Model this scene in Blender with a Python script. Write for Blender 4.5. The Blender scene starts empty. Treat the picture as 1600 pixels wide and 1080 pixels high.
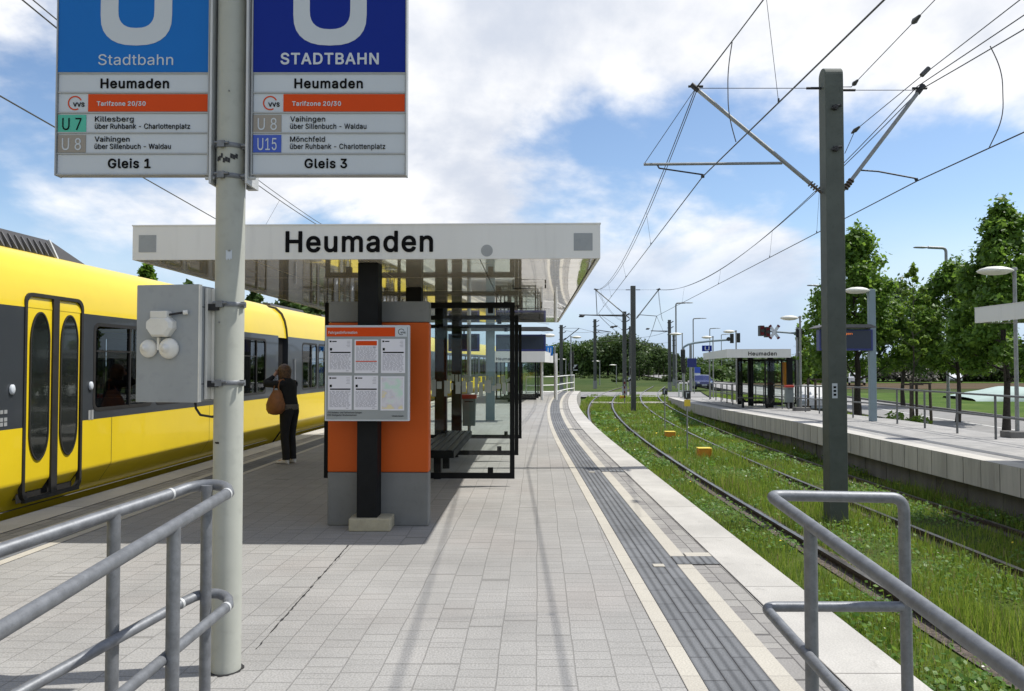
import bpy, math, random
import numpy as np
from mathutils import Vector, Matrix
R = math.radians
rnd = random.Random(7)
S = bpy.context.scene
COL = S.collection

# ------------------------------------------------------------------ camera, light, sky
F, CX, CY, PITCH, EYE = 1150.0, 800.0, 540.0, R(1.545), 1.6
cd = bpy.data.cameras.new('camera'); cam = bpy.data.objects.new('camera', cd); COL.objects.link(cam)
cd.sensor_width = 36.0; cd.lens = F / 1600 * 36; cd.clip_start = .05; cd.clip_end = 4000
cam.location = (0, 0, EYE); cam.rotation_euler = (R(90) + PITCH, 0, 0)
S.camera = cam

SUN_TO = Vector((.615, .09, 1.0)).normalized()
sd = bpy.data.lights.new('sun', 'SUN'); sun = bpy.data.objects.new('sun', sd); COL.objects.link(sun)
sd.energy = 5.0; sd.angle = R(.53); sd.color = (1, .965, .9)
sun.rotation_euler = SUN_TO.to_track_quat('Z', 'Y').to_euler(); sun.location = (20, 5, 40)

world = bpy.data.worlds.new('World'); S.world = world; world.use_nodes = True
wn, wl = world.node_tree.nodes, world.node_tree.links
wn.clear()
def W(t, **k):
    n = wn.new(t)
    for a, b in k.items(): setattr(n, a, b)
    return n
def wmath(op, a, b=None, c=None, clamp=False):
    n = W('ShaderNodeMath', operation=op, use_clamp=clamp)
    for i, v in enumerate((a, b, c)):
        if v is None: continue
        if isinstance(v, (int, float)): n.inputs[i].default_value = v
        else: wl.new(v, n.inputs[i])
    return n.outputs[0]
sky = W('ShaderNodeTexSky', sky_type='NISHITA', sun_disc=False)
sky.sun_elevation = math.asin(SUN_TO.z); sky.sun_rotation = math.atan2(SUN_TO.x, SUN_TO.y)
sky.air_density = 1.0; sky.dust_density = .6; sky.ozone_density = 3.0
tc = W('ShaderNodeTexCoord'); sep = W('ShaderNodeSeparateXYZ'); wl.new(tc.outputs['Generated'], sep.inputs[0])
zz = wmath('ADD', wmath('MAXIMUM', sep.outputs[2], 0.0), .42)
u = wmath('DIVIDE', sep.outputs[0], zz); v = wmath('DIVIDE', sep.outputs[1], zz)
cmb = W('ShaderNodeCombineXYZ'); wl.new(u, cmb.inputs[0]); wl.new(v, cmb.inputs[1]); cmb.inputs[2].default_value = 3.1
def wnoise(vec, scale, det, rough, dist, off=(0, 0, 0)):
    mp = W('ShaderNodeMapping'); wl.new(vec, mp.inputs[0]); mp.inputs['Location'].default_value = off
    n = W('ShaderNodeTexNoise'); wl.new(mp.outputs[0], n.inputs['Vector'])
    n.inputs['Scale'].default_value = scale; n.inputs['Detail'].default_value = det
    n.inputs['Roughness'].default_value = rough; n.inputs['Distortion'].default_value = dist
    return n.outputs[0]
CLOFF = (-3.1, 2.9, 0)
big = wnoise(cmb.outputs[0], 1.0, 2, .5, .2, CLOFF)
n1 = wnoise(cmb.outputs[0], 2.0, 12, .55, .15, CLOFF)
n2 = wnoise(cmb.outputs[0], 2.0, 12, .55, .15, (CLOFF[0] - .06, CLOFF[1] + .05, 0))
dens = wmath('ADD', wmath('MULTIPLY', n1, .72), wmath('MULTIPLY', big, .42))
def mr(val, a, b, c=0., d=1.):
    n = W('ShaderNodeMapRange', interpolation_type='SMOOTHSTEP'); wl.new(val, n.inputs[0])
    for i, q in enumerate((a, b, c, d)): n.inputs[i + 1].default_value = q
    return n.outputs[0]
cover = wmath('MULTIPLY', mr(dens, .455, .575), mr(sep.outputs[2], .42, .75, 1., .30))  # clouds thinned high overhead, out of view, to weaken the ambient light
low = mr(sep.outputs[2], .0, .20)             # clouds melt into pale air towards the horizon
cover = wmath('ADD', wmath('MULTIPLY', cover, low), wmath('MULTIPLY', wmath('SUBTRACT', 1., low), .80))
shade = mr(wmath('ADD', wmath('MULTIPLY', wmath('SUBTRACT', n1, n2), 2.2), wmath('MULTIPLY', n1, -.9)), -.78, -.25)
ccol = W('ShaderNodeMix', data_type='RGBA'); wl.new(shade, ccol.inputs[0])
ccol.inputs[6].default_value = (.63, .68, .78, 1); ccol.inputs[7].default_value = (1.02, 1.02, 1.03, 1)
bgs = W('ShaderNodeBackground'); wl.new(sky.outputs[0], bgs.inputs[0]); bgs.inputs[1].default_value = .15
hcol = W('ShaderNodeMix', data_type='RGBA'); wl.new(low, hcol.inputs[0]); hcol.inputs[6].default_value = (.43, .585, .83, 1); wl.new(ccol.outputs[2], hcol.inputs[7])
bgc = W('ShaderNodeBackground'); wl.new(hcol.outputs[2], bgc.inputs[0]); bgc.inputs[1].default_value = 1.0
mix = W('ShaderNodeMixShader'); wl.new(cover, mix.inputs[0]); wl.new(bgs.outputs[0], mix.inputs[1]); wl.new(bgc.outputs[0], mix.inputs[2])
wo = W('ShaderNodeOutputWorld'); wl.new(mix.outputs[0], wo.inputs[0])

S.view_settings.view_transform = 'Standard'; S.view_settings.look = 'None'
S.view_settings.exposure = 0.12; S.view_settings.gamma = 1.0
S.render.engine = 'CYCLES'
S.cycles.max_bounces = 8; S.cycles.transparent_max_bounces = 24

# ------------------------------------------------------------------ picture -> place
def ray(px, py):
    x, y = px - CX, CY - py
    c, s = math.cos(PITCH), math.sin(PITCH)
    return Vector((x, F * c - y * s, F * s + y * c))
def P(px, py, Y):
    r = ray(px, py); return Vector((0, 0, EYE)) + r * (Y / r.y)
def G(px, py, z):
    r = ray(px, py); return Vector((0, 0, EYE)) + r * ((z - EYE) / r.z)

# ------------------------------------------------------------------ mesh helpers
class MB:
    def __init__(s): s.v = []; s.f = []; s.m = []; s.sm = []
    def add(s, vs, fs, mi=0, smooth=False):
        o = len(s.v); s.v += [tuple(p) for p in vs]
        for f in fs: s.f.append(tuple(i + o for i in f)); s.m.append(mi); s.sm.append(smooth)
        return s
    def box(s, x0, x1, y0, y1, z0, z1, mi=0):
        v = [(x0, y0, z0), (x1, y0, z0), (x1, y1, z0), (x0, y1, z0), (x0, y0, z1), (x1, y0, z1), (x1, y1, z1), (x0, y1, z1)]
        return s.add(v, [(0, 3, 2, 1), (4, 5, 6, 7), (0, 1, 5, 4), (1, 2, 6, 5), (2, 3, 7, 6), (3, 0, 4, 7)], mi)
    def cbox(s, c, d, mi=0):
        return s.box(c[0] - d[0] / 2, c[0] + d[0] / 2, c[1] - d[1] / 2, c[1] + d[1] / 2, c[2] - d[2] / 2, c[2] + d[2] / 2, mi)
    def bar(s, p0, p1, w, h, up=(0, 0, 1), mi=0):
        p0, p1 = Vector(p0), Vector(p1); d = (p1 - p0).normalized()
        sd = d.cross(Vector(up))
        if sd.length < 1e-5: sd = d.cross(Vector((0, 1, 0)))
        sd.normalize(); u_ = sd.cross(d).normalized()
        v = []
        for p in (p0, p1):
            for a, b in ((-1, -1), (1, -1), (1, 1), (-1, 1)): v.append(p + sd * (a * w / 2) + u_ * (b * h / 2))
        return s.add(v, [(0, 1, 2, 3), (7, 6, 5, 4), (0, 4, 5, 1), (1, 5, 6, 2), (2, 6, 7, 3), (3, 7, 4, 0)], mi)
    def tube(s, pts, r, n=10, mi=0, caps=True):
        pts = [Vector(p) for p in pts]
        rs = r if isinstance(r, (list, tuple)) else [r] * len(pts)
        t0 = (pts[1] - pts[0]).normalized()
        ref = Vector((0, 0, 1)) if abs(t0.z) < .9 else Vector((0, 1, 0))
        a = t0.cross(ref).normalized(); v = []
        for i, p in enumerate(pts):
            if i == 0: t = t0
            elif i == len(pts) - 1: t = (pts[i] - pts[i - 1]).normalized()
            else: t = ((pts[i] - pts[i - 1]).normalized() + (pts[i + 1] - pts[i]).normalized()).normalized()
            a = (a - t * a.dot(t)).normalized(); b = t.cross(a)
            k = 1.0
            if 0 < i < len(pts) - 1:
                c = max(.5, t.dot((pts[i] - pts[i - 1]).normalized())); k = 1.0 if c > .97 else 1 / c ** .5
            for j in range(n):
                q = 2 * math.pi * j / n; v.append(p + (a * math.cos(q) + b * math.sin(q)) * rs[i] * k)
        f = []
        for i in range(len(pts) - 1):
            for j in range(n):
                k = (j + 1) % n; f.append((i * n + j, i * n + k, (i + 1) * n + k, (i + 1) * n + j))
        s.add(v, f, mi, True)
        if caps:
            m = len(pts) - 1
            s.add(v[:n], [tuple(range(n))[::-1]], mi); s.add(v[m * n:], [tuple(range(n))], mi)
        return s
    def cyl(s, p0, p1, r0, r1=None, n=14, mi=0): return s.tube([p0, p1], [r0, r0 if r1 is None else r1], n, mi)
    def lathe(s, prof, c, n=20, axis='Z', mi=0, smooth=True, sc=(1, 1)):
        v = []
        for r, h in prof:
            for j in range(n):
                q = 2 * math.pi * j / n; x, y = r * math.cos(q) * sc[0], r * math.sin(q) * sc[1]
                if axis == 'Z': p = (c[0] + x, c[1] + y, c[2] + h)
                elif axis == 'Y': p = (c[0] + x, c[1] + h, c[2] + y)
                else: p = (c[0] + h, c[1] + x, c[2] + y)
                v.append(p)
        f = [(i * n + j, i * n + (j + 1) % n, (i + 1) * n + (j + 1) % n, (i + 1) * n + j) for i in range(len(prof) - 1) for j in range(n)]
        s.add(v, f, mi, smooth)
        if prof[0][0] > 1e-4: s.add(v[:n], [tuple(range(n))[::-1]], mi)
        if prof[-1][0] > 1e-4: s.add(v[-n:], [tuple(range(n))], mi)
        return s
    def prism(s, poly, ext, mi=0):
        n = len(poly); poly = [Vector(p) for p in poly]; e = Vector(ext)
        v = poly + [p + e for p in poly]
        f = [tuple(range(n)), tuple(range(n, 2 * n))[::-1]] + [(i, i + n, (i + 1) % n + n, (i + 1) % n) for i in range(n)]
        return s.add(v, f, mi)
    def loft(s, rings, mi=0, smooth=True, closed=True, caps=True):
        n = len(rings[0]); v = [p for r in rings for p in r]; f = []
        for i in range(len(rings) - 1):
            for j in range(n if closed else n - 1):
                k = (j + 1) % n; f.append((i * n + j, i * n + k, (i + 1) * n + k, (i + 1) * n + j))
        s.add(v, f, mi, smooth)
        if caps and closed:
            s.add(rings[0], [tuple(range(n))[::-1]], mi); s.add(rings[-1], [tuple(range(n))], mi)
        return s
    def build(s, name, mats, parent=None, local=False, bevel=0, fix=True, merge=False):
        off = Vector((0, 0, 0))
        if parent and not local:
            q = parent
            while q: off += q.location; q = q.parent
        me = bpy.data.meshes.new(name)
        me.from_pydata([(p[0] - off.x, p[1] - off.y, p[2] - off.z) for p in s.v], [], s.f)
        for m in (mats if isinstance(mats, (list, tuple)) else [mats]): me.materials.append(m)
        me.polygons.foreach_set('material_index', s.m); me.polygons.foreach_set('use_smooth', s.sm)
        if fix or merge:
            import bmesh
            bm = bmesh.new(); bm.from_mesh(me)
            if merge: bmesh.ops.remove_doubles(bm, verts=bm.verts, dist=.0005)
            bmesh.ops.recalc_face_normals(bm, faces=bm.faces); bm.to_mesh(me); bm.free()
        o = bpy.data.objects.new(name, me); COL.objects.link(o)
        if parent: o.parent = parent
        if bevel:
            b = o.modifiers.new('bevel', 'BEVEL'); b.width = bevel; b.segments = 2; b.limit_method = 'ANGLE'; b.angle_limit = R(40)
        return o
def npmesh(name, V, Fc, mat, parent=None, smooth=False, off=None):
    me = bpy.data.meshes.new(name); k = Fc.shape[1]
    if off is not None: V = V - np.array(off)
    me.vertices.add(len(V)); me.vertices.foreach_set('co', V.astype(np.float32).ravel())
    me.loops.add(Fc.size); me.loops.foreach_set('vertex_index', Fc.astype(np.int32).ravel())
    me.polygons.add(len(Fc)); me.polygons.foreach_set('loop_start', np.arange(0, Fc.size, k, dtype=np.int32))
    me.polygons.foreach_set('loop_total', np.full(len(Fc), k, np.int32))
    me.update(); me.materials.append(mat)
    o = bpy.data.objects.new(name, me); COL.objects.link(o)
    if parent: o.parent = parent
    return o
def thing(name, label, cat, loc=(0, 0, 0), rz=0, group=None):
    o = bpy.data.objects.new(name, None); COL.objects.link(o); o.empty_display_size = .2
    o.location = loc; o.rotation_euler = (0, 0, rz); tag(o, label, cat, group); return o
def tag(o, label, cat, group=None):
    o['label'] = label; o['category'] = cat
    if group: o['group'] = group
    return o
def struct(o): o['kind'] = 'structure'; return o
def stuff(o, label=None, cat=None):
    o['kind'] = 'stuff'
    if label: o['label'] = label; o['category'] = cat
    return o
def copy_tree(o, loc=None, rz=None, label=None, scale=None, parent=None):
    c = o.copy(); COL.objects.link(c)
    if parent: c.parent = parent
    if loc is not None: c.location = loc
    if rz is not None: c.rotation_euler = (0, 0, rz)
    if label: c['label'] = label
    if scale: c.scale = scale if isinstance(scale, (tuple, list)) else (scale,) * 3
    for ch in list(o.children): copy_tree(ch, parent=c)
    return c
# letter outlines (thousandths of an em): letter, advance, closed contours
_GL = """-453:337,243 338,193 335,188 119,188 114,191 114,239 117,244|
/249:233,531 229,511 72,-73 67,-76 17,-76 15,-73 17,-65 177,529 183,532|
0453:325,482 359,445 382,401 400,331 404,279 402,197 400,177 383,111 359,62 321,23 279,1 251,-4 217,-6 175,1 133,23 108,47 95,63 69,115 52,181 48,243 52,327 69,393 98,451 132,485 173,507 225,516 269,510 283,506;292,433 259,454 227,460 193,453 166,437 157,428 141,405 123,363 112,311 110,279 112,197 123,145 141,103 162,75 191,57 199,55 227,50 253,54 286,71 313,103 331,149 340,191 344,243 340,317 329,367 313,405|
1453:275,507 276,57 281,54 389,54 392,49 392,3 387,0 79,0 76,5 76,49 79,54 207,54 211,55 212,59 212,445 209,447 205,445 89,360 86,365 87,427 197,507|
2453:338,473 361,445 376,411 380,385 380,359 371,319 357,291 328,249 272,185 174,83 154,59 159,56 387,56 390,51 389,1 65,1 65,48 280,279 311,327 318,347 320,365 317,397 307,419 293,436 273,449 249,457 219,460 197,457 177,449 151,430 141,415 133,397 127,363 69,362 66,367 70,401 87,443 114,475 139,493 185,512 229,516 267,511 305,497|
3453:371,507 371,460 222,291 225,288 265,288 309,275 345,252 371,222 387,185 393,145 387,103 375,76 368,63 340,33 309,12 269,-1 235,-6 199,-6 177,-4 136,9 96,31 69,58 51,97 45,131 107,132 125,88 155,65 191,52 211,50 245,52 275,61 296,73 314,91 326,119 328,161 315,197 299,217 279,231 243,244 207,248 163,248 158,251 159,302 286,445 287,451 73,452 70,457 70,505 75,508|
5453:365,507 366,457 363,452 151,451 134,305 137,302 153,313 179,325 207,332 235,334 263,330 293,321 319,307 345,285 363,261 379,231 390,185 391,163 386,119 369,77 343,41 311,16 267,-1 233,-6 207,-6 177,-1 141,11 111,30 83,61 67,93 61,129 119,130 123,125 127,109 137,90 155,72 169,63 195,53 211,50 247,52 278,65 301,86 313,102 324,131 328,167 319,207 311,225 299,242 275,261 247,273 211,276 175,270 161,266 127,246 69,253 68,267 96,505 101,508|
7453:391,507 391,449 166,3 161,0 100,1 100,7 323,449 319,452 65,452 62,457 63,507|
8453:337,477 361,449 377,417 382,383 380,363 375,341 358,307 334,283 304,269 302,265 327,256 353,240 371,222 387,195 397,165 400,147 400,125 395,97 377,61 358,39 317,11 275,-2 241,-6 209,-6 177,-2 137,11 103,32 76,59 56,99 52,133 54,163 69,201 82,221 104,243 129,257 152,265 151,268 116,285 93,308 78,337 70,379 77,421 91,451 113,476 147,498 187,512 223,516 267,512 305,498;310,203 283,223 243,234 209,234 167,221 140,201 131,189 119,163 116,129 121,109 131,89 145,74 167,60 209,50 259,52 281,59 299,69 323,91 333,113 337,139 333,165 321,189;296,435 275,449 249,458 229,460 201,457 182,451 163,439 145,419 134,389 136,351 145,331 165,309 181,299 201,292 219,290 251,292 271,299 287,309 307,331 315,349 318,363 315,401 307,421|
A480:275,507 461,1 395,1 343,141 139,142 135,141 131,131 85,1 19,1 18,5 23,19 199,504 205,508;239,451 236,449 197,321 156,201 161,198 321,198 323,201 291,291|
B456:359,469 381,441 393,411 398,379 396,347 387,321 373,301 357,287 321,270 316,265 321,261 339,257 365,244 385,227 405,195 414,173 418,133 413,101 399,67 377,39 355,25 345,19 301,4 255,0 61,1 61,507 255,508 277,506 329,491;327,203 303,219 281,227 265,230 127,229 127,57 243,56 295,63 328,79 349,105 355,137 351,163 341,185;313,429 283,445 245,452 127,451 127,285 233,284 253,286 285,295 308,309 327,334 333,349 336,369 329,403|
C510:427,447 447,419 463,385 472,353 471,349 467,348 409,349 401,373 388,397 356,429 315,449 269,456 233,452 221,449 183,431 150,403 125,363 108,311 104,239 109,195 129,139 150,107 181,78 191,73 225,59 255,54 277,54 317,61 357,81 387,112 407,157 411,160 467,160 472,157 463,125 445,87 430,65 406,41 379,23 341,5 307,-4 257,-6 209,0 151,25 104,63 73,111 49,177 46,191 40,259 48,329 69,389 91,425 106,447 149,483 203,507 263,516 303,514 347,501 377,487 401,471|
D502:399,441 433,391 455,329 462,261 455,181 433,119 401,72 351,31 291,8 223,0 61,1 61,507 237,508 291,502 353,477;353,400 321,427 275,446 225,452 127,451 127,57 211,56 271,63 318,81 347,104 361,121 379,149 393,195 399,255 394,313 379,361|
F410:369,507 370,457 367,452 127,451 127,279 343,278 346,273 346,223 341,220 127,219 126,3 121,0 61,1 61,507|
G520:429,445 449,415 465,383 473,351 469,348 409,349 387,394 363,420 355,427 315,447 261,456 221,449 183,431 148,401 125,363 108,311 104,271 104,237 108,197 125,147 152,105 183,77 225,59 257,54 285,54 309,57 345,71 374,93 399,131 409,159 414,191 413,197 409,198 285,199 285,255 475,256 478,251 478,197 472,143 451,90 419,50 378,19 325,0 281,-6 257,-6 209,0 147,27 102,67 69,116 46,183 40,249 46,325 67,388 101,441 139,476 165,491 201,507 263,516 301,514 351,499 373,489 403,469|
H517:457,507 457,1 397,0 392,3 391,231 131,232 127,231 126,227 126,3 121,0 61,1 61,507 121,508 126,505 127,289 387,288 391,289 392,293 392,505 397,508|
K467:443,507 432,491 244,289 441,11 446,1 377,0 371,2 205,236 197,243 127,169 125,1 61,1 61,507 121,508 126,505 125,246 188,319 361,506 367,508|
M628:567,507 567,1 509,0 504,3 505,424 455,289 343,3 339,0 291,0 285,3 229,143 171,289 121,426 122,3 117,0 61,1 61,507 147,508 153,505 277,187 315,78 353,189 475,505 481,508|
N523:463,507 463,1 387,1 199,295 121,425 126,287 126,3 121,0 61,1 61,507 137,507 343,183 401,86 400,505 405,508|
R449:367,465 387,437 405,395 408,369 406,311 387,267 368,241 333,217 317,212 315,209 423,9 426,1 353,1 249,194 243,198 127,197 126,3 121,0 61,1 61,507 253,508 277,506 333,489;319,425 299,439 267,450 241,452 127,451 127,255 229,254 255,256 297,267 319,281 335,303 344,339 341,383 331,409|
S447:353,474 377,450 393,417 400,385 397,378 339,378 325,414 301,437 265,454 237,458 209,458 171,449 146,435 129,418 119,399 116,367 119,353 131,335 149,319 195,299 313,263 357,239 372,227 395,197 406,169 408,133 402,95 385,62 357,32 323,11 281,-3 243,-8 207,-8 171,-4 127,10 93,30 65,59 47,95 40,135 101,136 105,131 111,109 119,95 126,85 143,71 167,59 193,52 241,50 287,61 311,74 328,91 335,103 341,115 346,141 341,161 333,178 299,203 241,223 185,239 131,259 87,288 61,325 58,335 52,373 60,419 75,448 106,479 137,497 183,512 223,516 273,512 317,497|
T449:417,507 418,457 415,452 263,452 258,449 258,3 253,0 197,0 194,5 194,449 189,452 35,452 32,457 32,505 37,508|
U517:457,507 458,175 451,125 433,81 403,43 384,29 363,15 317,-1 253,-8 203,-2 155,15 115,42 89,74 71,113 64,135 60,169 61,507 119,508 124,505 124,175 129,143 137,123 160,87 183,71 221,56 263,52 299,57 335,71 357,87 377,113 389,145 394,183 394,505 399,508|
V480:460,507 455,487 279,3 273,0 205,1 33,463 18,507 79,508 85,505 193,203 241,58 245,65 289,203 393,504 399,508|
W686:668,507 665,491 529,1 459,0 454,3 373,305 343,427 340,423 313,305 231,5 225,0 155,1 21,491 18,507 77,508 83,505 157,219 193,69 196,73 229,215 307,507 375,508 381,505 457,215 490,73 493,70 602,505 607,508|
a389:304,345 321,321 331,295 338,249 337,1 279,1 278,47 275,52 268,47 251,25 215,1 191,-6 175,-8 129,-6 95,5 72,19 49,44 38,65 34,77 30,105 37,145 45,163 56,177 79,193 127,211 231,226 265,235 273,243 276,259 274,277 267,297 258,309 241,321 219,329 175,330 153,323 119,302 99,275 44,291 57,322 79,346 105,364 135,375 181,384 239,379 287,359;275,188 243,178 137,160 119,151 102,137 95,123 92,99 101,75 113,62 127,54 161,46 199,48 228,59 254,81 263,93 271,113 276,137|
b424:339,338 371,289 386,243 390,195 385,133 369,83 346,45 313,17 275,-1 221,-8 199,-5 171,5 139,30 119,57 115,58 112,53 111,1 55,1 55,507 109,508 114,505 115,320 119,320 138,347 169,371 199,381 221,384 275,377 313,361;298,293 280,311 253,325 221,330 191,326 158,309 139,289 125,261 114,211 114,167 123,123 140,87 162,65 189,51 231,48 253,51 278,65 300,87 317,121 326,153 328,181 326,225 317,257|
c396:309,352 341,319 360,277 304,263 289,289 277,304 269,311 245,324 209,330 175,325 147,311 140,305 123,285 109,259 98,221 96,195 98,155 107,121 123,90 146,65 175,51 209,46 249,54 269,65 280,75 291,89 303,113 307,116 359,103 361,97 351,73 340,55 307,22 261,-1 203,-8 157,-1 117,17 80,49 59,81 40,133 34,183 38,231 41,245 59,295 80,327 107,352 125,364 159,378 205,384 257,378|
d424:371,507 371,1 315,1 314,53 311,58 304,55 287,31 254,5 225,-6 193,-8 161,-4 149,-1 111,17 78,47 57,81 38,137 34,183 38,241 59,299 80,333 113,361 149,377 191,384 225,382 253,373 285,348 305,320 311,319 312,505 317,508;282,293 262,313 237,325 207,330 175,326 148,313 126,291 107,257 98,223 96,197 98,155 105,131 126,85 146,65 173,51 193,48 233,50 259,62 283,84 299,115 310,153 312,181 310,227 301,259|
e404:319,341 341,316 357,281 368,243 372,189 371,169 103,168 98,165 98,151 111,105 126,83 149,63 177,51 213,46 253,53 285,73 303,101 309,104 364,91 353,63 335,39 311,19 279,3 247,-6 209,-8 161,-2 117,17 80,49 59,81 40,133 34,183 38,239 55,289 80,327 111,356 157,378 203,384 237,382 285,366;280,297 263,313 239,325 209,330 171,325 147,313 125,294 109,269 98,237 98,223 103,220 305,220 308,223 308,235 299,265|
f254:242,521 227,470 195,474 171,469 154,459 145,441 142,421 143,379 227,377 228,329 223,326 147,326 142,323 142,3 137,0 85,0 82,5 82,323 77,326 7,327 6,375 11,378 81,379 82,447 85,463 98,489 115,506 129,515 155,525 183,530 219,528|
g425:371,377 372,-13 367,-53 349,-91 325,-116 303,-129 287,-137 249,-148 225,-150 167,-148 133,-139 103,-125 87,-114 64,-91 53,-71 55,-67 99,-43 104,-45 125,-68 152,-87 181,-96 221,-96 247,-92 283,-74 299,-53 306,-39 312,-3 312,65 309,68 305,66 287,41 253,17 213,6 181,6 151,11 111,29 81,52 55,91 45,119 38,139 34,183 38,243 59,299 78,329 99,350 113,361 151,377 207,384 227,382 253,373 284,349 311,318 314,323 315,377;282,295 265,311 237,325 203,330 169,324 144,311 125,291 109,261 98,225 96,199 98,159 109,125 117,109 124,97 145,77 175,62 193,60 235,62 263,75 286,97 301,125 309,155 312,201 310,229 303,253 298,269|
h410:321,349 341,321 354,283 358,235 357,1 301,0 296,3 296,237 288,279 273,304 245,323 219,328 197,328 167,319 145,306 127,283 117,255 114,231 114,3 109,0 55,1 55,507 109,508 114,505 115,318 126,335 153,362 191,380 225,384 263,380 295,369|
i167:113,377 114,3 109,0 57,0 54,5 54,375 59,378;113,512 123,499 126,483 123,469 114,455 101,447 77,444 63,449 52,457 45,467 42,491 45,500 57,514 69,521 85,524 99,521|
k381:355,377 313,330 230,247 203,215 369,1 299,0 293,2 155,176 147,172 114,139 113,1 55,1 55,507 109,508 114,505 114,217 117,212 125,216 282,377|
l189:113,507 114,81 121,63 129,55 143,52 167,54 170,51 180,5 179,3 159,-2 105,2 78,17 59,47 54,73 54,505 59,508|
m610:519,356 541,327 554,293 558,251 557,1 501,0 496,3 496,255 492,281 487,293 471,314 449,325 421,330 395,328 372,319 349,296 339,271 336,257 335,1 279,0 274,3 274,261 270,285 251,312 229,325 201,330 171,325 142,309 127,289 117,265 114,243 114,3 109,0 55,1 55,377 111,377 113,314 129,342 148,361 175,377 211,386 257,379 285,362 309,332 317,313 334,339 354,359 383,375 411,384 443,386 467,383 501,369|
n410:321,349 341,321 354,283 358,235 357,1 301,0 296,3 296,237 288,279 273,304 245,323 219,328 197,328 167,319 145,306 127,283 117,255 114,231 114,3 109,0 55,1 55,377 111,377 113,314 126,335 153,362 191,380 225,384 263,380 295,369|
o415:329,334 359,291 371,257 378,229 381,187 375,131 359,85 335,49 299,17 263,1 245,-4 211,-8 171,-4 157,-1 117,17 80,49 59,81 41,131 38,145 34,191 40,243 55,288 79,325 107,352 128,365 157,377 205,384 263,375 299,359;290,289 268,311 245,324 205,330 175,325 147,311 123,285 109,259 98,221 96,195 98,155 107,121 115,105 124,89 147,65 175,51 189,48 209,46 239,50 268,65 293,91 308,119 316,151 319,187 316,225 307,257|
p424:339,338 370,293 386,243 390,195 386,135 369,83 363,73 346,45 313,17 275,-1 233,-8 201,-6 173,5 139,30 119,57 115,57 114,-141 109,-144 55,-143 55,377 111,377 112,323 115,318 138,347 169,371 199,381 221,384 275,377 313,361;298,293 280,311 253,325 221,330 191,326 158,309 139,289 125,261 114,211 114,167 123,123 140,87 162,65 189,51 231,48 253,51 278,65 300,87 317,121 326,153 328,181 326,225 317,257|
r259:243,383 243,323 201,326 165,317 141,302 126,283 117,261 114,241 114,3 109,0 57,0 54,5 54,375 59,378 111,377 112,325 115,322 130,347 157,370 179,379 203,384|
s365:299,339 319,303 322,293 319,289 269,279 257,300 241,317 219,328 197,332 175,332 157,329 130,315 115,299 110,283 110,269 113,257 122,245 139,234 271,195 306,171 325,141 331,107 325,73 313,49 287,22 265,9 221,-6 191,-8 149,-6 113,3 83,19 60,41 47,61 37,91 40,95 93,105 105,80 127,59 153,48 191,46 219,51 243,62 261,81 268,107 265,121 259,130 237,147 147,171 107,185 70,211 53,239 48,267 51,303 65,331 88,355 119,371 153,382 179,384 221,382 255,371 278,359|
t227:125,469 127,379 199,378 204,375 203,327 131,326 127,325 126,321 126,93 128,77 135,62 151,53 181,50 201,53 212,5 207,1 189,-4 163,-4 124,3 92,21 73,51 66,87 66,323 63,326 11,326 6,329 7,377 61,378 66,381 67,469|
u410:357,377 357,1 299,1 297,66 284,45 257,17 223,1 195,-4 167,-4 147,-1 113,13 87,34 71,57 56,99 54,123 55,377 109,378 114,375 114,141 119,107 136,77 157,61 173,54 203,50 223,52 241,59 267,76 283,97 293,123 296,147 296,375 301,378|
v389:368,377 361,353 227,3 221,0 163,1 21,369 20,377 79,378 85,375 165,155 195,65 227,163 304,375 309,378|
z380:333,377 333,330 126,59 131,56 337,56 340,51 339,1 43,1 43,48 253,319 249,322 51,322 48,327 49,377|
ß441:291,484 311,463 327,431 332,391 325,351 291,295 286,277 288,257 295,244 308,231 367,182 391,151 402,117 399,68 385,41 367,22 341,7 307,-4 259,-6 211,0 167,19 167,27 187,72 237,52 257,50 295,52 321,65 336,79 342,105 339,123 330,139 253,206 237,225 227,245 224,261 225,293 231,307 261,349 270,377 272,391 265,421 249,442 225,455 191,458 167,454 147,440 138,429 127,403 122,367 122,3 117,0 63,0 60,5 60,363 71,430 100,477 139,503 149,507 195,516 219,514 259,503|
ö415:329,334 359,291 371,257 378,229 381,187 375,131 359,85 335,49 299,17 263,1 245,-4 211,-8 171,-4 157,-1 117,17 80,49 59,81 41,131 38,145 34,191 40,243 55,288 79,325 107,352 128,365 157,377 205,384 263,375 299,359;290,289 268,311 245,324 205,330 175,325 147,311 123,285 109,259 98,221 96,195 98,155 107,121 115,105 124,89 147,65 175,51 189,48 209,46 239,50 268,65 293,91 308,119 316,151 319,187 316,225 307,257;163,512 173,499 176,483 173,469 164,455 143,444 127,445 111,452 99,467 96,477 97,493 106,511 119,519 131,522 145,521;307,512 317,499 320,483 317,469 308,455 287,444 271,445 255,452 243,467 240,477 241,493 250,511 263,519 275,522 289,521|
ü410:357,377 357,1 299,1 297,66 284,45 257,17 223,1 195,-4 167,-4 147,-1 113,13 87,34 71,57 56,99 54,123 55,377 109,378 114,375 114,141 119,107 136,77 157,61 173,54 203,50 223,52 241,59 267,76 283,97 293,123 296,147 296,375 301,378;161,512 169,499 173,483 169,467 161,454 143,445 129,444 117,447 103,456 96,469 94,489 104,511 117,519 129,522 143,521;306,511 313,499 317,483 313,467 305,455 287,445 271,444 259,448 248,455 239,469 236,483 239,498 250,513 267,521 283,522 293,519"""
GLY = {}
for e_ in _GL.replace('\n', '').split('|'):
    head_, _, body__ = e_[1:].partition(':')
    GLY[e_[0]] = (int(head_) / 1000, [[tuple(int(q_) / 1000 for q_ in p_.split(',')) for p_ in c_.split(' ')] for c_ in body__.split(';')])
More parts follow.
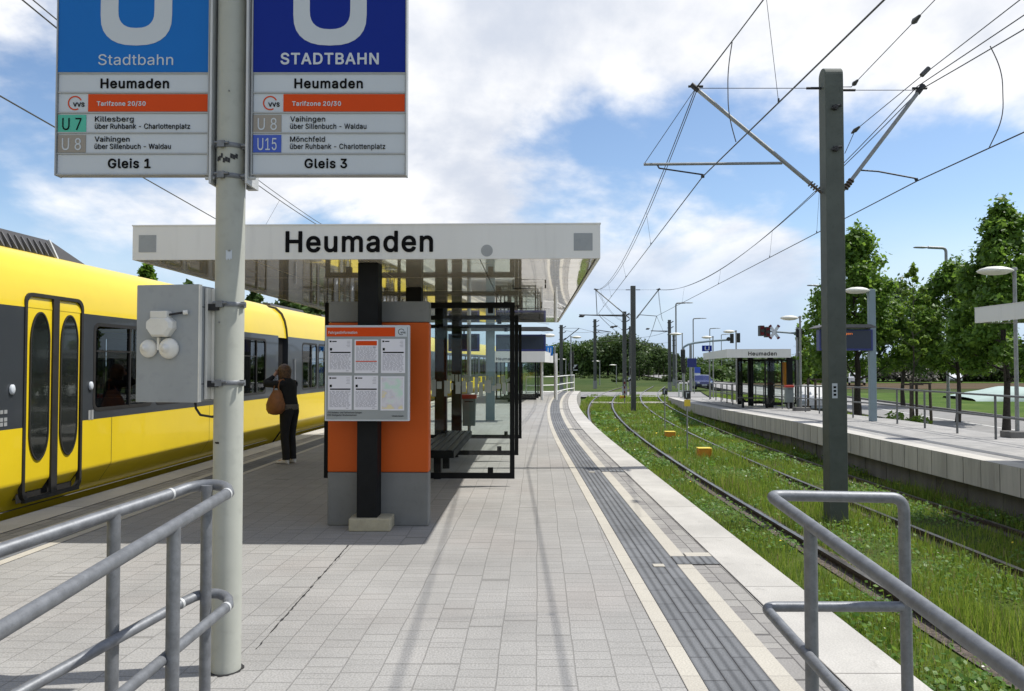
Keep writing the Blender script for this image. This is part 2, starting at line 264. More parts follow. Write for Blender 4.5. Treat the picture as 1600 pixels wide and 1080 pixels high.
_GB = """/:246,545 252,533 247,505 89,-81 83,-90 75,-94 9,-93 -3,-82 -3,-67 159,535 167,546 175,550 237,550|
0:335,498 378,451 401,403 418,337 422,285 420,191 418,171 401,105 375,52 331,7 285,-17 257,-22 213,-24 169,-17 122,7 92,37 79,53 51,109 34,175 30,237 34,333 51,399 82,461 122,501 167,525 219,534 263,530 285,525;280,417 257,433 243,438 221,440 199,435 175,420 161,402 140,355 130,305 128,273 130,203 140,153 157,113 170,95 191,79 207,72 221,70 247,72 277,88 295,111 314,157 322,197 326,249 322,311 311,361 295,397|
1:288,521 294,509 294,75 299,72 393,72 401,69 410,57 409,-5 403,-14 393,-18 71,-17 62,-11 58,-3 58,57 66,69 75,72 189,72 194,75 194,407 193,410 189,410 97,343 83,340 74,345 68,355 69,433 78,445 191,525 277,526|
2:349,488 377,455 394,417 398,391 398,353 389,313 373,281 344,239 195,75 395,73 404,67 408,59 408,-1 405,-9 399,-15 391,-18 63,-18 55,-15 46,-3 46,49 49,57 264,289 295,338 302,369 299,391 291,409 282,421 261,433 241,440 223,442 205,440 193,435 166,419 155,401 148,383 145,357 137,347 129,344 61,345 54,349 49,357 48,373 53,409 71,453 104,491 128,509 179,530 235,534 273,529 315,513|
3:384,521 390,509 390,459 387,451 264,309 265,307 315,293 353,269 378,243 392,223 405,191 412,143 405,97 388,59 353,20 335,7 311,-7 273,-20 239,-24 171,-22 131,-9 115,-2 85,16 53,49 32,93 26,133 33,146 43,150 115,149 126,139 133,115 141,99 153,88 179,75 217,68 255,75 287,90 297,101 307,123 310,155 299,188 285,204 269,215 223,228 155,230 146,235 140,245 140,303 143,311 240,421 247,433 65,435 56,441 52,449 54,515 60,523 69,526 373,526|
A:289,520 295,512 305,485 479,11 480,-3 477,-9 471,-15 463,-18 393,-18 383,-14 377,-5 333,117 329,123 153,124 147,119 103,-5 98,-13 87,-18 15,-18 7,-15 -2,-3 -2,5 5,25 185,517 191,523 199,526 279,526;239,386 182,219 187,216 295,217 295,223|
B:372,483 401,443 411,417 416,387 414,341 405,315 388,289 364,267 400,239 415,217 431,181 436,149 436,125 431,95 415,57 387,23 351,1 307,-14 261,-18 59,-18 51,-15 45,-9 42,-1 42,509 45,517 51,523 59,526 261,526 283,524 335,509;315,188 297,201 275,209 259,212 145,211 145,75 237,74 289,81 317,95 331,113 336,143 327,172;299,415 277,427 239,434 145,433 145,303 227,302 247,304 279,313 297,325 307,337 315,355 317,371 311,397|
D:412,455 451,397 474,333 480,267 473,175 450,111 417,62 401,46 361,15 297,-10 229,-18 59,-18 50,-15 45,-9 42,-1 42,509 45,518 51,523 59,526 243,526 297,520 363,493;339,387 311,411 269,428 219,434 145,433 145,75 207,74 271,83 302,95 317,104 340,123 359,153 376,203 380,269 376,307 361,353|
F:382,521 388,511 388,449 384,441 375,435 145,433 145,297 351,295 360,289 364,281 364,217 358,207 349,202 145,201 143,-5 137,-14 129,-18 59,-18 51,-15 45,-9 42,-1 42,509 45,517 51,523 59,526 371,526|
G:442,459 465,425 483,389 492,347 489,339 483,333 475,330 403,331 393,339 369,386 345,411 309,429 299,432 265,437 227,431 193,415 171,398 163,389 143,357 126,305 122,243 126,203 143,153 166,117 193,93 231,77 281,72 303,75 333,87 355,102 380,133 394,177 389,180 283,180 274,183 269,189 266,197 266,259 272,269 283,274 484,273 492,267 496,259 496,189 489,135 467,81 430,35 388,3 331,-18 287,-24 251,-24 203,-18 137,11 86,57 53,107 28,177 22,243 28,331 49,394 85,451 129,492 155,508 195,525 257,534 307,532 357,517 383,505 413,485|
H:470,521 476,509 476,-1 472,-11 461,-18 389,-18 381,-14 375,-5 373,213 149,214 145,213 144,209 143,-5 137,-14 129,-18 59,-18 49,-14 42,-1 42,509 46,519 57,526 127,526 136,523 143,514 145,307 369,306 373,307 374,311 375,514 381,522 389,526 461,526|
N:476,521 482,509 482,-1 478,-11 465,-18 383,-18 372,-11 183,285 147,345 143,348 143,-5 137,-14 129,-18 59,-18 49,-14 42,-1 42,509 46,519 59,526 141,526 152,519 373,171 381,162 383,513 389,522 397,526 467,526|
S:363,490 393,460 411,423 418,391 418,375 414,367 407,362 331,361 321,369 307,405 292,421 261,435 229,440 197,437 177,431 158,421 146,409 138,395 134,373 139,357 147,344 159,335 179,325 219,311 319,281 367,255 383,242 396,229 411,207 423,177 426,129 420,89 401,52 367,16 330,-7 287,-21 247,-26 201,-26 165,-22 119,-8 83,14 49,49 29,89 20,129 21,141 28,151 37,154 109,153 119,145 129,115 135,105 151,88 173,77 215,68 253,71 281,79 300,89 313,102 323,121 326,147 317,168 289,187 179,221 125,241 76,273 45,315 40,329 34,363 34,379 42,425 59,458 96,495 131,515 177,530 217,534 279,530 324,515|
T:430,521 436,511 436,451 433,443 427,437 419,434 281,434 276,431 276,-3 271,-12 261,-18 189,-17 180,-11 176,-1 176,431 171,434 25,436 18,441 14,449 15,513 21,522 31,526 419,526|
U:470,521 476,509 476,171 469,119 449,71 414,27 371,-2 323,-19 271,-26 247,-26 195,-19 145,-1 105,26 73,64 53,107 46,129 42,163 42,509 45,517 57,526 125,526 134,523 140,515 142,181 147,149 163,114 177,98 193,87 225,75 259,70 293,75 326,87 344,101 359,120 371,151 376,189 377,514 383,522 391,526 461,526|
V:474,521 479,513 480,503 473,481 295,-7 281,-18 203,-18 195,-15 185,-3 1,495 -2,505 1,517 13,526 85,526 93,523 101,515 241,123 379,517 385,523 393,526 465,526|
a:315,360 341,323 352,293 356,255 356,-1 353,-10 341,-18 275,-18 263,-10 259,5 257,6 221,-17 183,-26 143,-26 123,-24 89,-13 62,3 33,35 16,71 12,119 17,145 29,174 49,196 73,211 123,230 225,244 251,251 256,255 256,271 249,290 231,305 211,312 181,312 158,305 136,291 109,259 91,257 37,273 27,281 25,299 41,332 69,362 93,379 129,393 155,400 205,402 245,397 297,375;257,161 179,150 141,141 129,135 118,127 113,117 111,103 117,85 135,71 167,64 195,67 223,79 238,91 249,109 258,141|
d:384,521 390,509 390,-1 387,-9 375,-18 311,-18 299,-9 296,9 293,12 263,-11 233,-23 187,-26 143,-19 101,1 66,33 57,45 37,79 20,131 16,177 20,247 43,309 64,343 91,368 107,380 145,396 187,402 231,400 263,389 289,368 293,368 294,509 297,517 303,523 311,526 375,526;266,283 251,297 231,307 205,311 181,308 159,297 142,281 125,251 116,217 114,191 116,161 123,137 142,95 156,81 179,69 199,66 227,68 253,81 267,95 281,123 292,159 294,187 292,221 283,253|
e:332,355 358,323 375,287 385,251 390,167 384,155 373,150 123,150 119,149 118,145 128,113 145,90 163,77 197,66 221,66 247,71 271,87 290,115 299,121 317,122 371,109 381,101 384,89 369,53 349,26 321,3 285,-15 253,-24 203,-26 155,-20 107,1 63,41 37,82 22,127 16,177 20,245 39,299 64,337 101,372 151,396 197,402 243,400 273,391 299,380;264,287 253,297 231,308 205,311 177,307 157,297 142,285 126,261 120,241 125,238 283,238 286,243 281,259|
f:256,535 261,527 262,517 242,457 231,450 199,455 177,451 168,445 162,433 161,397 231,396 243,388 246,379 246,325 242,315 231,308 165,308 160,305 159,-5 153,-14 145,-18 77,-17 68,-11 64,-1 64,305 59,308 3,308 -7,314 -12,323 -11,383 -5,392 3,396 63,397 67,469 82,499 105,522 119,531 149,543 177,548 225,546 249,539|
g:384,391 390,379 390,-19 385,-59 365,-101 327,-137 293,-155 255,-166 231,-168 161,-166 127,-157 93,-141 77,-130 58,-111 41,-89 35,-77 34,-65 43,-52 93,-25 105,-24 113,-28 135,-52 165,-71 189,-78 215,-78 243,-73 268,-61 283,-43 288,-33 294,17 293,20 289,19 263,1 233,-10 217,-12 157,-10 135,-3 101,13 64,43 37,85 20,133 16,177 20,249 35,293 43,309 62,339 89,366 103,377 145,395 187,402 233,400 263,389 293,366 296,369 299,387 309,395 375,396;266,285 255,295 231,307 205,311 181,308 152,293 141,281 127,255 116,219 114,195 119,155 127,131 140,107 155,93 179,81 213,78 231,81 251,90 270,107 283,131 292,163 294,191 292,223 281,259|
h:334,363 358,329 372,289 376,241 376,-1 373,-10 361,-18 295,-18 287,-15 281,-9 278,-1 278,231 273,261 261,287 253,295 237,305 203,310 173,301 155,290 143,273 134,247 130,-7 125,-14 117,-18 53,-18 44,-15 39,-9 36,-1 36,509 39,518 51,526 115,526 123,523 129,517 132,509 133,371 145,379 183,397 237,402 269,398 301,387|
i:126,391 132,379 132,-3 127,-12 117,-18 51,-18 40,-11 36,-1 36,381 42,391 51,396 117,396;123,528 139,509 144,491 141,463 130,445 111,431 97,426 69,426 45,438 29,457 24,471 24,497 34,517 55,535 75,542 105,539|
l:126,521 132,509 132,87 139,72 149,70 173,72 184,65 189,55 200,7 199,-3 192,-13 165,-20 129,-20 99,-16 69,1 57,12 42,37 36,67 36,511 42,521 51,526 117,526|
m:529,372 542,359 557,337 572,299 576,257 576,-1 569,-14 559,-18 493,-18 485,-14 479,-6 478,249 474,275 471,283 459,299 443,307 417,312 399,309 381,302 365,285 356,263 354,251 354,-1 347,-14 337,-18 271,-18 263,-14 257,-5 256,257 251,279 240,297 223,307 197,312 167,303 153,293 143,279 134,257 132,237 130,-7 124,-15 115,-18 51,-18 40,-11 36,-1 36,379 43,392 51,396 115,396 127,388 131,373 133,372 161,391 187,401 229,404 255,399 271,393 299,376 319,352 344,375 373,392 403,401 425,404 473,401 511,385|
n:334,363 358,329 372,289 376,241 376,-1 373,-10 361,-18 295,-18 287,-15 281,-9 278,-1 278,231 273,261 261,287 253,295 237,305 203,310 173,301 155,290 143,273 134,247 130,-7 125,-14 117,-18 53,-18 44,-15 39,-9 36,-1 36,379 39,388 51,396 115,396 127,387 131,369 133,368 145,379 183,397 239,402 269,398 301,387|
o:339,350 351,338 376,299 393,251 396,235 400,189 396,141 393,125 375,75 350,37 321,10 305,-2 263,-19 217,-26 165,-22 151,-19 107,1 63,41 37,82 22,127 16,177 20,237 23,251 43,305 64,337 98,369 123,383 151,395 165,398 217,402 263,395 309,375;274,279 258,295 236,307 207,311 181,307 157,295 139,275 127,253 116,215 114,189 116,161 128,119 139,100 157,81 181,69 195,66 233,68 258,81 277,101 289,125 298,157 300,201 289,251|
r:256,397 262,385 262,319 258,311 247,304 207,308 171,299 153,287 144,277 135,255 132,235 130,-7 125,-14 117,-18 47,-16 39,-10 36,-1 38,385 43,392 51,396 115,396 126,389 131,375 133,374 151,388 185,400 245,402|
s:312,353 332,323 342,295 339,281 325,271 279,260 263,261 252,269 241,289 231,301 215,309 189,314 163,311 143,301 133,291 128,273 132,263 148,251 277,213 290,207 322,181 343,147 350,109 343,67 329,39 295,5 267,-11 227,-24 197,-26 143,-24 107,-15 73,3 44,31 27,59 18,95 21,103 27,109 35,113 83,124 99,123 111,114 121,90 135,77 157,67 185,64 213,69 233,78 245,91 248,111 241,122 229,129 141,153 101,167 66,189 54,201 35,233 30,261 32,307 49,341 78,371 109,388 147,400 173,402 227,400 261,389 288,375|
t:138,483 144,473 145,397 207,396 216,391 222,381 222,323 217,314 207,308 149,308 145,307 144,303 144,99 147,81 150,75 159,70 175,68 203,72 213,68 221,55 230,15 230,-1 225,-10 213,-17 195,-22 157,-22 119,-15 81,6 57,41 48,81 48,305 43,308 1,309 -8,315 -12,323 -12,381 -8,389 3,396 43,396 48,399 48,471 52,481 65,488 129,488|
u:370,391 376,379 376,-1 373,-9 361,-18 295,-18 283,-9 280,9 277,12 267,1 229,-17 201,-22 143,-20 103,-3 76,19 59,41 51,55 38,93 36,117 36,379 39,387 51,396 115,396 124,393 130,385 132,147 136,115 151,88 166,77 179,72 201,69 219,71 247,84 265,105 275,129 278,153 278,379 281,387 287,393 295,396 361,396|
z:346,391 352,379 352,329 349,321 163,77 167,74 345,73 354,67 358,59 358,-1 355,-10 349,-15 341,-18 41,-18 32,-15 24,-3 24,49 27,57 216,301 211,304 42,305 34,311 30,319 30,379 33,388 39,393 47,396 335,396"""
GLB = {}
for e_ in _GB.replace('\n', '').split('|'):
    GLB[e_[0]] = (GLY[e_[0]][0] + .03, [[tuple(int(q_) / 1000 for q_ in p_.split(',')) for p_ in c_.split(' ')] for c_ in e_[2:].split(';')])
_tc = {}
def text_mesh(s, bold=0.0, ext=.0):
    bold = bold > 0 and all(c == ' ' or c in GLB for c in s)
    k = (s, bold, ext)
    if k in _tc: return _tc[k]
    cu = bpy.data.curves.new('t', 'CURVE'); cu.dimensions = '2D'; cu.fill_mode = 'BOTH'; cu.extrude = ext; x = 0.
    for ch in s:
        if ch == ' ': x += .19; continue
        adv, cs = (GLB if bold else GLY)[ch]
        for c in cs:
            sp = cu.splines.new('POLY'); sp.points.add(len(c) - 1); sp.use_cyclic_u = True
            sp.points.foreach_set('co', [q for px, py in c for q in (px + x, py, 0, 1)])
        x += adv + (.012 if ext else 0)
    o = bpy.data.objects.new('t', cu); COL.objects.link(o)
    dg = bpy.context.evaluated_depsgraph_get(); dg.update()
    me = bpy.data.meshes.new_from_object(o.evaluated_get(dg)); bpy.data.objects.remove(o)
    vs = [tuple(v.co) for v in me.vertices]; fs = [tuple(p.vertices) for p in me.polygons]
    _tc[k] = (vs, fs); return _tc[k]
def text(name, s, x, y, z, w, mat, parent, bold=0.0, rz=0.0, h=None, thick=.0015, local=False, into=None, mi=0):
    """writing whose lower left corner stands at x,y,z, w wide, facing -Y turned by rz"""
    vs, fs = text_mesh(s, bold, .5)
    xs = [p[0] for p in vs]; ys = [p[1] for p in vs]
    x0, wx = min(xs), max(xs) - min(xs); k = w / wx; kh = k if h is None else h / (max(ys) - 0 if max(ys) > 0 else 1)
    c, sn = math.cos(rz), math.sin(rz)
    mb = into if into is not None else MB()
    out = []
    for p in vs:
        lx, ly, lz = (p[0] - x0) * k, -p[2] * 2 * thick, p[1] * kh
        out.append((x + lx * c - ly * sn, y + lx * sn + ly * c, z + lz))
    mb.add(out, fs, mi)
    if into is None: return mb.build(name, mat, parent, local, fix=False)

# ------------------------------------------------------------------ materials
def mat(name, col, rough=.6, metal=0., var=.12, vs=4., bump=0., bs=60., coat=0., spec=.5, col2=None, streak=False, grime=0.):
    m = bpy.data.materials.new(name); m.use_nodes = True; n, l = m.node_tree.nodes, m.node_tree.links
    b = n['Principled BSDF']; b.inputs['Roughness'].default_value = rough; b.inputs['Metallic'].default_value = metal
    b.inputs['Coat Weight'].default_value = coat; b.inputs['Specular IOR Level'].default_value = spec
    c = (*col, 1); c2 = (*col2, 1) if col2 else tuple(max(0, x * (1 - var * 2)) for x in col) + (1,)
    t = n.new('ShaderNodeTexCoord'); mp = n.new('ShaderNodeMapping'); l.new(t.outputs['Object'], mp.inputs[0])
    if streak: mp.inputs['Scale'].default_value = (1, 1, .12)
    nz = n.new('ShaderNodeTexNoise'); l.new(mp.outputs[0], nz.inputs['Vector']); nz.inputs['Scale'].default_value = vs
    nz.inputs['Detail'].default_value = 6; nz.inputs['Roughness'].default_value = .6
    rp = n.new('ShaderNodeMapRange'); l.new(nz.outputs[0], rp.inputs[0]); rp.inputs[1].default_value = .35; rp.inputs[2].default_value = .65
    mx = n.new('ShaderNodeMix'); mx.data_type = 'RGBA'; l.new(rp.outputs[0], mx.inputs[0]); mx.inputs[6].default_value = c2; mx.inputs[7].default_value = c
    out = mx.outputs[2]
    if grime:
        g = n.new('ShaderNodeTexNoise'); g.inputs['Scale'].default_value = vs * 5; g.inputs['Detail'].default_value = 8; l.new(mp.outputs[0], g.inputs['Vector'])
        gr = n.new('ShaderNodeMapRange'); l.new(g.outputs[0], gr.inputs[0]); gr.inputs[1].default_value = .56; gr.inputs[2].default_value = .7; gr.inputs[4].default_value = grime
        gm = n.new('ShaderNodeMix'); gm.data_type = 'RGBA'; l.new(gr.outputs[0], gm.inputs[0]); l.new(out, gm.inputs[6]); gm.inputs[7].default_value = tuple(x * .45 for x in col) + (1,)
        out = gm.outputs[2]
    l.new(out, b.inputs['Base Color'])
    rr = n.new('ShaderNodeMapRange'); l.new(nz.outputs[0], rr.inputs[0]); rr.inputs[3].default_value = max(0.02, rough - .06); rr.inputs[4].default_value = min(1, rough + .08)
    l.new(rr.outputs[0], b.inputs['Roughness'])
    if bump:
        n2 = n.new('ShaderNodeTexNoise'); l.new(t.outputs['Object'], n2.inputs['Vector']); n2.inputs['Scale'].default_value = bs; n2.inputs['Detail'].default_value = 4
        bp = n.new('ShaderNodeBump'); bp.inputs['Strength'].default_value = bump; bp.inputs['Distance'].default_value = .01
        l.new(n2.outputs[0], bp.inputs['Height']); l.new(bp.outputs[0], b.inputs['Normal'])
    return m
def glassmat(name, tint=(.82, .9, .87), gloss=1.0, rough=.0, ior=1.5):
    m = bpy.data.materials.new(name); m.use_nodes = True; n, l = m.node_tree.nodes, m.node_tree.links; n.clear()
    o = n.new('ShaderNodeOutputMaterial'); t = n.new('ShaderNodeBsdfTransparent'); g = n.new('ShaderNodeBsdfGlossy'); fr = n.new('ShaderNodeFresnel')
    fr.inputs[0].default_value = ior; t.inputs[0].default_value = (*tint, 1); g.inputs['Roughness'].default_value = rough
    mlt = n.new('ShaderNodeMath'); mlt.operation = 'MULTIPLY'; mlt.inputs[1].default_value = gloss; mlt.use_clamp = True; l.new(fr.outputs[0], mlt.inputs[0])
    mx = n.new('ShaderNodeMixShader'); l.new(mlt.outputs[0], mx.inputs[0]); l.new(t.outputs[0], mx.inputs[1]); l.new(g.outputs[0], mx.inputs[2]); l.new(mx.outputs[0], o.inputs[0])
    return m
def leafmat(name, c1, c2, trans=.35, rough=.5):
    m = bpy.data.materials.new(name); m.use_nodes = True; n, l = m.node_tree.nodes, m.node_tree.links
    b = n['Principled BSDF']; o = n['Material Output']; b.inputs['Roughness'].default_value = rough; b.inputs['Specular IOR Level'].default_value = .3
    ge = n.new('ShaderNodeNewGeometry'); mx = n.new('ShaderNodeMix'); mx.data_type = 'RGBA'; l.new(ge.outputs['Random Per Island'], mx.inputs[0])
    mx.inputs[6].default_value = (*c1, 1); mx.inputs[7].default_value = (*c2, 1); l.new(mx.outputs[2], b.inputs['Base Color'])
    tr = n.new('ShaderNodeBsdfTranslucent'); hs = n.new('ShaderNodeHueSaturation'); hs.inputs['Value'].default_value = 1.7; hs.inputs['Hue'].default_value = .485
    l.new(mx.outputs[2], hs.inputs['Color']); l.new(hs.outputs[0], tr.inputs[0])
    ms = n.new('ShaderNodeMixShader'); ms.inputs[0].default_value = trans; l.new(b.outputs[0], ms.inputs[1]); l.new(tr.outputs[0], ms.inputs[2]); l.new(ms.outputs[0], o.inputs[0])
    return m
def pavermat(name, bw, rh, c1, c2, cm, mortar=.0035, bump=.6, big=.12, pink=0.0, ribs=0, jit=True, grain=.13):
    """blocks laid in UV metres: u across the platform, v along it"""
    m = bpy.data.materials.new(name); m.use_nodes = True; n, l = m.node_tree.nodes, m.node_tree.links
    b = n['Principled BSDF']; b.inputs['Roughness'].default_value = .85; b.inputs['Specular IOR Level'].default_value = .25
    uv = n.new('ShaderNodeUVMap'); uv.uv_map = 'UVMap'; sp = n.new('ShaderNodeSeparateXYZ'); l.new(uv.outputs[0], sp.inputs[0])
    cb = n.new('ShaderNodeCombineXYZ'); l.new(sp.outputs[1], cb.inputs[0]); l.new(sp.outputs[0], cb.inputs[1])
    wob = n.new('ShaderNodeTexNoise'); wob.inputs['Scale'].default_value = 1.3; wob.inputs['Detail'].default_value = 3; l.new(cb.outputs[0], wob.inputs['Vector'])
    wv = n.new('ShaderNodeVectorMath'); wv.operation = 'MULTIPLY_ADD'; l.new(wob.outputs['Color'], wv.inputs[0]); wv.inputs[1].default_value = (.03, .03, 0) if jit else (0, 0, 0); l.new(cb.outputs[0], wv.inputs[2])
    vec = wv.outputs[0]
    if jit:                                   # every course starts and spaces its blocks differently
        s2 = n.new('ShaderNodeSeparateXYZ'); l.new(vec, s2.inputs[0])
        def mt(op, x, y=None):
            q = n.new('ShaderNodeMath'); q.operation = op
            for i_, v_ in enumerate((x, y)):
                if v_ is None: continue
                if isinstance(v_, float): q.inputs[i_].default_value = v_
                else: l.new(v_, q.inputs[i_])
            return q.outputs[0]
        row = mt('FLOOR', mt('DIVIDE', s2.outputs[1], float(rh))); w1 = n.new('ShaderNodeTexWhiteNoise'); w1.noise_dimensions = '1D'; l.new(row, w1.inputs['W'])
        w2 = n.new('ShaderNodeTexWhiteNoise'); w2.noise_dimensions = '1D'; l.new(mt('ADD', row, 71.3), w2.inputs['W'])
        ln = n.new('ShaderNodeTexNoise'); ln.noise_dimensions = '2D'; ln.inputs['Scale'].default_value = 2.1; ln.inputs['Detail'].default_value = 1; cv = n.new('ShaderNodeCombineXYZ'); l.new(s2.outputs[0], cv.inputs[0]); l.new(mt('MULTIPLY', row, 3.7), cv.inputs[1]); l.new(cv.outputs[0], ln.inputs['Vector'])
        al = mt('ADD', mt('MULTIPLY', s2.outputs[0], mt('ADD', mt('MULTIPLY', w2.outputs[0], .6), .8)), mt('ADD', mt('MULTIPLY', w1.outputs[0], 3.0), mt('MULTIPLY', ln.outputs[0], .45)))
        c3 = n.new('ShaderNodeCombineXYZ'); l.new(al, c3.inputs[0]); l.new(s2.outputs[1], c3.inputs[1]); vec = c3.outputs[0]
    br = n.new('ShaderNodeTexBrick'); l.new(vec, br.inputs['Vector']); br.inputs['Scale'].default_value = 1
    br.inputs['Brick Width'].default_value = bw; br.inputs['Row Height'].default_value = rh; br.inputs['Mortar Size'].default_value = mortar
    br.inputs['Mortar Smooth'].default_value = .3; br.inputs['Color1'].default_value = (*c1, 1); br.inputs['Color2'].default_value = (*c2, 1); br.inputs['Mortar'].default_value = (*cm, 1)
    br.offset = .43; br.offset_frequency = 2; br.squash = .72 if jit else 1; br.squash_frequency = 3
    bigN = n.new('ShaderNodeTexNoise'); bigN.inputs['Scale'].default_value = .9; bigN.inputs['Detail'].default_value = 7; bigN.inputs['Roughness'].default_value = .62; l.new(cb.outputs[0], bigN.inputs['Vector'])
    r1 = n.new('ShaderNodeMapRange'); l.new(bigN.outputs[0], r1.inputs[0]); r1.inputs[1].default_value = .3; r1.inputs[2].default_value = .7; r1.inputs[3].default_value = 1 - big; r1.inputs[4].default_value = 1 + big
    fine = n.new('ShaderNodeTexNoise'); fine.inputs['Scale'].default_value = 95; fine.inputs['Detail'].default_value = 3; l.new(cb.outputs[0], fine.inputs['Vector'])
    r2 = n.new('ShaderNodeMapRange'); l.new(fine.outputs[0], r2.inputs[0]); r2.inputs[1].default_value = .3; r2.inputs[2].default_value = .7; r2.inputs[3].default_value = 1 - grain; r2.inputs[4].default_value = 1 + grain
    mu = n.new('ShaderNodeMath'); mu.operation = 'MULTIPLY'; l.new(r1.outputs[0], mu.inputs[0]); l.new(r2.outputs[0], mu.inputs[1])
    vm = n.new('ShaderNodeVectorMath'); vm.operation = 'SCALE'; l.new(br.outputs[0], vm.inputs[0]); l.new(mu.outputs[0], vm.inputs['Scale'])
    out = vm.outputs[0]
    # dark specks and spilled spots
    sp2 = n.new('ShaderNodeTexNoise'); sp2.inputs['Scale'].default_value = 6; sp2.inputs['Detail'].default_value = 9; sp2.inputs['Roughness'].default_value = .7; l.new(cb.outputs[0], sp2.inputs['Vector'])
    r3 = n.new('ShaderNodeMapRange'); l.new(sp2.outputs[0], r3.inputs[0]); r3.inputs[1].default_value = .58; r3.inputs[2].default_value = .74; r3.inputs[4].default_value = .5
    mx = n.new('ShaderNodeMix'); mx.data_type = 'RGBA'; l.new(r3.outputs[0], mx.inputs[0]); l.new(out, mx.inputs[6]); mx.inputs[7].default_value = (*cm, 1); out = mx.outputs[2]
    if pink:
        pk = n.new('ShaderNodeTexNoise'); pk.inputs['Scale'].default_value = .7; pk.inputs['Detail'].default_value = 2; l.new(cb.outputs[0], pk.inputs['Vector'])
        r4 = n.new('ShaderNodeMapRange'); l.new(pk.outputs[0], r4.inputs[0]); r4.inputs[1].default_value = .5; r4.inputs[2].default_value = .7; r4.inputs[4].default_value = pink
        m2 = n.new('ShaderNodeMix'); m2.data_type = 'RGBA'; m2.blend_type = 'MULTIPLY'; l.new(r4.outputs[0], m2.inputs[0]); l.new(out, m2.inputs[6]); m2.inputs[7].default_value = (1.0, .8, .72, 1); out = m2.outputs[2]
    l.new(out, b.inputs['Base Color'])
    h = br.outputs['Fac']; inv = n.new('ShaderNodeMath'); inv.operation = 'SUBTRACT'; inv.inputs[0].default_value = 1; l.new(h, inv.inputs[1]); hh = inv.outputs[0]
    if ribs:
        w = n.new('ShaderNodeMath'); w.operation = 'MULTIPLY'; w.inputs[1].default_value = 2 * math.pi * ribs; l.new(sp.outputs[0], w.inputs[0])
        sn = n.new('ShaderNodeMath'); sn.operation = 'SINE'; l.new(w.outputs[0], sn.inputs[0])
        ad = n.new('ShaderNodeMath'); ad.operation = 'MULTIPLY_ADD'; ad.inputs[1].default_value = .9; l.new(sn.outputs[0], ad.inputs[0]); l.new(hh, ad.inputs[2]); hh = ad.outputs[0]
    ad2 = n.new('ShaderNodeMath'); ad2.operation = 'MULTIPLY_ADD'; ad2.inputs[1].default_value = .35; l.new(fine.outputs[0], ad2.inputs[0]); l.new(hh, ad2.inputs[2])
    bp = n.new('ShaderNodeBump'); bp.inputs['Strength'].default_value = bump; bp.inputs['Distance'].default_value = .006; l.new(ad2.outputs[0], bp.inputs['Height']); l.new(bp.outputs[0], b.inputs['Normal'])
    return m
def groundmat(name, cols, scale=.6, bump=.5):
    m = bpy.data.materials.new(name); m.use_nodes = True; n, l = m.node_tree.nodes, m.node_tree.links
    b = n['Principled BSDF']; b.inputs['Roughness'].default_value = .95; b.inputs['Specular IOR Level'].default_value = .1
    t = n.new('ShaderNodeTexCoord'); a = n.new('ShaderNodeTexNoise'); a.inputs['Scale'].default_value = scale; a.inputs['Detail'].default_value = 10; a.inputs['Roughness'].default_value = .7; l.new(t.outputs['Object'], a.inputs['Vector'])
    cr = n.new('ShaderNodeValToRGB'); l.new(a.outputs[0], cr.inputs[0]); e = cr.color_ramp.elements
    while len(e) < len(cols): e.new(.5)
    for i, c in enumerate(cols): e[i].position = .3 + .4 * i / (len(cols) - 1); e[i].color = (*c, 1)
    l.new(cr.outputs[0], b.inputs['Base Color'])
    f = n.new('ShaderNodeTexNoise'); f.inputs['Scale'].default_value = 22; f.inputs['Detail'].default_value = 6; l.new(t.outputs['Object'], f.inputs['Vector'])
    bp = n.new('ShaderNodeBump'); bp.inputs['Strength'].default_value = bump; bp.inputs['Distance'].default_value = .05; l.new(f.outputs[0], bp.inputs['Height']); l.new(bp.outputs[0], b.inputs['Normal'])
    return m

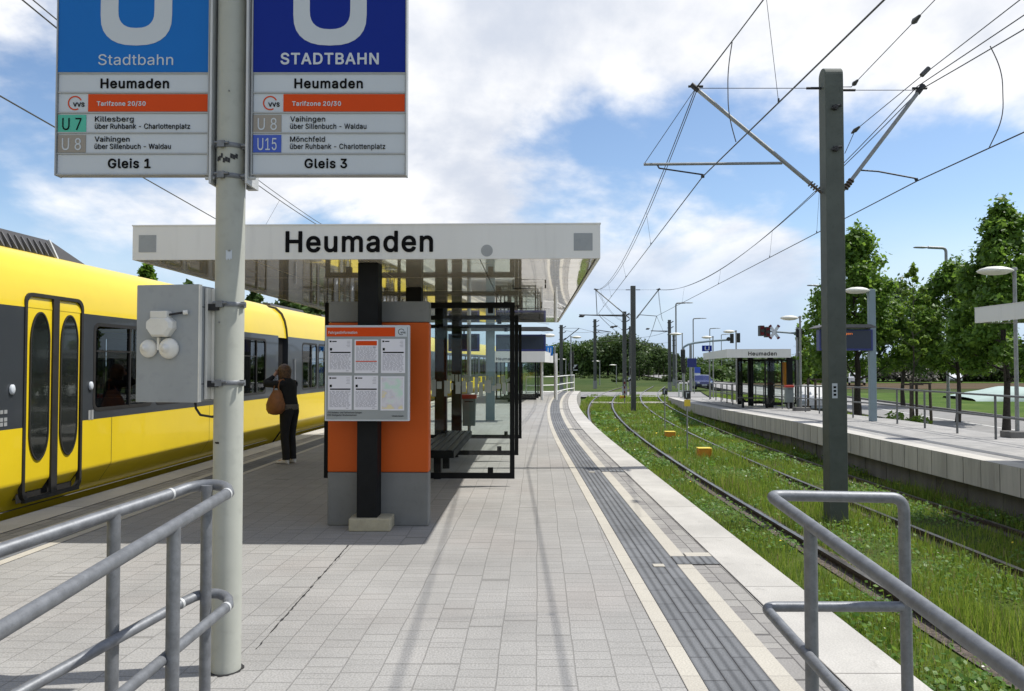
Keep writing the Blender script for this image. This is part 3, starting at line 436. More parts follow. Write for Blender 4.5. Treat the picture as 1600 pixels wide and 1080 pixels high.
M = dict(
    paver=pavermat('concrete_pavers', .145, .205, (.292, .285, .272), (.268, .262, .25), (.198, .193, .183), mortar=.0042, pink=.14, bump=.6, big=.13, grain=.2),
    paver2=pavermat('far_platform_pavers', .27, .2, (.34, .33, .315), (.28, .275, .265), (.17, .165, .16)),
    small=pavermat('edge_pavers', .2, .115, (.29, .28, .26), (.22, .21, .20), (.11, .105, .10), bump=.7, mortar=.005),
    tact=pavermat('ribbed_dark_paving', .3, .1166, (.145, .15, .157), (.12, .125, .132), (.055, .055, .058), mortar=.004, ribs=17.15, bump=.8, jit=False, big=.2),
    cream=pavermat('cream_line_paving', .4, .4, (.43, .405, .35), (.395, .37, .32), (.28, .26, .23), mortar=.004, jit=False, bump=.3, big=.10),
    coping=pavermat('concrete_coping', 1.5, .9, (.42, .405, .375), (.39, .375, .345), (.2, .19, .175), mortar=.007, jit=False, bump=.3, big=.2),
    coping2=pavermat('far_coping', 1.0, .9, (.47, .45, .41), (.42, .405, .37), (.22, .21, .2), mortar=.008, jit=False, bump=.3, big=.14),
    conc=mat('concrete', (.36, .35, .33), .85, var=.15, vs=2.5, bump=.2, grime=.3),
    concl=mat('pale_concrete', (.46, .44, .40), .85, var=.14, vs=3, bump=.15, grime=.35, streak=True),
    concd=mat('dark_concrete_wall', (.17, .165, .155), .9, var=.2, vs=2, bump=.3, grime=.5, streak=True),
    panelc=mat('grey_panel', (.19, .195, .19), .75, var=.08, vs=3, bump=.08, grime=.15, spec=.2),
    orange=mat('orange_enamel', (.50, .085, .007), .5, var=.04, vs=1.5, spec=.25),
    white=mat('white_enamel', (.72, .715, .69), .4, var=.03, vs=1.6, coat=.1, grime=.14, streak=True),
    alu=mat('brushed_aluminium', (.36, .37, .37), .5, metal=.3, var=.06, vs=8),
    alul=mat('light_aluminium', (.50, .51, .51), .5, metal=.2, var=.05, vs=5),
    galv=mat('galvanised_steel', (.20, .21, .225), .52, metal=.45, var=.14, vs=26, grime=.3, bump=.05, bs=120),
    galvp=mat('galvanised_post', (.27, .28, .28), .55, metal=.4, var=.12, vs=10, grime=.2),
    pole=mat('pale_painted_pole', (.40, .41, .365), .55, var=.06, vs=3, grime=.16, bump=.03, bs=30, spec=.3),
    mast=mat('grey_green_mast', (.095, .108, .095), .65, var=.1, vs=3, grime=.25, bump=.04, spec=.25),
    mastf=mat('grey_far_mast', (.07, .075, .07), .7, var=.1, vs=2),
    black=mat('black_steel', (.010, .011, .012), .6, var=.15, vs=6, spec=.15),
    dark=mat('dark_rubber', (.02, .02, .022), .6, var=.2, vs=8),
    wood=mat('dark_slats', (.045, .043, .04), .55, var=.25, vs=9, streak=False, bump=.1),
    teal=mat('blue_grey_column', (.19, .25, .28), .5, var=.05, vs=4, grime=.1),
    insul=mat('brown_insulator', (.10, .075, .06), .4, var=.2, vs=10),
    wire=mat('copper_wire', (.055, .058, .06), .5, metal=.3, var=.1),
    rail=mat('rail_side_rust', (.075, .05, .035), .8, var=.3, vs=12, bump=.3),
    railtop=mat('rail_head_steel', (.27, .25, .235), .3, metal=.85, var=.1, vs=8),
    yellow=mat('yellow_train_paint', (.70, .515, .013), .3, var=.03, vs=1.2, coat=.3, grime=.05),
    anth=mat('anthracite_band', (.036, .041, .048), .3, var=.06, vs=2, coat=.4),
    rubber=mat('door_rubber', (.018, .017, .016), .6, var=.2, vs=5),
    roofg=mat('roof_grey', (.11, .11, .115), .7, var=.12, vs=2),
    louvre=mat('roof_louvre', (.055, .055, .06), .6, var=.1, vs=3),
    bluel=mat('light_blue_enamel', (.006, .14, .47), .45, var=.02, vs=2, spec=.15),
    blued=mat('deep_blue_enamel', (.004, .022, .235), .45, var=.02, vs=2, spec=.12),
    signw=mat('sign_white', (.52, .56, .60), .45, var=.02, vs=2, spec=.2),
    red=mat('orange_red_enamel', (.60, .062, .006), .5, var=.02, vs=2, spec=.15),
    green=mat('turquoise_enamel', (.05, .42, .30), .4, var=.02),
    taupe=mat('taupe_enamel', (.27, .24, .20), .4, var=.02),
    bluem=mat('line_blue_enamel', (.02, .07, .42), .4, var=.02),
    ink=mat('black_ink', (.008, .008, .009), .7, var=.05, spec=.05),
    inkg=mat('grey_ink', (.36, .36, .42), .6, var=.05),
    paper=mat('paper_sheet', (.70, .70, .76), .6, var=.03, vs=3),
    boxg=mat('pale_grey_cabinet', (.33, .35, .36), .55, var=.05, vs=4, grime=.14, spec=.25),
    boxw=mat('off_white_plastic_and_lit_metal', (.74, .72, .66), .45, var=.05, vs=8, grime=.08),
    lampw=mat('lamp_cover', (.70, .69, .62), .4, var=.05, vs=5),
    asphalt=mat('asphalt_road', (.25, .245, .238), .9, var=.12, vs=1.2, bump=.3, bs=60, grime=.15),
    line=mat('road_line', (.6, .6, .58), .8, var=.1, vs=6),
    bark=mat('bark', (.055, .045, .036), .9, var=.3, vs=14, bump=.8, bs=30),
    stake=mat('wooden_stake', (.09, .072, .055), .85, var=.25, vs=12, bump=.3),
    fleece=mat('mint_crop_cover', (.36, .46, .42), .7, var=.08, vs=.8, bump=.3, bs=5),
    beige=mat('beige_footing', (.42, .385, .28), .85, var=.1, vs=8, bump=.2, grime=.2),
    skin=mat('skin', (.45, .26, .19), .55, var=.05, vs=20), hair=mat('brown_hair', (.15, .075, .032), .5, var=.35, vs=40, bump=.6, bs=90),
    jacket=mat('black_cloth', (.012, .012, .013), .9, var=.2, vs=15, bump=.3, bs=60), grey=mat('grey_knit', (.14, .125, .11), .9, var=.15, vs=30, bump=.3),
    denim=mat('dark_trousers', (.010, .010, .012), .85, var=.2, vs=18, bump=.2), shoe=mat('white_canvas', (.6, .58, .55), .7, var=.06, vs=20),
    bag=mat('tan_leather', (.30, .115, .035), .55, var=.18, vs=9, bump=.25, bs=25),
    carblue=mat('blue_car_paint', (.02, .026, .10), .25, metal=.3, var=.03, coat=.7), carwhite=mat('white_car_paint', (.7, .7, .7), .3, var=.02, coat=.5),
    tyre=mat('tyre', (.015, .015, .015), .8, var=.1), signal=mat('signal_housing', (.02, .022, .02), .6, var=.1), redd=mat('dark_red_signal', (.10, .008, .012), .6, var=.08, spec=.2),
    binred=mat('red_bin_rim', (.42, .035, .02), .5, var=.08), bing=mat('grey_green_bin', (.16, .185, .185), .5, var=.06, vs=4),
    ybox=mat('amber_track_box', (.62, .25, .015), .55, var=.1, vs=10, grime=.2), yelp=mat('yellow_plate', (.75, .55, .05), .5, var=.05),
    fenceg=mat('grey_fence_tube', (.16, .165, .165), .55, metal=.3, var=.12, vs=10, spec=.3), boardg=mat('board_grey', (.30, .325, .33), .5, var=.04, spec=.25),
    brown=groundmat('ploughed_field', [(.06, .042, .026), (.085, .06, .036), (.10, .085, .04)], .3),
    ground=groundmat('meadow', [(.022, .042, .009), (.034, .06, .012), (.055, .075, .02), (.04, .062, .014)], .12),
    bed=groundmat('track_bed', [(.085, .055, .035), (.05, .075, .018), (.075, .105, .02), (.12, .095, .06)], 1.1),
    field=groundmat('bright_meadow', [(.04, .08, .012), (.055, .10, .016), (.10, .14, .03)], .35),
    ballast=mat('ballast', (.14, .11, .09), .95, var=.4, vs=30, bump=1.0, bs=35),
    glass=glassmat('clear_glass', (.955, .975, .965), .6), tglass=glassmat('tinted_train_glass', (.42, .46, .46), 1.4), cglass=mat('car_glass', (.02, .025, .03), .08, var=.05, coat=.3),
    dglass=mat('display_screen', (.012, .016, .035), .12, var=.05), dblue=mat('display_blue_frame', (.015, .025, .16), .4, var=.05),
    etch=mat('etched_stripe', (.34, .38, .36), .6, var=.05),
    hedge=leafmat('hedge_leaf', (.03, .055, .012), (.06, .095, .02), .25),
    leafa=leafmat('fresh_leaf', (.05, .115, .016), (.13, .23, .03), .45), leafd=leafmat('dark_leaf', (.034, .072, .014), (.068, .12, .024), .32),
    leaff=leafmat('far_leaf', (.035, .068, .018), (.07, .115, .028), .3), leafy=leafmat('young_leaf', (.08, .15, .02), (.15, .24, .03), .4),
    straw=leafmat('dry_grass', (.20, .17, .07), (.32, .27, .13), .3), tallg=leafmat('tall_grass', (.10, .17, .02), (.20, .28, .04), .4),
    grass=leafmat('grass_blade', (.07, .145, .015), (.215, .29, .045), .42), clover=leafmat('weed_leaf', (.06, .145, .02), (.14, .24, .04), .38),
    flow=mat('white_flower', (.75, .75, .62), .7, var=.05), flowy=mat('yellow_flower', (.7, .55, .03), .7, var=.05), bloss=leafmat('blossom', (.16, .15, .13), (.30, .27, .24), .2),
)
# mirror-like ceiling panels with slight waves
def ceilmat():
    m = bpy.data.materials.new('polished_ceiling'); m.use_nodes = True; n, l = m.node_tree.nodes, m.node_tree.links
    b = n['Principled BSDF']; b.inputs['Base Color'].default_value = (.93, .85, .67, 1); b.inputs['Metallic'].default_value = 0.; b.inputs['Roughness'].default_value = .05; b.inputs['Coat Weight'].default_value = 1.0; b.inputs['Coat Roughness'].default_value = .02; b.inputs['Coat IOR'].default_value = 1.55
    t = n.new('ShaderNodeTexCoord'); z = n.new('ShaderNodeTexNoise'); z.inputs['Scale'].default_value = 2.2; z.inputs['Detail'].default_value = 2; l.new(t.outputs['Object'], z.inputs['Vector'])
    bp = n.new('ShaderNodeBump'); bp.inputs['Strength'].default_value = .16; bp.inputs['Distance'].default_value = .03; l.new(z.outputs[0], bp.inputs['Height']); l.new(bp.outputs[0], b.inputs['Normal'])
    return m
M['ceil'] = ceilmat()
def emis(name, c, s):
    m = bpy.data.materials.new(name); m.use_nodes = True; b = m.node_tree.nodes['Principled BSDF']; b.inputs['Base Color'].default_value = (*c, 1)
    b.inputs['Emission Color'].default_value = (*c, 1); b.inputs['Emission Strength'].default_value = s; return m
M['led'] = emis('display_letters', (.9, .22, .03), .5)
M['sigred'] = emis('signal_red', (.8, .03, .02), .6)
# ------------------------------------------------------------------ the line of the platforms
def bend(d, k=500., d0=14., lim=75.):
    t = max(0., min(d, lim) - d0); o = t * t / k
    if d > lim: o += (d - lim) * 2 * t / k
    return o
def xr(d): return 2.05 + .004 * d + bend(d)                    # right edge of the island platform
def xl(d): return -5.5 + .035 * d + bend(d, 450., 14., 70.)      # left edge
def xp(d): return 8.15 + bend(d)                                # near edge of the far platform
def zp(d): return -.05 - .02 * max(0., d - 22.)                 # its level
def zi(d): return 0.0 if d > 3.0 else -.1 * (3.0 - d)            # island level, ramp towards the street
def strip(name, d0, d1, x0, x1, z, m, nx=1, step=.5, thick=0., kind=True, parent=None):
    n = max(1, int(math.ceil((d1 - d0) / step))); ds = [d0 + (d1 - d0) * i / n for i in range(n + 1)]
    if d0 < 3.0 < d1: ds = sorted(set(ds + [3.0]))
    vs, uv, fs = [], [], []
    for d in ds:
        a, b = x0(d), x1(d)
        for j in range(nx + 1):
            x = a + (b - a) * j / nx; vs.append((x, d, z(d))); uv.append((x - a + (j and 0) , d))
    w = nx + 1
    for i in range(len(ds) - 1):
        for j in range(nx): fs.append((i * w + j, i * w + j + 1, (i + 1) * w + j + 1, (i + 1) * w + j))
    me = bpy.data.meshes.new(name); me.from_pydata(vs, [], fs); me.materials.append(m)
    l = me.uv_layers.new(name='UVMap')
    l.data.foreach_set('uv', [c for lp in me.loops for c in uv[lp.vertex_index]])
    for p in me.polygons: p.use_smooth = True
    o = bpy.data.objects.new(name, me); COL.objects.link(o)
    if kind: struct(o)
    if parent: o.parent = parent
    return o
D0, D1 = -8.0, 46.0
def lift(h): return lambda d: zi(d) + h
def rr(o): return lambda d: xr(d) - o
def ll(o): return lambda d: xl(d) + o

# ground: one sheet to the horizon
g = MB(); g.add([(-900, -300, -1.06), (900, -300, -1.06), (900, 1500, -1.06), (-900, 1500, -1.06)], [(0, 1, 2, 3)])
struct(g.build('ground', M['ground']))
strip('track_bed', -20, 90, lambda d: 1.9 + bend(d), lambda d: 8.6 + bend(d), lambda d: -1.0, M['bed'], nx=8, step=1.)

# island platform: paving, lines, kerb body
strip('platform', D0, D1, ll(1.2), rr(1.2), lift(0), M['paver'], nx=12)
for nm, a, b, h, m in (('cream_line', 1.2, 1.1, .004, 'cream'), ('tactile_paving', 1.1, .75, .004, 'tact'), ('cream_line', .75, .63, .004, 'cream'), ('edge_paving', .63, .40, .0, 'small'), ('platform_coping', .40, 0., .006, 'coping')):
    strip(nm, D0, D1, rr(a), rr(b), lift(h), M[m]); strip(nm, D0, D1, ll(b), ll(a), lift(h), M[m])
body = MB()
for fx in (lambda d: xr(d) - .001, lambda d: xl(d) + .001):
    ds = [D0 + i for i in range(int(D1 - D0) + 1)]
    vs = [(fx(d), d, zi(d) + .005) for d in ds] + [(fx(d), d, -1.05) for d in ds]; n = len(ds)
    body.add(vs, [(i, i + 1, n + i + 1, n + i) for i in range(n - 1)], 0, True)
body.add([(xl(D1), D1, 0), (xr(D1), D1, 0), (xr(D1), D1, -1.05), (xl(D1), D1, -1.05)], [(0, 1, 2, 3)])
struct(body.build('platform_wall', M['conc']))
# cross marks in the tactile strip
for dd in (6.07, 11.2, 18.5, 27):
    strip('tactile_paving', dd - .12, dd + .12, rr(.75), rr(.40), lift(.008), M['tact'])
    strip('cream_line', dd + .12, dd + .24, rr(.62), rr(.405), lift(.008), M['cream'])
    strip('cream_line', dd - .20, dd - .12, rr(.95), rr(.86), lift(.009), M['cream'])
# a drain joint and one patched course in the paving
for (p0, p1) in (((545, 852), (400, 1015)), ((705, 560), (705, 561))):
    a, b_ = G(*p0, 0), G(*p1, 0)
    if (a - b_).length < .5: continue
    dr = (b_ - a).normalized(); sd_ = Vector((-dr.y, dr.x, 0)); dm = MB(); vs = []; nn = 60
    for i in range(nn + 1):
        c_ = a.lerp(b_, i / nn) + sd_ * rnd.uniform(-.004, .004) + Vector((0, 0, .0035)); w_ = max(.0012, rnd.gauss(.0042, .0028)); vs += [c_ - sd_ * w_, c_ + sd_ * w_]
    dm.add(vs, [(2 * i, 2 * i + 1, 2 * i + 3, 2 * i + 2) for i in range(nn)])
    struct(dm.build('paving_joint', M['dark']))

# far platform: paving slab on a set-back wall
P0, P1 = -6.0, 52.0
strip('far_platform', P0, P1, lambda d: xp(d) + .42, lambda d: xp(d) + 3.5, zp, M['paver2'], nx=4)
strip('far_platform_coping', P0, P1, xp, lambda d: xp(d) + .42, lambda d: zp(d) + .004, M['coping2'])
strip('far_tactile_paving', P0, P1, lambda d: xp(d) + .75, lambda d: xp(d) + 1.0, lambda d: zp(d) + .005, M['tact'])
fb = MB(); ds = [P0 + i for i in range(int(P1 - P0) + 1)]; n = len(ds)
q = [i for i in range(n - 1)]
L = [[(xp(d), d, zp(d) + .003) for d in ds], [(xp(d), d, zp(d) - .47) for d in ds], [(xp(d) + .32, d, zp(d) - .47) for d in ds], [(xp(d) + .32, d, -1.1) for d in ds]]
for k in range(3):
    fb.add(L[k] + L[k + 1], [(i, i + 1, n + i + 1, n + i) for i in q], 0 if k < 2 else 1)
bk = [(xp(d) + 3.5, d, zp(d)) for d in ds] + [(xp(d) + 3.5, d, -1.1) for d in ds]
fb.add(bk, [(i, i + 1, n + i + 1, n + i) for i in q], 1)
fb.add([L[0][-1], (xp(P1) + 3.5, P1, zp(P1)), (xp(P1) + 3.5, P1, -1.1), (xp(P1), P1, -1.1)], [(0, 1, 2, 3)], 0)
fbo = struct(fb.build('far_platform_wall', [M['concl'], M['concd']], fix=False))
# casting joints in the slab edge: thin dark grooves
jm = MB()
for i in range(int(P0) * 2, int(P1) * 2):
    d = i / 2 + .35; jm.box(xp(d) - .003, xp(d) + .02, d - .006, d + .006, zp(d) - .468, zp(d) - .002)
    if i % 2 == 0: jm.box(xp(d) + .315, xp(d) + .33, d + .4, d + .415, -1.05, zp(d) - .475)
struct(jm.build('casting_joints', M['concd']))

# rails
def railmesh(off, lab):
    ds = [2 + i * .8 for i in range(int(88 / .8))]
    prof = [(-.065, -.17), (.065, -.17), (.065, -.155), (.012, -.13), (.012, -.045), (.036, -.035), (.036, 0), (-.036, 0), (-.036, -.035), (-.012, -.045), (-.012, -.13), (-.065, -.155)]
    rg = [[(off + bend(d) + a, d, -.90 + b) for a, b in prof] for d in ds]
    m = MB(); m.loft(rg, 0, False)
    n = len(prof); k = 0
    for fi, f in enumerate(m.f):
        j = fi % n if fi < n * (len(ds) - 1) else -1
        if j == 6: m.m[fi] = 1
    o = m.build('rail', [M['rail'], M['railtop']]); tag(o, lab, 'rail', 'rails in the grass')
    return o
RA, RB, RC, RD = 2.78, 4.21, 6.24, 7.67
railmesh(RA, 'steel rail running closest to the pale edge of the near platform'); railmesh(RB, 'steel rail second from the near platform, left of the grey mast')
railmesh(RC, 'steel rail just to the right of the grey mast in the grass'); railmesh(RD, 'steel rail running closest below the far platform wall')
for nm, o in (('ballast_strip', RA), ('ballast_strip', RB), ('ballast_strip', RC), ('ballast_strip', RD)):
    strip(nm, 0, 60, lambda d, o=o: o - .2 + bend(d), lambda d, o=o: o + .22 + bend(d), lambda d: -.985, M['ballast'], step=1.)
strip('ballast_strip', -10, 60, lambda d: xl(d) - 3.2, lambda d: xl(d) - .02, lambda d: -1.0, M['ballast'], step=1.)
# path and level crossing over the tracks
def sheet(name, pts, z, m):
    k = MB(); k.add([(x, y, z) for x, y in pts], [tuple(range(len(pts)))]); return struct(k.build(name, m))
sheet('foot_path', [(5.2, 49.2), (13.8, 49.2), (14.2, 51.2), (5.6, 51.2)], -.915, M['cream'])
sheet('level_crossing', [(-40, 59), (21, 59), (23, 70), (-40, 70)], -.92, M['asphalt'])
# road beside the far platform
rd = [(-10, 12.6), (12, 12.7), (25, 13.4), (40, 15.2), (60, 17.6), (90, 20.6), (140, 26.), (260, 38.)]
def roadx(d, a):
    for (d0, x0), (d1, x1) in zip(rd, rd[1:]):
        if d <= d1: return x0 + (x1 - x0) * (d - d0) / (d1 - d0) + a
    return rd[-1][1] + a
RZ = -.86
strip('road', -10, 260, lambda d: roadx(d, 2.4), lambda d: roadx(d, 8.4), lambda d: RZ, M['asphalt'], nx=2, step=4.)
strip('road_marking', -10, 260, lambda d: roadx(d, 5.3), lambda d: roadx(d, 5.44), lambda d: RZ + .004, M['line'], step=4.)
strip('road_marking', -10, 260, lambda d: roadx(d, 2.6), lambda d: roadx(d, 2.72), lambda d: RZ + .004, M['line'], step=4.)
kb = MB()
for (a, b_) in ((8.4, 8.58), (2.22, 2.4)):
    for i in range(-10, 120, 4):
        p = [(roadx(i, a), i, RZ - .1), (roadx(i, b_), i, RZ - .1), (roadx(i, b_), i, RZ + .12), (roadx(i, a), i, RZ + .12)]
        kb.prism([Vector(t) for t in p], Vector((roadx(i + 3.98, 0) - roadx(i, 0), 3.98, 0)))
struct(kb.build('road_kerb', M['concd']))
strip('verge', -10, 70, lambda d: xp(d) + 3.52, lambda d: roadx(d, 2.2), lambda d: RZ + .02, M['bed'], nx=2, step=2.)
# fields beyond the road
sheet('meadow_field', [(roadx(0, 8.7), 0), (roadx(40, 8.7), 40), (roadx(70, 8.7), 70), (120, 78), (160, 10)], -1.03, M['field'])
sheet('ploughed_field', [(26, 82), (160, 82), (220, 108), (30, 108)], -1.02, M['brown'])
sheet('far_meadow', [(26, 108.5), (230, 108.5), (300, 150), (32, 150)], -1.01, M['field'])

# ------------------------------------------------------------------ handrails at the head of the ramp
def rail_at(p0, p1, t): return Vector(p0).lerp(Vector(p1), t)
def slopeP(px, py, d0, top, sl=.1):
    # point seen at px,py on a rail that is `top` high at d0 and falls towards the camera
    r = ray(px, py); # z = top - sl*(d0-y)
    t = (top - sl * d0 - EYE) / (r.z - sl * r.y); return Vector((0, 0, EYE)) + r * t
HD = 2.97; HT = P(360, 766, HD).z; HM = P(360, 945, HD).z
def extend(a, b, L): return a + (b - a).normalized() * L
# left pair of rails joined by loops in front of the sign pole
lt = thing('handrail', 'grey galvanised double handrail on the left joined by loops beside the sign pole', 'handrail', (-1.3, HD, 0))
rT0 = P(357, 770, HD); rT1 = slopeP(0, 985, HD, HT); rT1 = extend(rT0, rT1, 4.0)
lT0 = P(272, 770, HD); lT1 = slopeP(0, 860, HD, HT); lT1 = extend(lT0, lT1, 4.0)
rM0 = P(357, 946, HD); rM1 = slopeP(195, 1080, HD, HM); rM1 = extend(rM0, rM1, 4.0)
lM0 = P(288, 940, HD); lM1 = slopeP(35, 1080, HD, HM); lM1 = extend(lM0, lM1, 4.0)
def arc(a, b, bulge, n=8):
    """half loop from a to b pushed out along bulge"""
    a, b, bulge = Vector(a), Vector(b), Vector(bulge); out = []
    for i in range(n + 1):
        t = i / n; s_ = math.sin(math.pi * t) ** .6; out.append(a.lerp(b, t) + bulge * s_)
    return out
r_ = .0222
m = MB(); m.tube([lT1] + arc(lT0, rT0, (0, .09, .018)) + [rT1], r_, 16); m.build('top_rail', M['galv'], lt)
m = MB(); m.tube([lM1] + arc(lM0, rM0, (0, .09, .012)) + [rM1], r_ * .9, 16); m.build('mid_rail', M['galv'], lt)
def post_at(a, b, px, zb, parent, r=.0225, mi='galv', zt=None):
    best = None
    for i in range(2001):
        p = a.lerp(b, i / 2000); q = p - Vector((0, 0, EYE)); c, s = math.cos(PITCH), math.sin(PITCH)
        fwd = q.y * c + q.z * s
        if fwd < .2: continue
        x = CX + F * q.x / fwd; e = abs(x - px)
        if best is None or e < best[0]: best = (e, p.copy())
    p = best[1]; mm = MB(); mm.cyl((p.x, p.y, p.z - .005), (p.x, p.y, zi(p.y) + zb), r, None, 16)
    mm.lathe([(r * 1.7, 0), (r * 1.7, .008), (r, .01)], (p.x, p.y, zi(p.y) + .002), 16)
    mm.build('post', M[mi], parent); return p
post_at(lT0, lT1, 178, 0, lt); post_at(rT0, rT1, 272, 0, lt)
pc = P(323, 790, HD + .06); mm = MB(); mm.cyl((pc.x, pc.y, HT + .01), (pc.x, pc.y, 0), .0222, None, 16); mm.lathe([(.045, 0), (.045, .008), (.026, .01)], (pc.x, pc.y, .002), 16); mm.build('post', M['galv'], lt)
for far in (2.6, 3.6):
    for (a, b_) in ((lT0, lT1), (rT0, rT1)):
        p = extend(a, b_, far); mm = MB(); mm.cyl((p.x, p.y, p.z), (p.x, p.y, zi(p.y)), .0225, None, 14); mm.build('post', M['galv'], lt)
for a, b_, rr_ in ((rT0, rT1, r_), (lT0, lT1, r_), (rM0, rM1, r_ * .9), (lM0, lM1, r_ * .9)):
    p = extend(a, b_, .015); q_ = extend(a, b_, .026); wl_ = MB(); wl_.tube([p, q_], rr_ + .0015, 16); wl_.build('weld_ring', M['alul'], lt)
# right rail
rt = thing('handrail', 'grey galvanised handrail on the right standing before the grass tracks', 'handrail', (1.2, HD, 0))
RT = P(1200, 772, HD).z; RM = P(1192, 948, HD).z
a0 = P(1202, 774, HD); a1 = P(1412, 778, HD); e1 = slopeP(1600, 1062, HD, RT); e1 = extend(a0, e1, 4.2)
b0 = P(1194, 948, HD); b1 = P(1410, 948, HD); e2 = slopeP(1312, 1080, HD, RM); e2 = extend(b0, e2, 4.0)
def fillet(pts, r, n=6):
    out = [Vector(pts[0])]
    for i in range(1, len(pts) - 1):
        p, a, b = Vector(pts[i]), Vector(pts[i - 1]), Vector(pts[i + 1]); u_, v_ = (a - p).normalized(), (b - p).normalized()
        for k in range(n + 1):
            t = k / n; q0, q1 = p + u_ * r * (1 - t), p + v_ * r * t; out.append(q0.lerp(q1, t))
    out.append(Vector(pts[-1])); return out
foot = Vector((a1.x + .006, a1.y, 0))
m = MB(); m.tube(fillet([e1, a0, a1, foot], .055, 10), r_, 16); m.build('top_rail', M['galv'], rt)
m = MB(); m.tube(fillet([e2, b0, Vector((b1.x, b1.y, b0.z))], .05, 10), r_ * .9, 16); m.build('mid_rail', M['galv'], rt)
post_at(a0, e1, 1266, 0, rt)
for far in (1.9, 3.2):
    p = extend(a0, e1, far); mm = MB(); mm.cyl((p.x, p.y, p.z), (p.x, p.y, zi(p.y)), .0225, None, 14); mm.build('post', M['galv'], rt)

# ------------------------------------------------------------------ sign pole with control box and two signs
PB = G(353, 1046, 0); PD = PB.y
m = MB(); vs = []
for i in range(40):
    q_ = 2 * math.pi * i / 40; vs += [(PB.x + .07 * math.cos(q_), PB.y + .07 * math.sin(q_), .0032), (PB.x + rnd.uniform(.083, .10) * math.cos(q_), PB.y + rnd.uniform(.083, .10) * math.sin(q_), .0032)]
m.add(vs, [(2 * i, 2 * i + 1, (2 * i + 3) % 80, (2 * i + 2) % 80) for i in range(40)]); struct(m.build('paving_joint', M['dark']))
sp_ = thing('sign_pole', 'pale painted steel pole rising through the picture between two blue signs', 'pole', PB)
m = MB(); pt = P(364, -300, PD); m.cyl((PB.x, PB.y, -.05), (PB.x, PB.y, pt.z), .0755, .0735, 32); m.build('shaft', M['pole'], sp_)
def clamp(py, bulge=.0, name='clamp'):
    z = P(356, py, PD).z; mm = MB()
    mm.lathe([(.079, -.012), (.081, -.010), (.081, .010), (.079, .012)], (PB.x, PB.y, z), 28)
    mm.cbox((PB.x - .02, PB.y - .085, z), (.035, .02, .034)); mm.cyl((PB.x - .055, PB.y - .088, z + .006), (PB.x + .02, PB.y - .088, z + .006), .007, None, 8)
    mm.cbox((PB.x + .08, PB.y - .02, z), (.022, .03, .03)); mm.cyl((PB.x + .072, PB.y - .05, z), (PB.x + .105, PB.y - .05, z), .008, None, 8)
    return mm.build(name, M['galv'], sp_)
for py in (232, 279, 477, 598): clamp(py)
m = MB()                                                          # flaking paint patch under the upper clamp
for i in range(9):
    a_ = -2.3 + i * .17; z = P(356, 252 + rnd.uniform(-4, 4), PD).z
    m.add([(PB.x + .0765 * math.cos(b_), PB.y + .0765 * math.sin(b_), z + dz) for b_, dz in ((a_, -.012), (a_ + .16, -.016), (a_ + .19, .008), (a_ + .02, .012))], [(0, 1, 2, 3)])
m.build('chipped_paint', M['dark'], sp_)
for zpx, sx in ((150, .2), (395, .35), (505, -.4)):
    z = P(356, zpx, PD).z; m = MB(); m.cyl((PB.x + .07 * sx, PB.y - .068, z), (PB.x + .07 * sx, PB.y - .080, z), .004, None, 8); m.build('rivet', M['galvp'], sp_)

for px, py, w_, h_ in ((367, 402, .03, .062), (340, 118, .012, .02), (348, 690, .03, .012)):           # scuffs and sticker remains
    c_ = P(px, py, PD); a0_ = math.asin(max(-.95, min(.95, (c_.x - PB.x - .004) / .0757))) - math.pi / 2; vs = []
    for i in range(6):
        for j in (0, 1): q_ = a0_ + (i / 5 - .5) * w_ / .0757; vs.append((PB.x + .0766 * math.cos(q_), PB.y + .0766 * math.sin(q_), c_.z + (j - .5) * h_ * (1 - .5 * rnd.random())))
    m = MB(); m.add(vs, [(2 * i, 2 * i + 2, 2 * i + 3, 2 * i + 1) for i in range(5)]); m.build('sticker_remains', M['signw'] if px != 348 else M['dark'], sp_)
def ushape(m, cx, zb, w, st, top, y, mi=0, n=14, bot=None):
    """letter U: outer width w, stroke st, bottom at zb, legs up to top"""
    ro, ri = w / 2, w / 2 - st; bo = bot or st
    ov, iv = [], []
    ez = ro * .86; iz = ri * .95
    for i in range(n + 1):
        a = math.pi + math.pi * i / n
        ov.append((cx + ro * math.copysign(abs(math.cos(a)) ** .8, math.cos(a)), y, zb + ez + ez * math.copysign(abs(math.sin(a)) ** .8, math.sin(a))))
        iv.append((cx + ri * math.copysign(abs(math.cos(a)) ** .8, math.cos(a)), y, zb + bo + iz + iz * math.copysign(abs(math.sin(a)) ** .8, math.sin(a))))
    ov = [(cx - ro, y, top)] + ov + [(cx + ro, y, top)]; iv = [(cx - ri, y, top)] + iv + [(cx + ri, y, top)]
    k = len(ov); m.add(ov + iv, [(i, i + 1, k + i + 1, k + i) for i in range(k - 1)], mi)
def logo(parent, cx, cz, r, y, local=False, mats=None):
    m = MB(); n = 22; v = []
    for i in range(n + 1):
        a = R(-60) - R(275) * i / n
        for q in (r, r * .82): v.append((cx + q * math.cos(a), y, cz + q * math.sin(a)))
    m.add(v, [(2 * i, 2 * i + 1, 2 * i + 3, 2 * i + 2) for i in range(n)])
    o = m.build('ring_logo', mats or M['red'], parent, local)
    text('logo_letters', 'VVS', cx - r * .25, y - .0005, cz - r * .48, r * 1.55, M['ink'], parent, bold=.02, local=local)
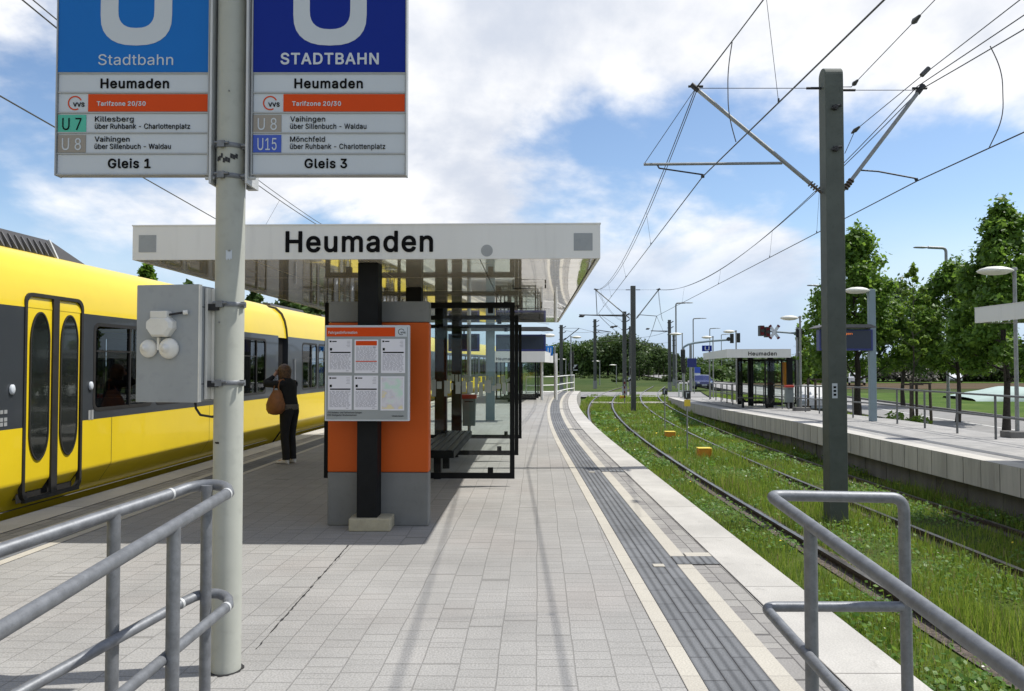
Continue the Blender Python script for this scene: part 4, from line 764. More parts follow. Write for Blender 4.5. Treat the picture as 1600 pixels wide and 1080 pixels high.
def sign(x0px, x1px, lab, bluem, word, bold, rows, gleis, ucx, uw, ust):
    d = PD - .045; k = d / F; bl = P(x0px, 272, d); br = P(x1px, 272, d); w = br.x - bl.x
    s = thing('station_sign', lab, 'sign', (bl.x, d + .06, bl.z))
    def lx(px): return (px - x0px) * k
    def lz(py): return (272 - py) * k
    H = lz(-170); Y = -.062
    m = MB(); m.box(0, w, -.055, -.012, 0, H); m.build('sign_box', M['signw'], s, True, bevel=.004)
    fr = MB(); fw = .008
    for a, b_, c, e in ((-fw, 0, -.01, H + fw), (w, w + fw, -.01, H + fw)): fr.box(a, b_, -.068, -.008, c, e)
    fr.box(-.002, w + .002, -.0665, -.01, -.008, 0); fr.box(0, w, -.068, -.008, H, H + fw)
    fr.build('sign_frame', M['alu'], s, True, bevel=.003)
    b2 = MB(); b2.box(.001, w - .001, Y, -.053, lz(110), H - .002); b2.build('blue_panel', bluem, s, True)
    u_ = MB(); ushape(u_, lx(ucx), lz(68), uw * k, ust * k, H - .15, Y - .0015); u_.build('letter', M['signw'], s, True)
    tw = (118 if not bold else 155) * k; text('lettering', word, lx(ucx) - tw / 2, Y - .001, lz(99 if not bold else 97.5), tw, M['signw'], s, bold=.03 if bold else .0, local=True, h=(17 if not bold else 18) * k)
    dv = MB()
    for py in (111.5, 142.5, 174.5, 206.5, 239.5): dv.box(0, w, -.060, -.05, lz(py) - .004, lz(py) + .004)
    dv.build('divider', M['alu'], s, True)
    hw = 108 * k; text('station_name', 'Heumaden', lx(ucx - 2) - hw / 2, -.0575, lz(135), hw, M['ink'], s, bold=.018, local=True)
    o = MB(); o.box(48 * k, w - .004, -.0585, -.05, lz(172.5), lz(145)); o.build('fare_zone_panel', M['red'], s, True)
    text('fare_zone', 'Tarifzone 20/30', 62 * k, -.0592, lz(163.5), 77 * k, M['signw'], s, bold=.012, local=True)
    logo(s, 27 * k, lz(159), 11.5 * k, -.0565, True)
    for i, (code, cm_, a, b_, ink) in enumerate(rows):
        t = 178 + i * 32; c = MB(); c.box(.003, 45 * k, -.0585, -.05, lz(t + 27.5), lz(t)); c.build('line_badge', cm_, s, True)
        cw = (30 if len(code) < 4 else 38) * k; text('line_code', code, 23 * k - cw / 2, -.0592, lz(t + 24), cw, ink, s, local=True, h=19 * k)
        text('destination', a, 59 * k, -.0575, lz(t + 10.5), min(90, 6.1 * len(a)) * k, M['ink'], s, local=True, h=8.4 * k)
        text('destination', b_, 59 * k, -.0575, lz(t + 22), 5.0 * len(b_) * k, M['ink'], s, local=True, h=8.4 * k)
    gw = 67 * k; text('platform_name', gleis, lx((x0px + x1px) / 2 - 4) - gw / 2, -.0575, lz(262), gw, M['ink'], s, bold=.018, local=True)
    return s, w, H
U8 = ('Vaihingen', 'über Sillenbuch - Waldau'); CP = 'über Ruhbank - Charlottenplatz'
s1, w1, H1 = sign(88, 324, 'light blue tram station sign left of the pale pole, its lowest row reading Gleis 1', M['bluel'], 'Stadtbahn', False,
     [('U 7', M['green'], 'Killesberg', CP, M['ink']), ('U 8', M['taupe'], *U8, M['signw'])], 'Gleis 1', 211, 113, 28)
s2, w2, H2 = sign(394, 633, 'deep blue tram station sign right of the pale pole, its lowest row reading Gleis 3', M['blued'], 'STADTBAHN', True,
     [('U 8', M['taupe'], *U8, M['signw']), ('U15', M['bluem'], 'Mönchfeld', CP, M['signw'])], 'Gleis 3', 515, 116, 26)
for s_, w_, side in ((s1, w1, 1), (s2, 0, -1)):
    m = MB(); x = w_ + side * .017
    a, b_ = sorted((x, x + side * .012)); m.box(a, b_, -.085, .09, -.055, 1.6); a, b_ = sorted((x + side * .012, x + side * .055)); m.box(a, b_, .05, .09, -.055, 1.6);     m.cyl((x - side * .03, -.05, -.02), (x + side * .02, -.05, -.02), .010, None, 8)
    m.build('mounting_bracket', M['alul'], s_, True)

# control box with a siren and two bells
bx = thing('control_cabinet', 'pale grey cabinet with a siren and two white domes strapped to the pole', 'cabinet', P(268, 537, PD - .06), R(-9))
k = (PD - .06) / F; W2, H2_ = 51 * k, 90 * k
m = MB(); m.box(-W2, W2, -.02, .12, -H2_, H2_); m.build('cabinet_body', M['boxg'], bx, True, bevel=.006)
m = MB(); m.box(-W2 - .004, W2 + .006, -.04, -.021, -H2_ - .004, H2_ + .004); m.build('cabinet_door', M['boxg'], bx, True, bevel=.004)
m = MB(); m.box(W2 + .004, W2 + .018, .02, .075, -H2_ + .01, H2_ - .01); m.box(W2 + .018, W2 + .05, .06, .075, -H2_ + .01, H2_ - .01); m.build('mounting_rail', M['boxw'], bx, True, bevel=.002); m = MB(); m.box(W2 + .0062, W2 + .012, -.041, -.018, -H2_ - .002, H2_ + .002); m.build('sunlit_door_edge', M['boxw'], bx, True)  # off-white colour stands in for sunlight on the aluminium rails and door edge
sc = 104 / 378. * 3.6 * k / 3.6
def bxp(px, py): return ((px - 268) * k, (537 - py) * k)
x, z = bxp(262, 512); sx, sz = 22 * k, 15 * k
m = MB(); poly = [(-1, -.15), (-.55, -1), (.55, -1), (1, -.15), (1, .55), (.62, 1), (-.62, 1), (-1, .55)]
m.loft([[Vector((x + a * sx, -.04, z + b * sz)) for a, b in poly], [Vector((x + a * sx, -.075, z + b * sz)) for a, b in poly], [Vector((x + a * sx * .82, -.095, z + b * sz * .8)) for a, b in poly]], 0, False)
m.build('siren', M['boxw'], bx, True, bevel=.003)
x, z = bxp(262, 493); m = MB(); m.box(x - 14 * k, x + 14 * k, -.085, -.04, z - 5.5 * k, z + 5.5 * k); m.build('siren_cap', M['boxw'], bx, True, bevel=.004)
for px, py, r0 in ((240, 545, 14), (274, 545, 16)):
    x, z = bxp(px, py); r0 *= k
    m = MB(); m.lathe([(r0 * .9, -.041), (r0, -.046), (r0, -.056), (r0 * .93, -.064), (r0 * .75, -.074), (r0 * .52, -.081), (r0 * .40, -.083), (r0 * .38, -.091), (r0 * .2, -.094), (r0 * .18, -.099), (r0 * .0001, -.1)], (x, 0, z), 24, 'Y'); m.build('bell', M['boxw'], bx, True)
m = MB(); x, z = bxp(257, 537); m.box(x - .006, x + .006, -.06, -.04, z - .035, z + .03); m.build('striker', M['boxw'], bx, True)
m = MB(); a, b_ = bxp(276, 493), bxp(301, 490); m.tube([(a[0], -.06, a[1]), (b_[0] - .01, -.06, b_[1]), (b_[0], -.055, b_[1] + .002)], .006, 8); m.build('cable_inlet', M['dark'], bx, True)
m = MB(); m.cyl((b_[0] - .008, -.058, b_[1]), (b_[0] + .012, -.05, b_[1] + .002), .012, None, 12); m.build('cable_gland', M['boxw'], bx, True)
for py in (480, 600):
    x, z = bxp(316, py); m = MB(); m.bar((x - .01, .04, z), (x + .09, .04, z), .03, .034); m.cyl((x + .0, .0, z), (x + .0, .05, z), .011, None, 8); m.build('strap', M['dark'], bx, True)
m = MB(); a = bxp(300, 628); pts = [(a[0], .05, a[1]), (a[0] + .004, .05, a[1] - .035), (a[0] + .03, .05, a[1] - .07), (a[0] + .09, .06, a[1] - .08), (a[0] + .16, .07, a[1] - .07)]
m.tube(pts, .0065, 8); m.build('cable', M['dark'], bx, True)
# ------------------------------------------------------------------ shelter on the island platform
def shelter(name, label, org, rz, W_, L_, zb, zt, posts, screens, post_w=.2, xc=None, xl_=None, xr_=None, sq=True, group=None, zs=0., word=None):
    """local frame: x across, y along, origin at the front fascia middle on the paving"""
    s = thing(name, label, 'shelter', org, rz, group)
    h = W_ / 2
    m = MB()
    m.box(-h, h, 0, .03, zb, zt); m.box(-h, h, L_ - .03, L_, zb, zt); m.box(-h, -h + .03, .031, L_ - .031, zb, zt); m.box(h - .03, h, .031, L_ - .031, zb, zt)
    m.box(-h + .031, h - .031, .031, L_ - .031, zt - .06, zt - .03)
    m.box(-h - .006, h + .006, -.006, .02, zt, zt + .012); m.box(-h - .006, -h + .02, .021, L_ - .021, zt, zt + .012); m.box(h - .02, h + .006, .021, L_ - .021, zt, zt + .012); m.box(-h - .006, h + .006, L_ - .02, L_ + .006, zt, zt + .012)
    m.build('fascia', M['white'], s, True)
    m = MB(); nx, ny = 4, max(2, int(L_ / 1.35))
    for i in range(nx):
        for j in range(ny):
            a, b_ = -h + .04 + (W_ - .08) * i / nx, -h + .04 + (W_ - .08) * (i + 1) / nx - .008
            c, e = .04 + (L_ - .08) * j / ny, .04 + (L_ - .08) * (j + 1) / ny - .008
            m.box(a, b_, c, e, zb + .004, zb + .02)
    m.build('ceiling', M['ceil'], s, True)
    for (x, y) in posts:
        m = MB(); m.box(x - post_w / 2, x + post_w / 2, y - post_w * .5, y + post_w * .5, zs, zb + .003); m.build('post', M['black'], s, True, bevel=.008)
    for (a, b_, y, z0, z1) in screens:
        t = .062; m = MB(); m.box(a, a + t, y - .02, y + .02, z0, z1); m.box(b_ - t, b_, y - .02, y + .02, z0, z1); m.box(a + t, b_ - t, y - .02, y + .02, z0, z0 + t * 1.2); m.box(a + t, b_ - t, y - .02, y + .02, z1 - t * 1.2, z1)
        for xx in (b_ - .32, a + .32): m.box(xx - .035, xx + .035, y - .035, y + .035, z0 + t * 1.2, z0 + t * 1.2 + .07); m.box(xx - .035, xx + .035, y - .035, y + .035, z1 - t * 1.2 - .07, z1 - t * 1.2)
        f = m.build('screen_frame', M['black'], s, True)
        g = MB(); g.box(a + t, b_ - t, y - .004, y + .004, z0 + t, z1 - t); g.build('pane', M['glass'], f, True)
    return s
ROZ = R(-1.45)
FD = 6.92; XF = (P(202, 400, FD).x + P(937, 400, FD).x) / 2; WF = P(937, 400, FD).x - P(202, 400, FD).x
ZB, ZT = P(570, 405, FD).z, P(570, 352, FD).z
org = Vector((XF, FD, 0)); c_, s_n = math.cos(ROZ), math.sin(ROZ)
def tol(p): q = Vector(p) - org; return Vector((q.x * c_ + q.y * s_n, -q.x * s_n + q.y * c_, q.z))   # world -> shelter frame
def tow(x, y, z): return Vector((XF + x * c_ - y * s_n, FD + x * s_n + y * c_, z))
pp = [tol(P(px, 700, d)) for px, d in ((577, 7.27), (647, 9.55), (689, 12.8), (713.5, 15.3))]
posts = [(p.x, p.y) for p in pp]
scr = []
for x0p, x1p, d in ((497, 804, 9.8), (520, 810, 12.35), (540, 815, 15.15)):
    a, b_ = tol(P(x0p, 600, d)), tol(P(x1p, 600, d)); a.x = -2.58 - XF if d < 10 else scr[0][0]
    scr.append((a.x, b_.x, b_.y, .10, 2.44))
sh = shelter('tram_shelter', 'largest white roofed shelter with black posts and glass screens behind the orange wall', org, ROZ, WF, 10.3, ZB, ZT, posts, scr)
text('station_name', 'Heumaden', *[t for t in (tol(P(445, 393, FD)).x, -.004, P(445, 393, FD).z)], P(677, 393, FD).x - P(445, 393, FD).x, M['ink'], sh, bold=.022, local=True)
for px0, px1 in ((212, 240), (896, 925)):
    m = MB(); a, b_ = tol(P(px0, 393, FD)), tol(P(px1, 366, FD)); m.box(a.x, b_.x, -.003, .01, a.z, b_.z)
    v = m.build('speaker_grille', M['boxg'], sh, True)
m = MB(); a = tol(P(761, 392.5, FD)); m.lathe([(.056, -.0025), (.056, .002)], (a.x, 0, a.z), 24, 'Y'); m.build('round_sticker', M['alu'], sh, True)
# hooks hanging under the right of the ceiling, light strips
for yy in (2.2, 5.4, 8.3):
    m = MB(); m.tube([(1.35, yy, ZB), (1.35, yy, ZB - .05), (1.75, yy, ZB - .05), (1.75, yy, ZB)], .008, 6); m.build('hanger', M['black'], sh, True)
# etched safety stripes on the first and third pane
for (a, b_, y, z0, z1), zc in ((scr[0], 1.31), (scr[2], 1.30)):
    m = MB(); x = a + .08; r2 = random.Random(3)
    while x < b_ - .1:
        w = r2.uniform(.03, .07); t0, t1 = r2.uniform(-.13, -.02), r2.uniform(.02, .13); m.box(x, x + w, y - .0065, y - .0045, zc + t0, zc + t1); x += w + r2.uniform(.0, .035)
    m.build('safety_stripes', M['etch'], sh, True)
# orange information wall
iw = thing('information_wall', 'freestanding wall slab, orange in the middle and grey above and below', 'wall', tow(*tol(G(590, 822, 0))), ROZ)
k = iw.location.y / F; wx0, wx1 = (511 - 590) * k, (669 - 590) * k
zt1, zo0, zo1 = P(590, 471, iw.location.y).z, P(590, 738, iw.location.y).z, P(590, 504, iw.location.y).z
for nm, a, b_, mm in (('lower_panel', .0, zo0 - .003, 'panelc'), ('orange_panel', zo0, zo1, 'orange'), ('upper_panel', zo1 + .003, zt1, 'panelc')):
    m = MB(); m.box(wx0, wx1, 0, .16, a, b_); m.build(nm, M[mm], iw, True, bevel=.012)
# footing around the front post
ft = G(577, 831, 0); m = MB(); w = 65 * ft.y / F; m.box(ft.x - w / 2, ft.x + w / 2, ft.y, ft.y + .26, 0, .125)
ftp = MB(); o = m.build('post_footing', M['beige'], None, bevel=.012); tag(o, 'beige concrete footing block around the foot of the front black post', 'footing')
# timetable board on the post
bd = P(574.5, 583, 7.12); bd.y = 7.12
tb = thing('timetable_board', 'grey timetable board with six sheets and an orange heading mounted on the black post', 'board', bd, ROZ)
k = bd.y / F
def bl_(px, py): return ((px - 574.5) * k, (583 - py) * k)
def rect(m, x0, y0, x1, y1, d0, d1): (a, b_), (c, e) = bl_(x0, y1), bl_(x1, y0); m.box(a, c, d0, d1, b_, e)
m = MB(); rect(m, 508.5, 508.5, 640.5, 657.5, -.03, .03); m.build('board_frame', M['signw'], tb, True, bevel=.006)
m = MB(); rect(m, 511, 512, 638, 655, -.0325, -.02); m.build('board_panel', M['boardg'], tb, True)
m = MB(); rect(m, 511, 512, 618, 526, -.035, -.025); m.build('header', M['red'], tb, True)
m = MB(); rect(m, 618.4, 512, 637, 526.5, -.035, -.025); m.build('logo_plate', M['signw'], tb, True)
x, z = bl_(628, 519); logo(tb, x, z, 5 * k, -.0358, True, M['ink'])
x, z = bl_(514, 521.8); text('heading', 'Fahrgastinformation', x, -.0355, z, 45 * k, M['signw'], tb, bold=.01, local=True, h=4.2 * k)
for yy, s_ in ((645.5, 'VVS Verkehrs- und Tarifverbund Stuttgart'), (649.5, 'SSB Stuttgarter Straßenbahnen')):
    x, z = bl_(513, yy); text('imprint', s_, x, -.0332, z, (54 - (8 if yy > 647 else 0)) * k, M['ink'], tb, bold=.012, local=True, h=2.6 * k)
x, z = bl_(614, 650.5); text('imprint', 'Haltestelle Heumaden', x, -.0332, z, 18 * k, M['ink'], tb, local=True, h=2. * k)
r2 = random.Random(5)
for i, (x0, y0, x1, y1) in enumerate(((514, 530, 551, 582), (555, 531, 592, 583), (596.5, 530, 634, 583), (514, 587, 551, 640), (554.5, 587, 592, 640), (596, 588, 633, 641))):
    m = MB(); rect(m, x0, y0, x1, y1, -.036, -.03); sheet_ = m.build('timetable_sheet' if i < 5 else 'network_map', M['paper'], tb, True)
    if i == 5: continue
    m = MB(); y = y0 + 3
    if i == 1:
        h_ = MB(); rect(h_, x0 + 2, y0 + 2, x1 - 2, y0 + 9, -.0372, -.0362); h_.build('sheet_header', M['red'], sheet_, True); y = y0 + 11
        h_ = MB(); rect(h_, x0 + 2, y0 + 33, x1 - 2, y0 + 34.5, -.0372, -.0362); h_.build('sheet_rule', M['red'], sheet_, True)
    else:
        rect(m, x0 + 2, y0 + 2.5, x0 + 5, y0 + 5, -.0372, -.0362); rect(m, x0 + 2.5, y0 + 14, x0 + 6, y0 + 18, -.0372, -.0362)
        rect(m, x0 + 3, y0 + 20, x1 - 2, y0 + 22, -.0372, -.0362)
        rect(m, x0 + 6, y0 + 3, x0 + 13, y0 + 4.6, -.0372, -.0362); y = y0 + 24
    m2 = MB()
    while y < y1 - 5:
        x = x0 + 2.5
        while x < x1 - 4:
            w = r2.uniform(1.5, 6); rect(m2, x, y, min(x + w, x1 - 2), y + .8, -.0370, -.0362); x += w + r2.uniform(.6, 2)
        y += 1.7
    for q in range(5): rect(m2, x1 - 9 + r2.uniform(0, 2), y0 + 3 + q * 2.2, x1 - 3, y0 + 3.7 + q * 2.2, -.037, -.0362)
    rect(m2, x1 - 9, y1 - 3, x1 - 5, y1 - 2, -.037, -.0362)
    if m.v: m.build('sheet_heading', M['ink'], sheet_, True)
    m2.build('printed_lines', M['inkg'], sheet_, True)
mm = bpy.data.materials.new('network_map_print'); mm.use_nodes = True; n_, l_ = mm.node_tree.nodes, mm.node_tree.links
tcn = n_.new('ShaderNodeTexCoord'); vz = n_.new('ShaderNodeTexNoise'); vz.inputs['Scale'].default_value = 9; vz.inputs['Detail'].default_value = 6; l_.new(tcn.outputs['Object'], vz.inputs['Vector'])
cr = n_.new('ShaderNodeValToRGB'); l_.new(vz.outputs[0], cr.inputs[0])
for i, (p, c) in enumerate(((.36, (.50, .66, .58, 1)), (.46, (.62, .62, .66, 1)), (.55, (.55, .54, .60, 1)), (.6, (.68, .60, .36, 1)))):
    if i > 1: cr.color_ramp.elements.new(p)
    cr.color_ramp.elements[i].position = p; cr.color_ramp.elements[i].color = c
l_.new(cr.outputs[0], n_['Principled BSDF'].inputs['Base Color'])
m = MB(); rect(m, 598, 590, 631, 638.5, -.0372, -.0355); m.build('map_print', mm, tb, True)
# bench
be = thing('bench', 'dark slatted bench standing between the glass screens right of the orange wall', 'bench', Vector((-1.02, 11.7, 0)), ROZ)
m = MB()
for i in range(5): x = -.2 + i * .1; m.box(x - .038, x + .038, -1.55, 1.5, .40, .435)
m.build('seat', M['wood'], be, True, bevel=.006)
m = MB(); m.box(-.24, .24, -1.58, -1.552, .33, .432); m.box(-.24, .24, 1.502, 1.53, .33, .432); m.box(.243, .262, -1.58, 1.53, .33, .425); m.box(-.262, -.243, -1.58, 1.53, .33, .425); m.build('seat_frame', M['black'], be, True)
for y in (-1.25, -.2, 1.2):
    m = MB(); m.box(-.05, .05, y - .05, y + .05, 0, .39); m.box(-.2, .2, y - .025, y + .025, .36, .395); m.build('leg', M['black'], be, True)
# litter bin
def litter_bin(loc, lab, rim='binred', sc=1.):
    b = thing('litter_bin', lab, 'litter bin', loc, 0, 'litter bins on the platforms'); b.scale = (sc,) * 3
    m = MB(); m.cyl((0, .05, 0), (0, .05, .95), .035, None, 12); m.build('stand', M['galvp'], b, True)
    pr = [(-.15, -.12), (.15, -.12), (.15, .1), (-.15, .1)]
    m = MB(); m.loft([[Vector((x * .9, y * .9, .28)) for x, y in pr], [Vector((x, y, .88)) for x, y in pr]], 0, False); m.build('bin_body', M['bing'], b, True, bevel=.015)
    m = MB(); m.box(-.165, .165, -.135, .115, .87, .96); m.build('bin_rim', M[rim], b, True, bevel=.015)
    m = MB(); m.box(-.09, .09, -.137, -.13, .80, .825); m.build('slot', M['dark'], b, True); return b
litter_bin(G(733, 685, 0), 'grey litter bin with a red rim seen through the shelter glass by the bench')

# ------------------------------------------------------------------ things farther along the island platform
def display(name, label, base, hcol, wcol, boards, canopy, matcol='teal', lamp=None, rows=2):
    t = thing(name, label, 'display', base)
    m = MB(); m.box(-wcol / 2, wcol / 2, -wcol * .3, wcol * .3, 0, hcol); m.build('column', M[matcol], t, True, bevel=.01)
    for (x0, x1, z0, z1) in boards:
        x0, x1 = x0 - base.x, x1 - base.x; z0, z1 = z0 - base.z, z1 - base.z
        m = MB(); m.box(x0, x1, -.12, .12, z0, z1); b = m.build('display_case', M['dblue'], t, True, bevel=.01)
        m = MB(); m.box(x0 + .03, x1 - .06, -.1245, -.118, z0 + .06, z1 - .04); m.build('screen', M['dglass'], b, True)
        if rows:
            for r_i, w_ in enumerate((('U8', 'Vaihingen'), ('U7', 'Killesberg'))[:rows]):
                zz_ = z1 - .16 - r_i * .15
                text('display_text', ' '.join(w_), x0 + .1, -.1255, zz_, (x1 - x0) * .55, M['led'], b, local=True, h=.07)
        m = MB(); xm = (x0 + x1) / 2; m.box(xm - .02, xm + .02, -.02, .02, z1, z1 + .12); m.build('hanger', M['black'], t, True)
    x0, x1, z0 = canopy; x0 -= base.x; x1 -= base.x; z0 -= base.z
    m = MB(); m.prism([(x0, -.5, z0), (x1, -.5, z0), (x1 - .2, -.5, z0 + .09), (x0 + .2, -.5, z0 + .09)], (0, .8, 0)); m.build('canopy', M['roofg'], t, True)
    return t
c0 = G(766, 657, 0); d = c0.y
display('platform_display', 'blue grey column carrying two dark departure displays under flat canopies behind the shelter', c0, P(0, 488, d).z, .26,
        [(P(702, 0, d).x, P(750, 0, d).x, P(0, 549, d).z, P(0, 522, d).z), (P(775, 0, d).x, P(852, 0, d).x, P(0, 549, d).z, P(0, 523, d).z)], (P(690, 0, d).x, P(863, 0, d).x, P(0, 517, d).z), rows=0)
# second shelter on the island
g2 = 30.0; o2 = Vector((P(818, 0, g2).x - .75, 27.5, 0)); r2z = -.10
scr2 = [(-1.0, .78, y, .1, P(0, 560, g2).z) for y in (2.6, 4.2, 5.8, 7.4)]
z0_, z1_ = P(0, 566, 31).z, P(0, 549, 31).z
sh2 = shelter('tram_shelter', 'smaller white roofed shelter far along the near platform beyond the first shelter', o2 + Vector((.45, 3.6, 0)), r2z, P(864, 0, 31).x - P(775, 0, 31).x, 8., z0_, z1_, [(-.4, 1.2), (-.4, 4.2), (-.4, 7.)], [(a, b_, y - 1.5, c, e) for a, b_, y, c, e in scr2], .16)
text('station_name', 'Heumaden', -.85, -.005, z0_ + .08, .9, M['ink'], sh2, bold=.02, local=True)
# white railings where the island platform ends
def fence(name, label, pts, h, r, rails, m_, cat='fence', every=1, zf=None):
    f = thing(name, label, cat, pts[0])
    for i, p in enumerate(pts):
        m = MB(); m.cyl(p, p + Vector((0, 0, h)), r, None, 8); m.build('post', m_, f)
    for q in rails:
        m = MB(); m.tube([p + Vector((0, 0, h * q)) for p in pts], r * .9, 8); m.build('rail', m_, f)
    return f
fence('end_railing', 'white barrier railing closing the far end of the near platform', [P(px, 600, 42) * 1 for px in (0,)] and [Vector((P(px, 600, dd).x, dd, 0)) for px, dd in ((822, 38), (846, 38.6), (869, 39.4), (886, 43.5), (897, 45.6))], 1.0, .03, (1., .55, .2), M['white'], 'railing')
for px in (846, 868):
    d = 34.; b_ = Vector((P(px, 0, d).x, d, 0)); m = MB(); m.cyl(b_, b_ + Vector((0, 0, 2.15)), .06, None, 10)
    tag(m.build('white_pole', M['white'], None), 'slim white pole standing at the far end railing, %s of a pair' % ('left' if px == 846 else 'right'), 'pole', 'white poles at the far railing')
def box_sign(name, label, x0, y0, x1, y1, d, m_, post=None, word=None, wmat=None, zground=0., cat='sign'):
    a, b_ = P(x0, y1, d), P(x1, y0, d); t = thing(name, label, cat, Vector(((a.x + b_.x) / 2, d, zground)))
    m = MB(); m.box(a.x, b_.x, d - .05, d + .05, a.z, b_.z); m.build('sign_board', m_, t, bevel=.01)
    if post: m = MB(); px_ = P(post, 0, d).x; m.cyl((px_, d + .09, zground), (px_, d + .09, b_.z), .04, None, 8); m.build('post', M['galvp'], t)
    if word:
        w = (b_.x - a.x); text('lettering', word, a.x + w * .25, d - .052, a.z + (b_.z - a.z) * .16, w * .5, wmat or M['signw'], t, bold=.05, h=(b_.z - a.z) * .68)
    return t
box_sign('platform_sign', 'small light blue station sign hanging at the far end of the near platform', 853, 541, 864, 556, 36, M['bluel'], 866, 'U')

def lamp(head, base_z, d, name='platform_lamp', label='', r=.045, side=-1, block=False, group='white bowl lamps on the platforms', w=.36, hpx=None):
    """head: picture point of the pole top"""
    t = P(head[0], head[1], d); l = thing(name, label, 'lamp', Vector((t.x, d, base_z)), 0, group); H = t.z - base_z
    m = MB(); m.cyl((0, 0, 0), (0, 0, H), r, r * .85, 12); m.lathe([(r * 1.2, H - .04), (r * 1.3, H), (r, H + .03)], (0, 0, 0), 12); m.build('pole', M['galvp'], l, True)
    m = MB(); m.tube([(0, 0, H - .03), (side * .2, 0, H - .05)], r * .6, 8); m.build('arm', M['dark'], l, True)
    cx = side * (.2 + w * .62)
    m = MB(); pr = [(w * .02, .085), (w * .45, .07), (w * .8, .03), (w, -.02), (w * .93, -.05), (w * .6, -.10), (w * .05, -.12)]; m.lathe(pr, (cx, 0, H - .03), 20, 'Z', 0, True, (1, .75)); m.build('lamp_head', M['lampw'], l, True)
    if block:
        m = MB(); m.box(-.26, .32, -.16, .22, 0, .14); m.build('foot_block', M['concd'], l, True, bevel=.01)
    return l
def lz(d): return zp(d)
lamp((1250, 495), zp(29), 29, label='white bowl lamp beside the small bin and the far shelter', block=True)
lamp((1585, 420), zp(16.9), 16.9, label='white bowl lamp nearest to the right edge of the picture on a brown block', block=True, w=.4)
lamp((1150, 517), zp(44), 44, label='white bowl lamp rising behind the middle of the far shelter roof')
lamp((1114, 526), zp(50), 50, label='white bowl lamp standing behind the blue U board')
lamp((1066, 521), -.9, 56, label='white bowl lamp left of the far shelter above the dark signal', w=.5)
lamp((733, 470), 0, 20, label='white bowl lamp whose pale pole shows through the shelter glass', r=.06)
lamp((846, 523), 0, 41, label='white bowl lamp close to the right of the dark departure display', side=1)
lamp((892, 526), -.9, 54, label='white bowl lamp above the dark signal at the platform end', side=1)
for i, (px, py, d, lb) in enumerate(((937, 564, 95, 'small flat path lamp before the dark wood, middle of three'), (963, 570, 105, 'small flat path lamp before the dark wood, rightmost of three'), (884, 561, 90, 'small flat path lamp before the dark wood, leftmost of three'))):
    lamp((px, py), -1.0, d, 'path_lamp', lb, r=.06, side=-1, w=.5, group='path lamps before the wood')

# ------------------------------------------------------------------ person at the platform edge
def skinned(name, joints, edges, m_, parent, root=0, sub=2, smooth=True):
    me = bpy.data.meshes.new(name); names = list(joints); me.from_pydata([joints[k][:3] for k in names], [(names.index(a), names.index(b_)) for a, b_ in edges], [])
    o = bpy.data.objects.new(name, me); COL.objects.link(o); sk = o.modifiers.new('skin', 'SKIN'); sk.use_smooth_shade = True
    for i, k in enumerate(names):
        r = joints[k][3]; r = (r, r) if not isinstance(r, tuple) else r
        me.skin_vertices[0].data[i].radius = r; me.skin_vertices[0].data[i].use_root = (i == root)
    s = o.modifiers.new('sub', 'SUBSURF'); s.levels = sub; s.render_levels = sub
    dg = bpy.context.evaluated_depsgraph_get(); dg.update(); nm = bpy.data.meshes.new_from_object(o.evaluated_get(dg))
    bpy.data.objects.remove(o); nm.name = name; nm.materials.clear(); nm.materials.append(m_)
    for p in nm.polygons: p.use_smooth = True
    o = bpy.data.objects.new(name, nm); COL.objects.link(o); o.parent = parent; return o
pf = G(451, 724, 0)
pe = thing('person', 'person in black jacket and trousers standing by the train, arms raised to the face', 'person', pf, R(158))
J = dict(pelvis=(0, 0, .88, .105), belly=(.0, 0, 1.02, .095), chest=(.03, 0, 1.2, (.115, .095)), neckb=(.06, 0, 1.345, .05), neck=(.085, 0, 1.40, .046), head=(.11, 0, 1.49, (.075, .085)), top=(.12, 0, 1.585, .055))
E = [('pelvis', 'belly'), ('belly', 'chest'), ('chest', 'neckb'), ('neckb', 'neck'), ('neck', 'head'), ('head', 'top')]
for sname, sy in (('l', 1), ('r', -1)):
    J.update({sname + 'hip': (0, .085 * sy, .82, .085), sname + 'knee': (.025, .085 * sy, .46, .052), sname + 'ank': (-.015, .08 * sy, .085, .034), sname + 'heel': (-.02, .08 * sy, .045, .03), sname + 'toe': (.14, .095 * sy, .03, .026),
              sname + 'sh': (.03, .17 * sy, 1.285, .052), sname + 'el': (.29, .23 * sy, 1.30, .040), sname + 'wr': (.25, .07 * sy, 1.42, .026), sname + 'palm': (.23, .05 * sy, 1.465, .026)})
    E += [('pelvis', sname + 'hip'), (sname + 'hip', sname + 'knee'), (sname + 'knee', sname + 'ank'), (sname + 'ank', sname + 'heel'), (sname + 'heel', sname + 'toe'), ('chest', sname + 'sh'), (sname + 'sh', sname + 'el'), (sname + 'el', sname + 'wr'), (sname + 'wr', sname + 'palm')]
    for fi in range(4):
        y0 = (.062 - .012 * fi) * sy; a, b_ = sname + 'f%da' % fi, sname + 'f%db' % fi
        J[a] = (.225 - .004 * fi, y0, 1.50 + .006 * (fi in (1, 2)), .009); J[b_] = (.200, y0 - .02 * sy, 1.53 + .008 * (fi in (1, 2)), .008)
        E += [(sname + 'palm', a), (a, b_)]
    J[sname + 'th'] = (.215, .015 * sy, 1.475, .009); E.append((sname + 'palm', sname + 'th'))
body_ = skinned('body', J, E, M['skin'], pe)
m = MB()                                                                     # face: nose, brow, mouth, ears
m.lathe([(.0, .03), (.012, .01), (.016, -.012), (.0, -.02)], (.19, 0, 1.485), 8); m.lathe([(.0, .025), (.018, 0), (.0, -.03)], (.10, .083, 1.49), 8); m.lathe([(.0, .025), (.018, 0), (.0, -.03)], (.10, -.083, 1.49), 8)
m.build('facial_features', M['skin'], pe, True)
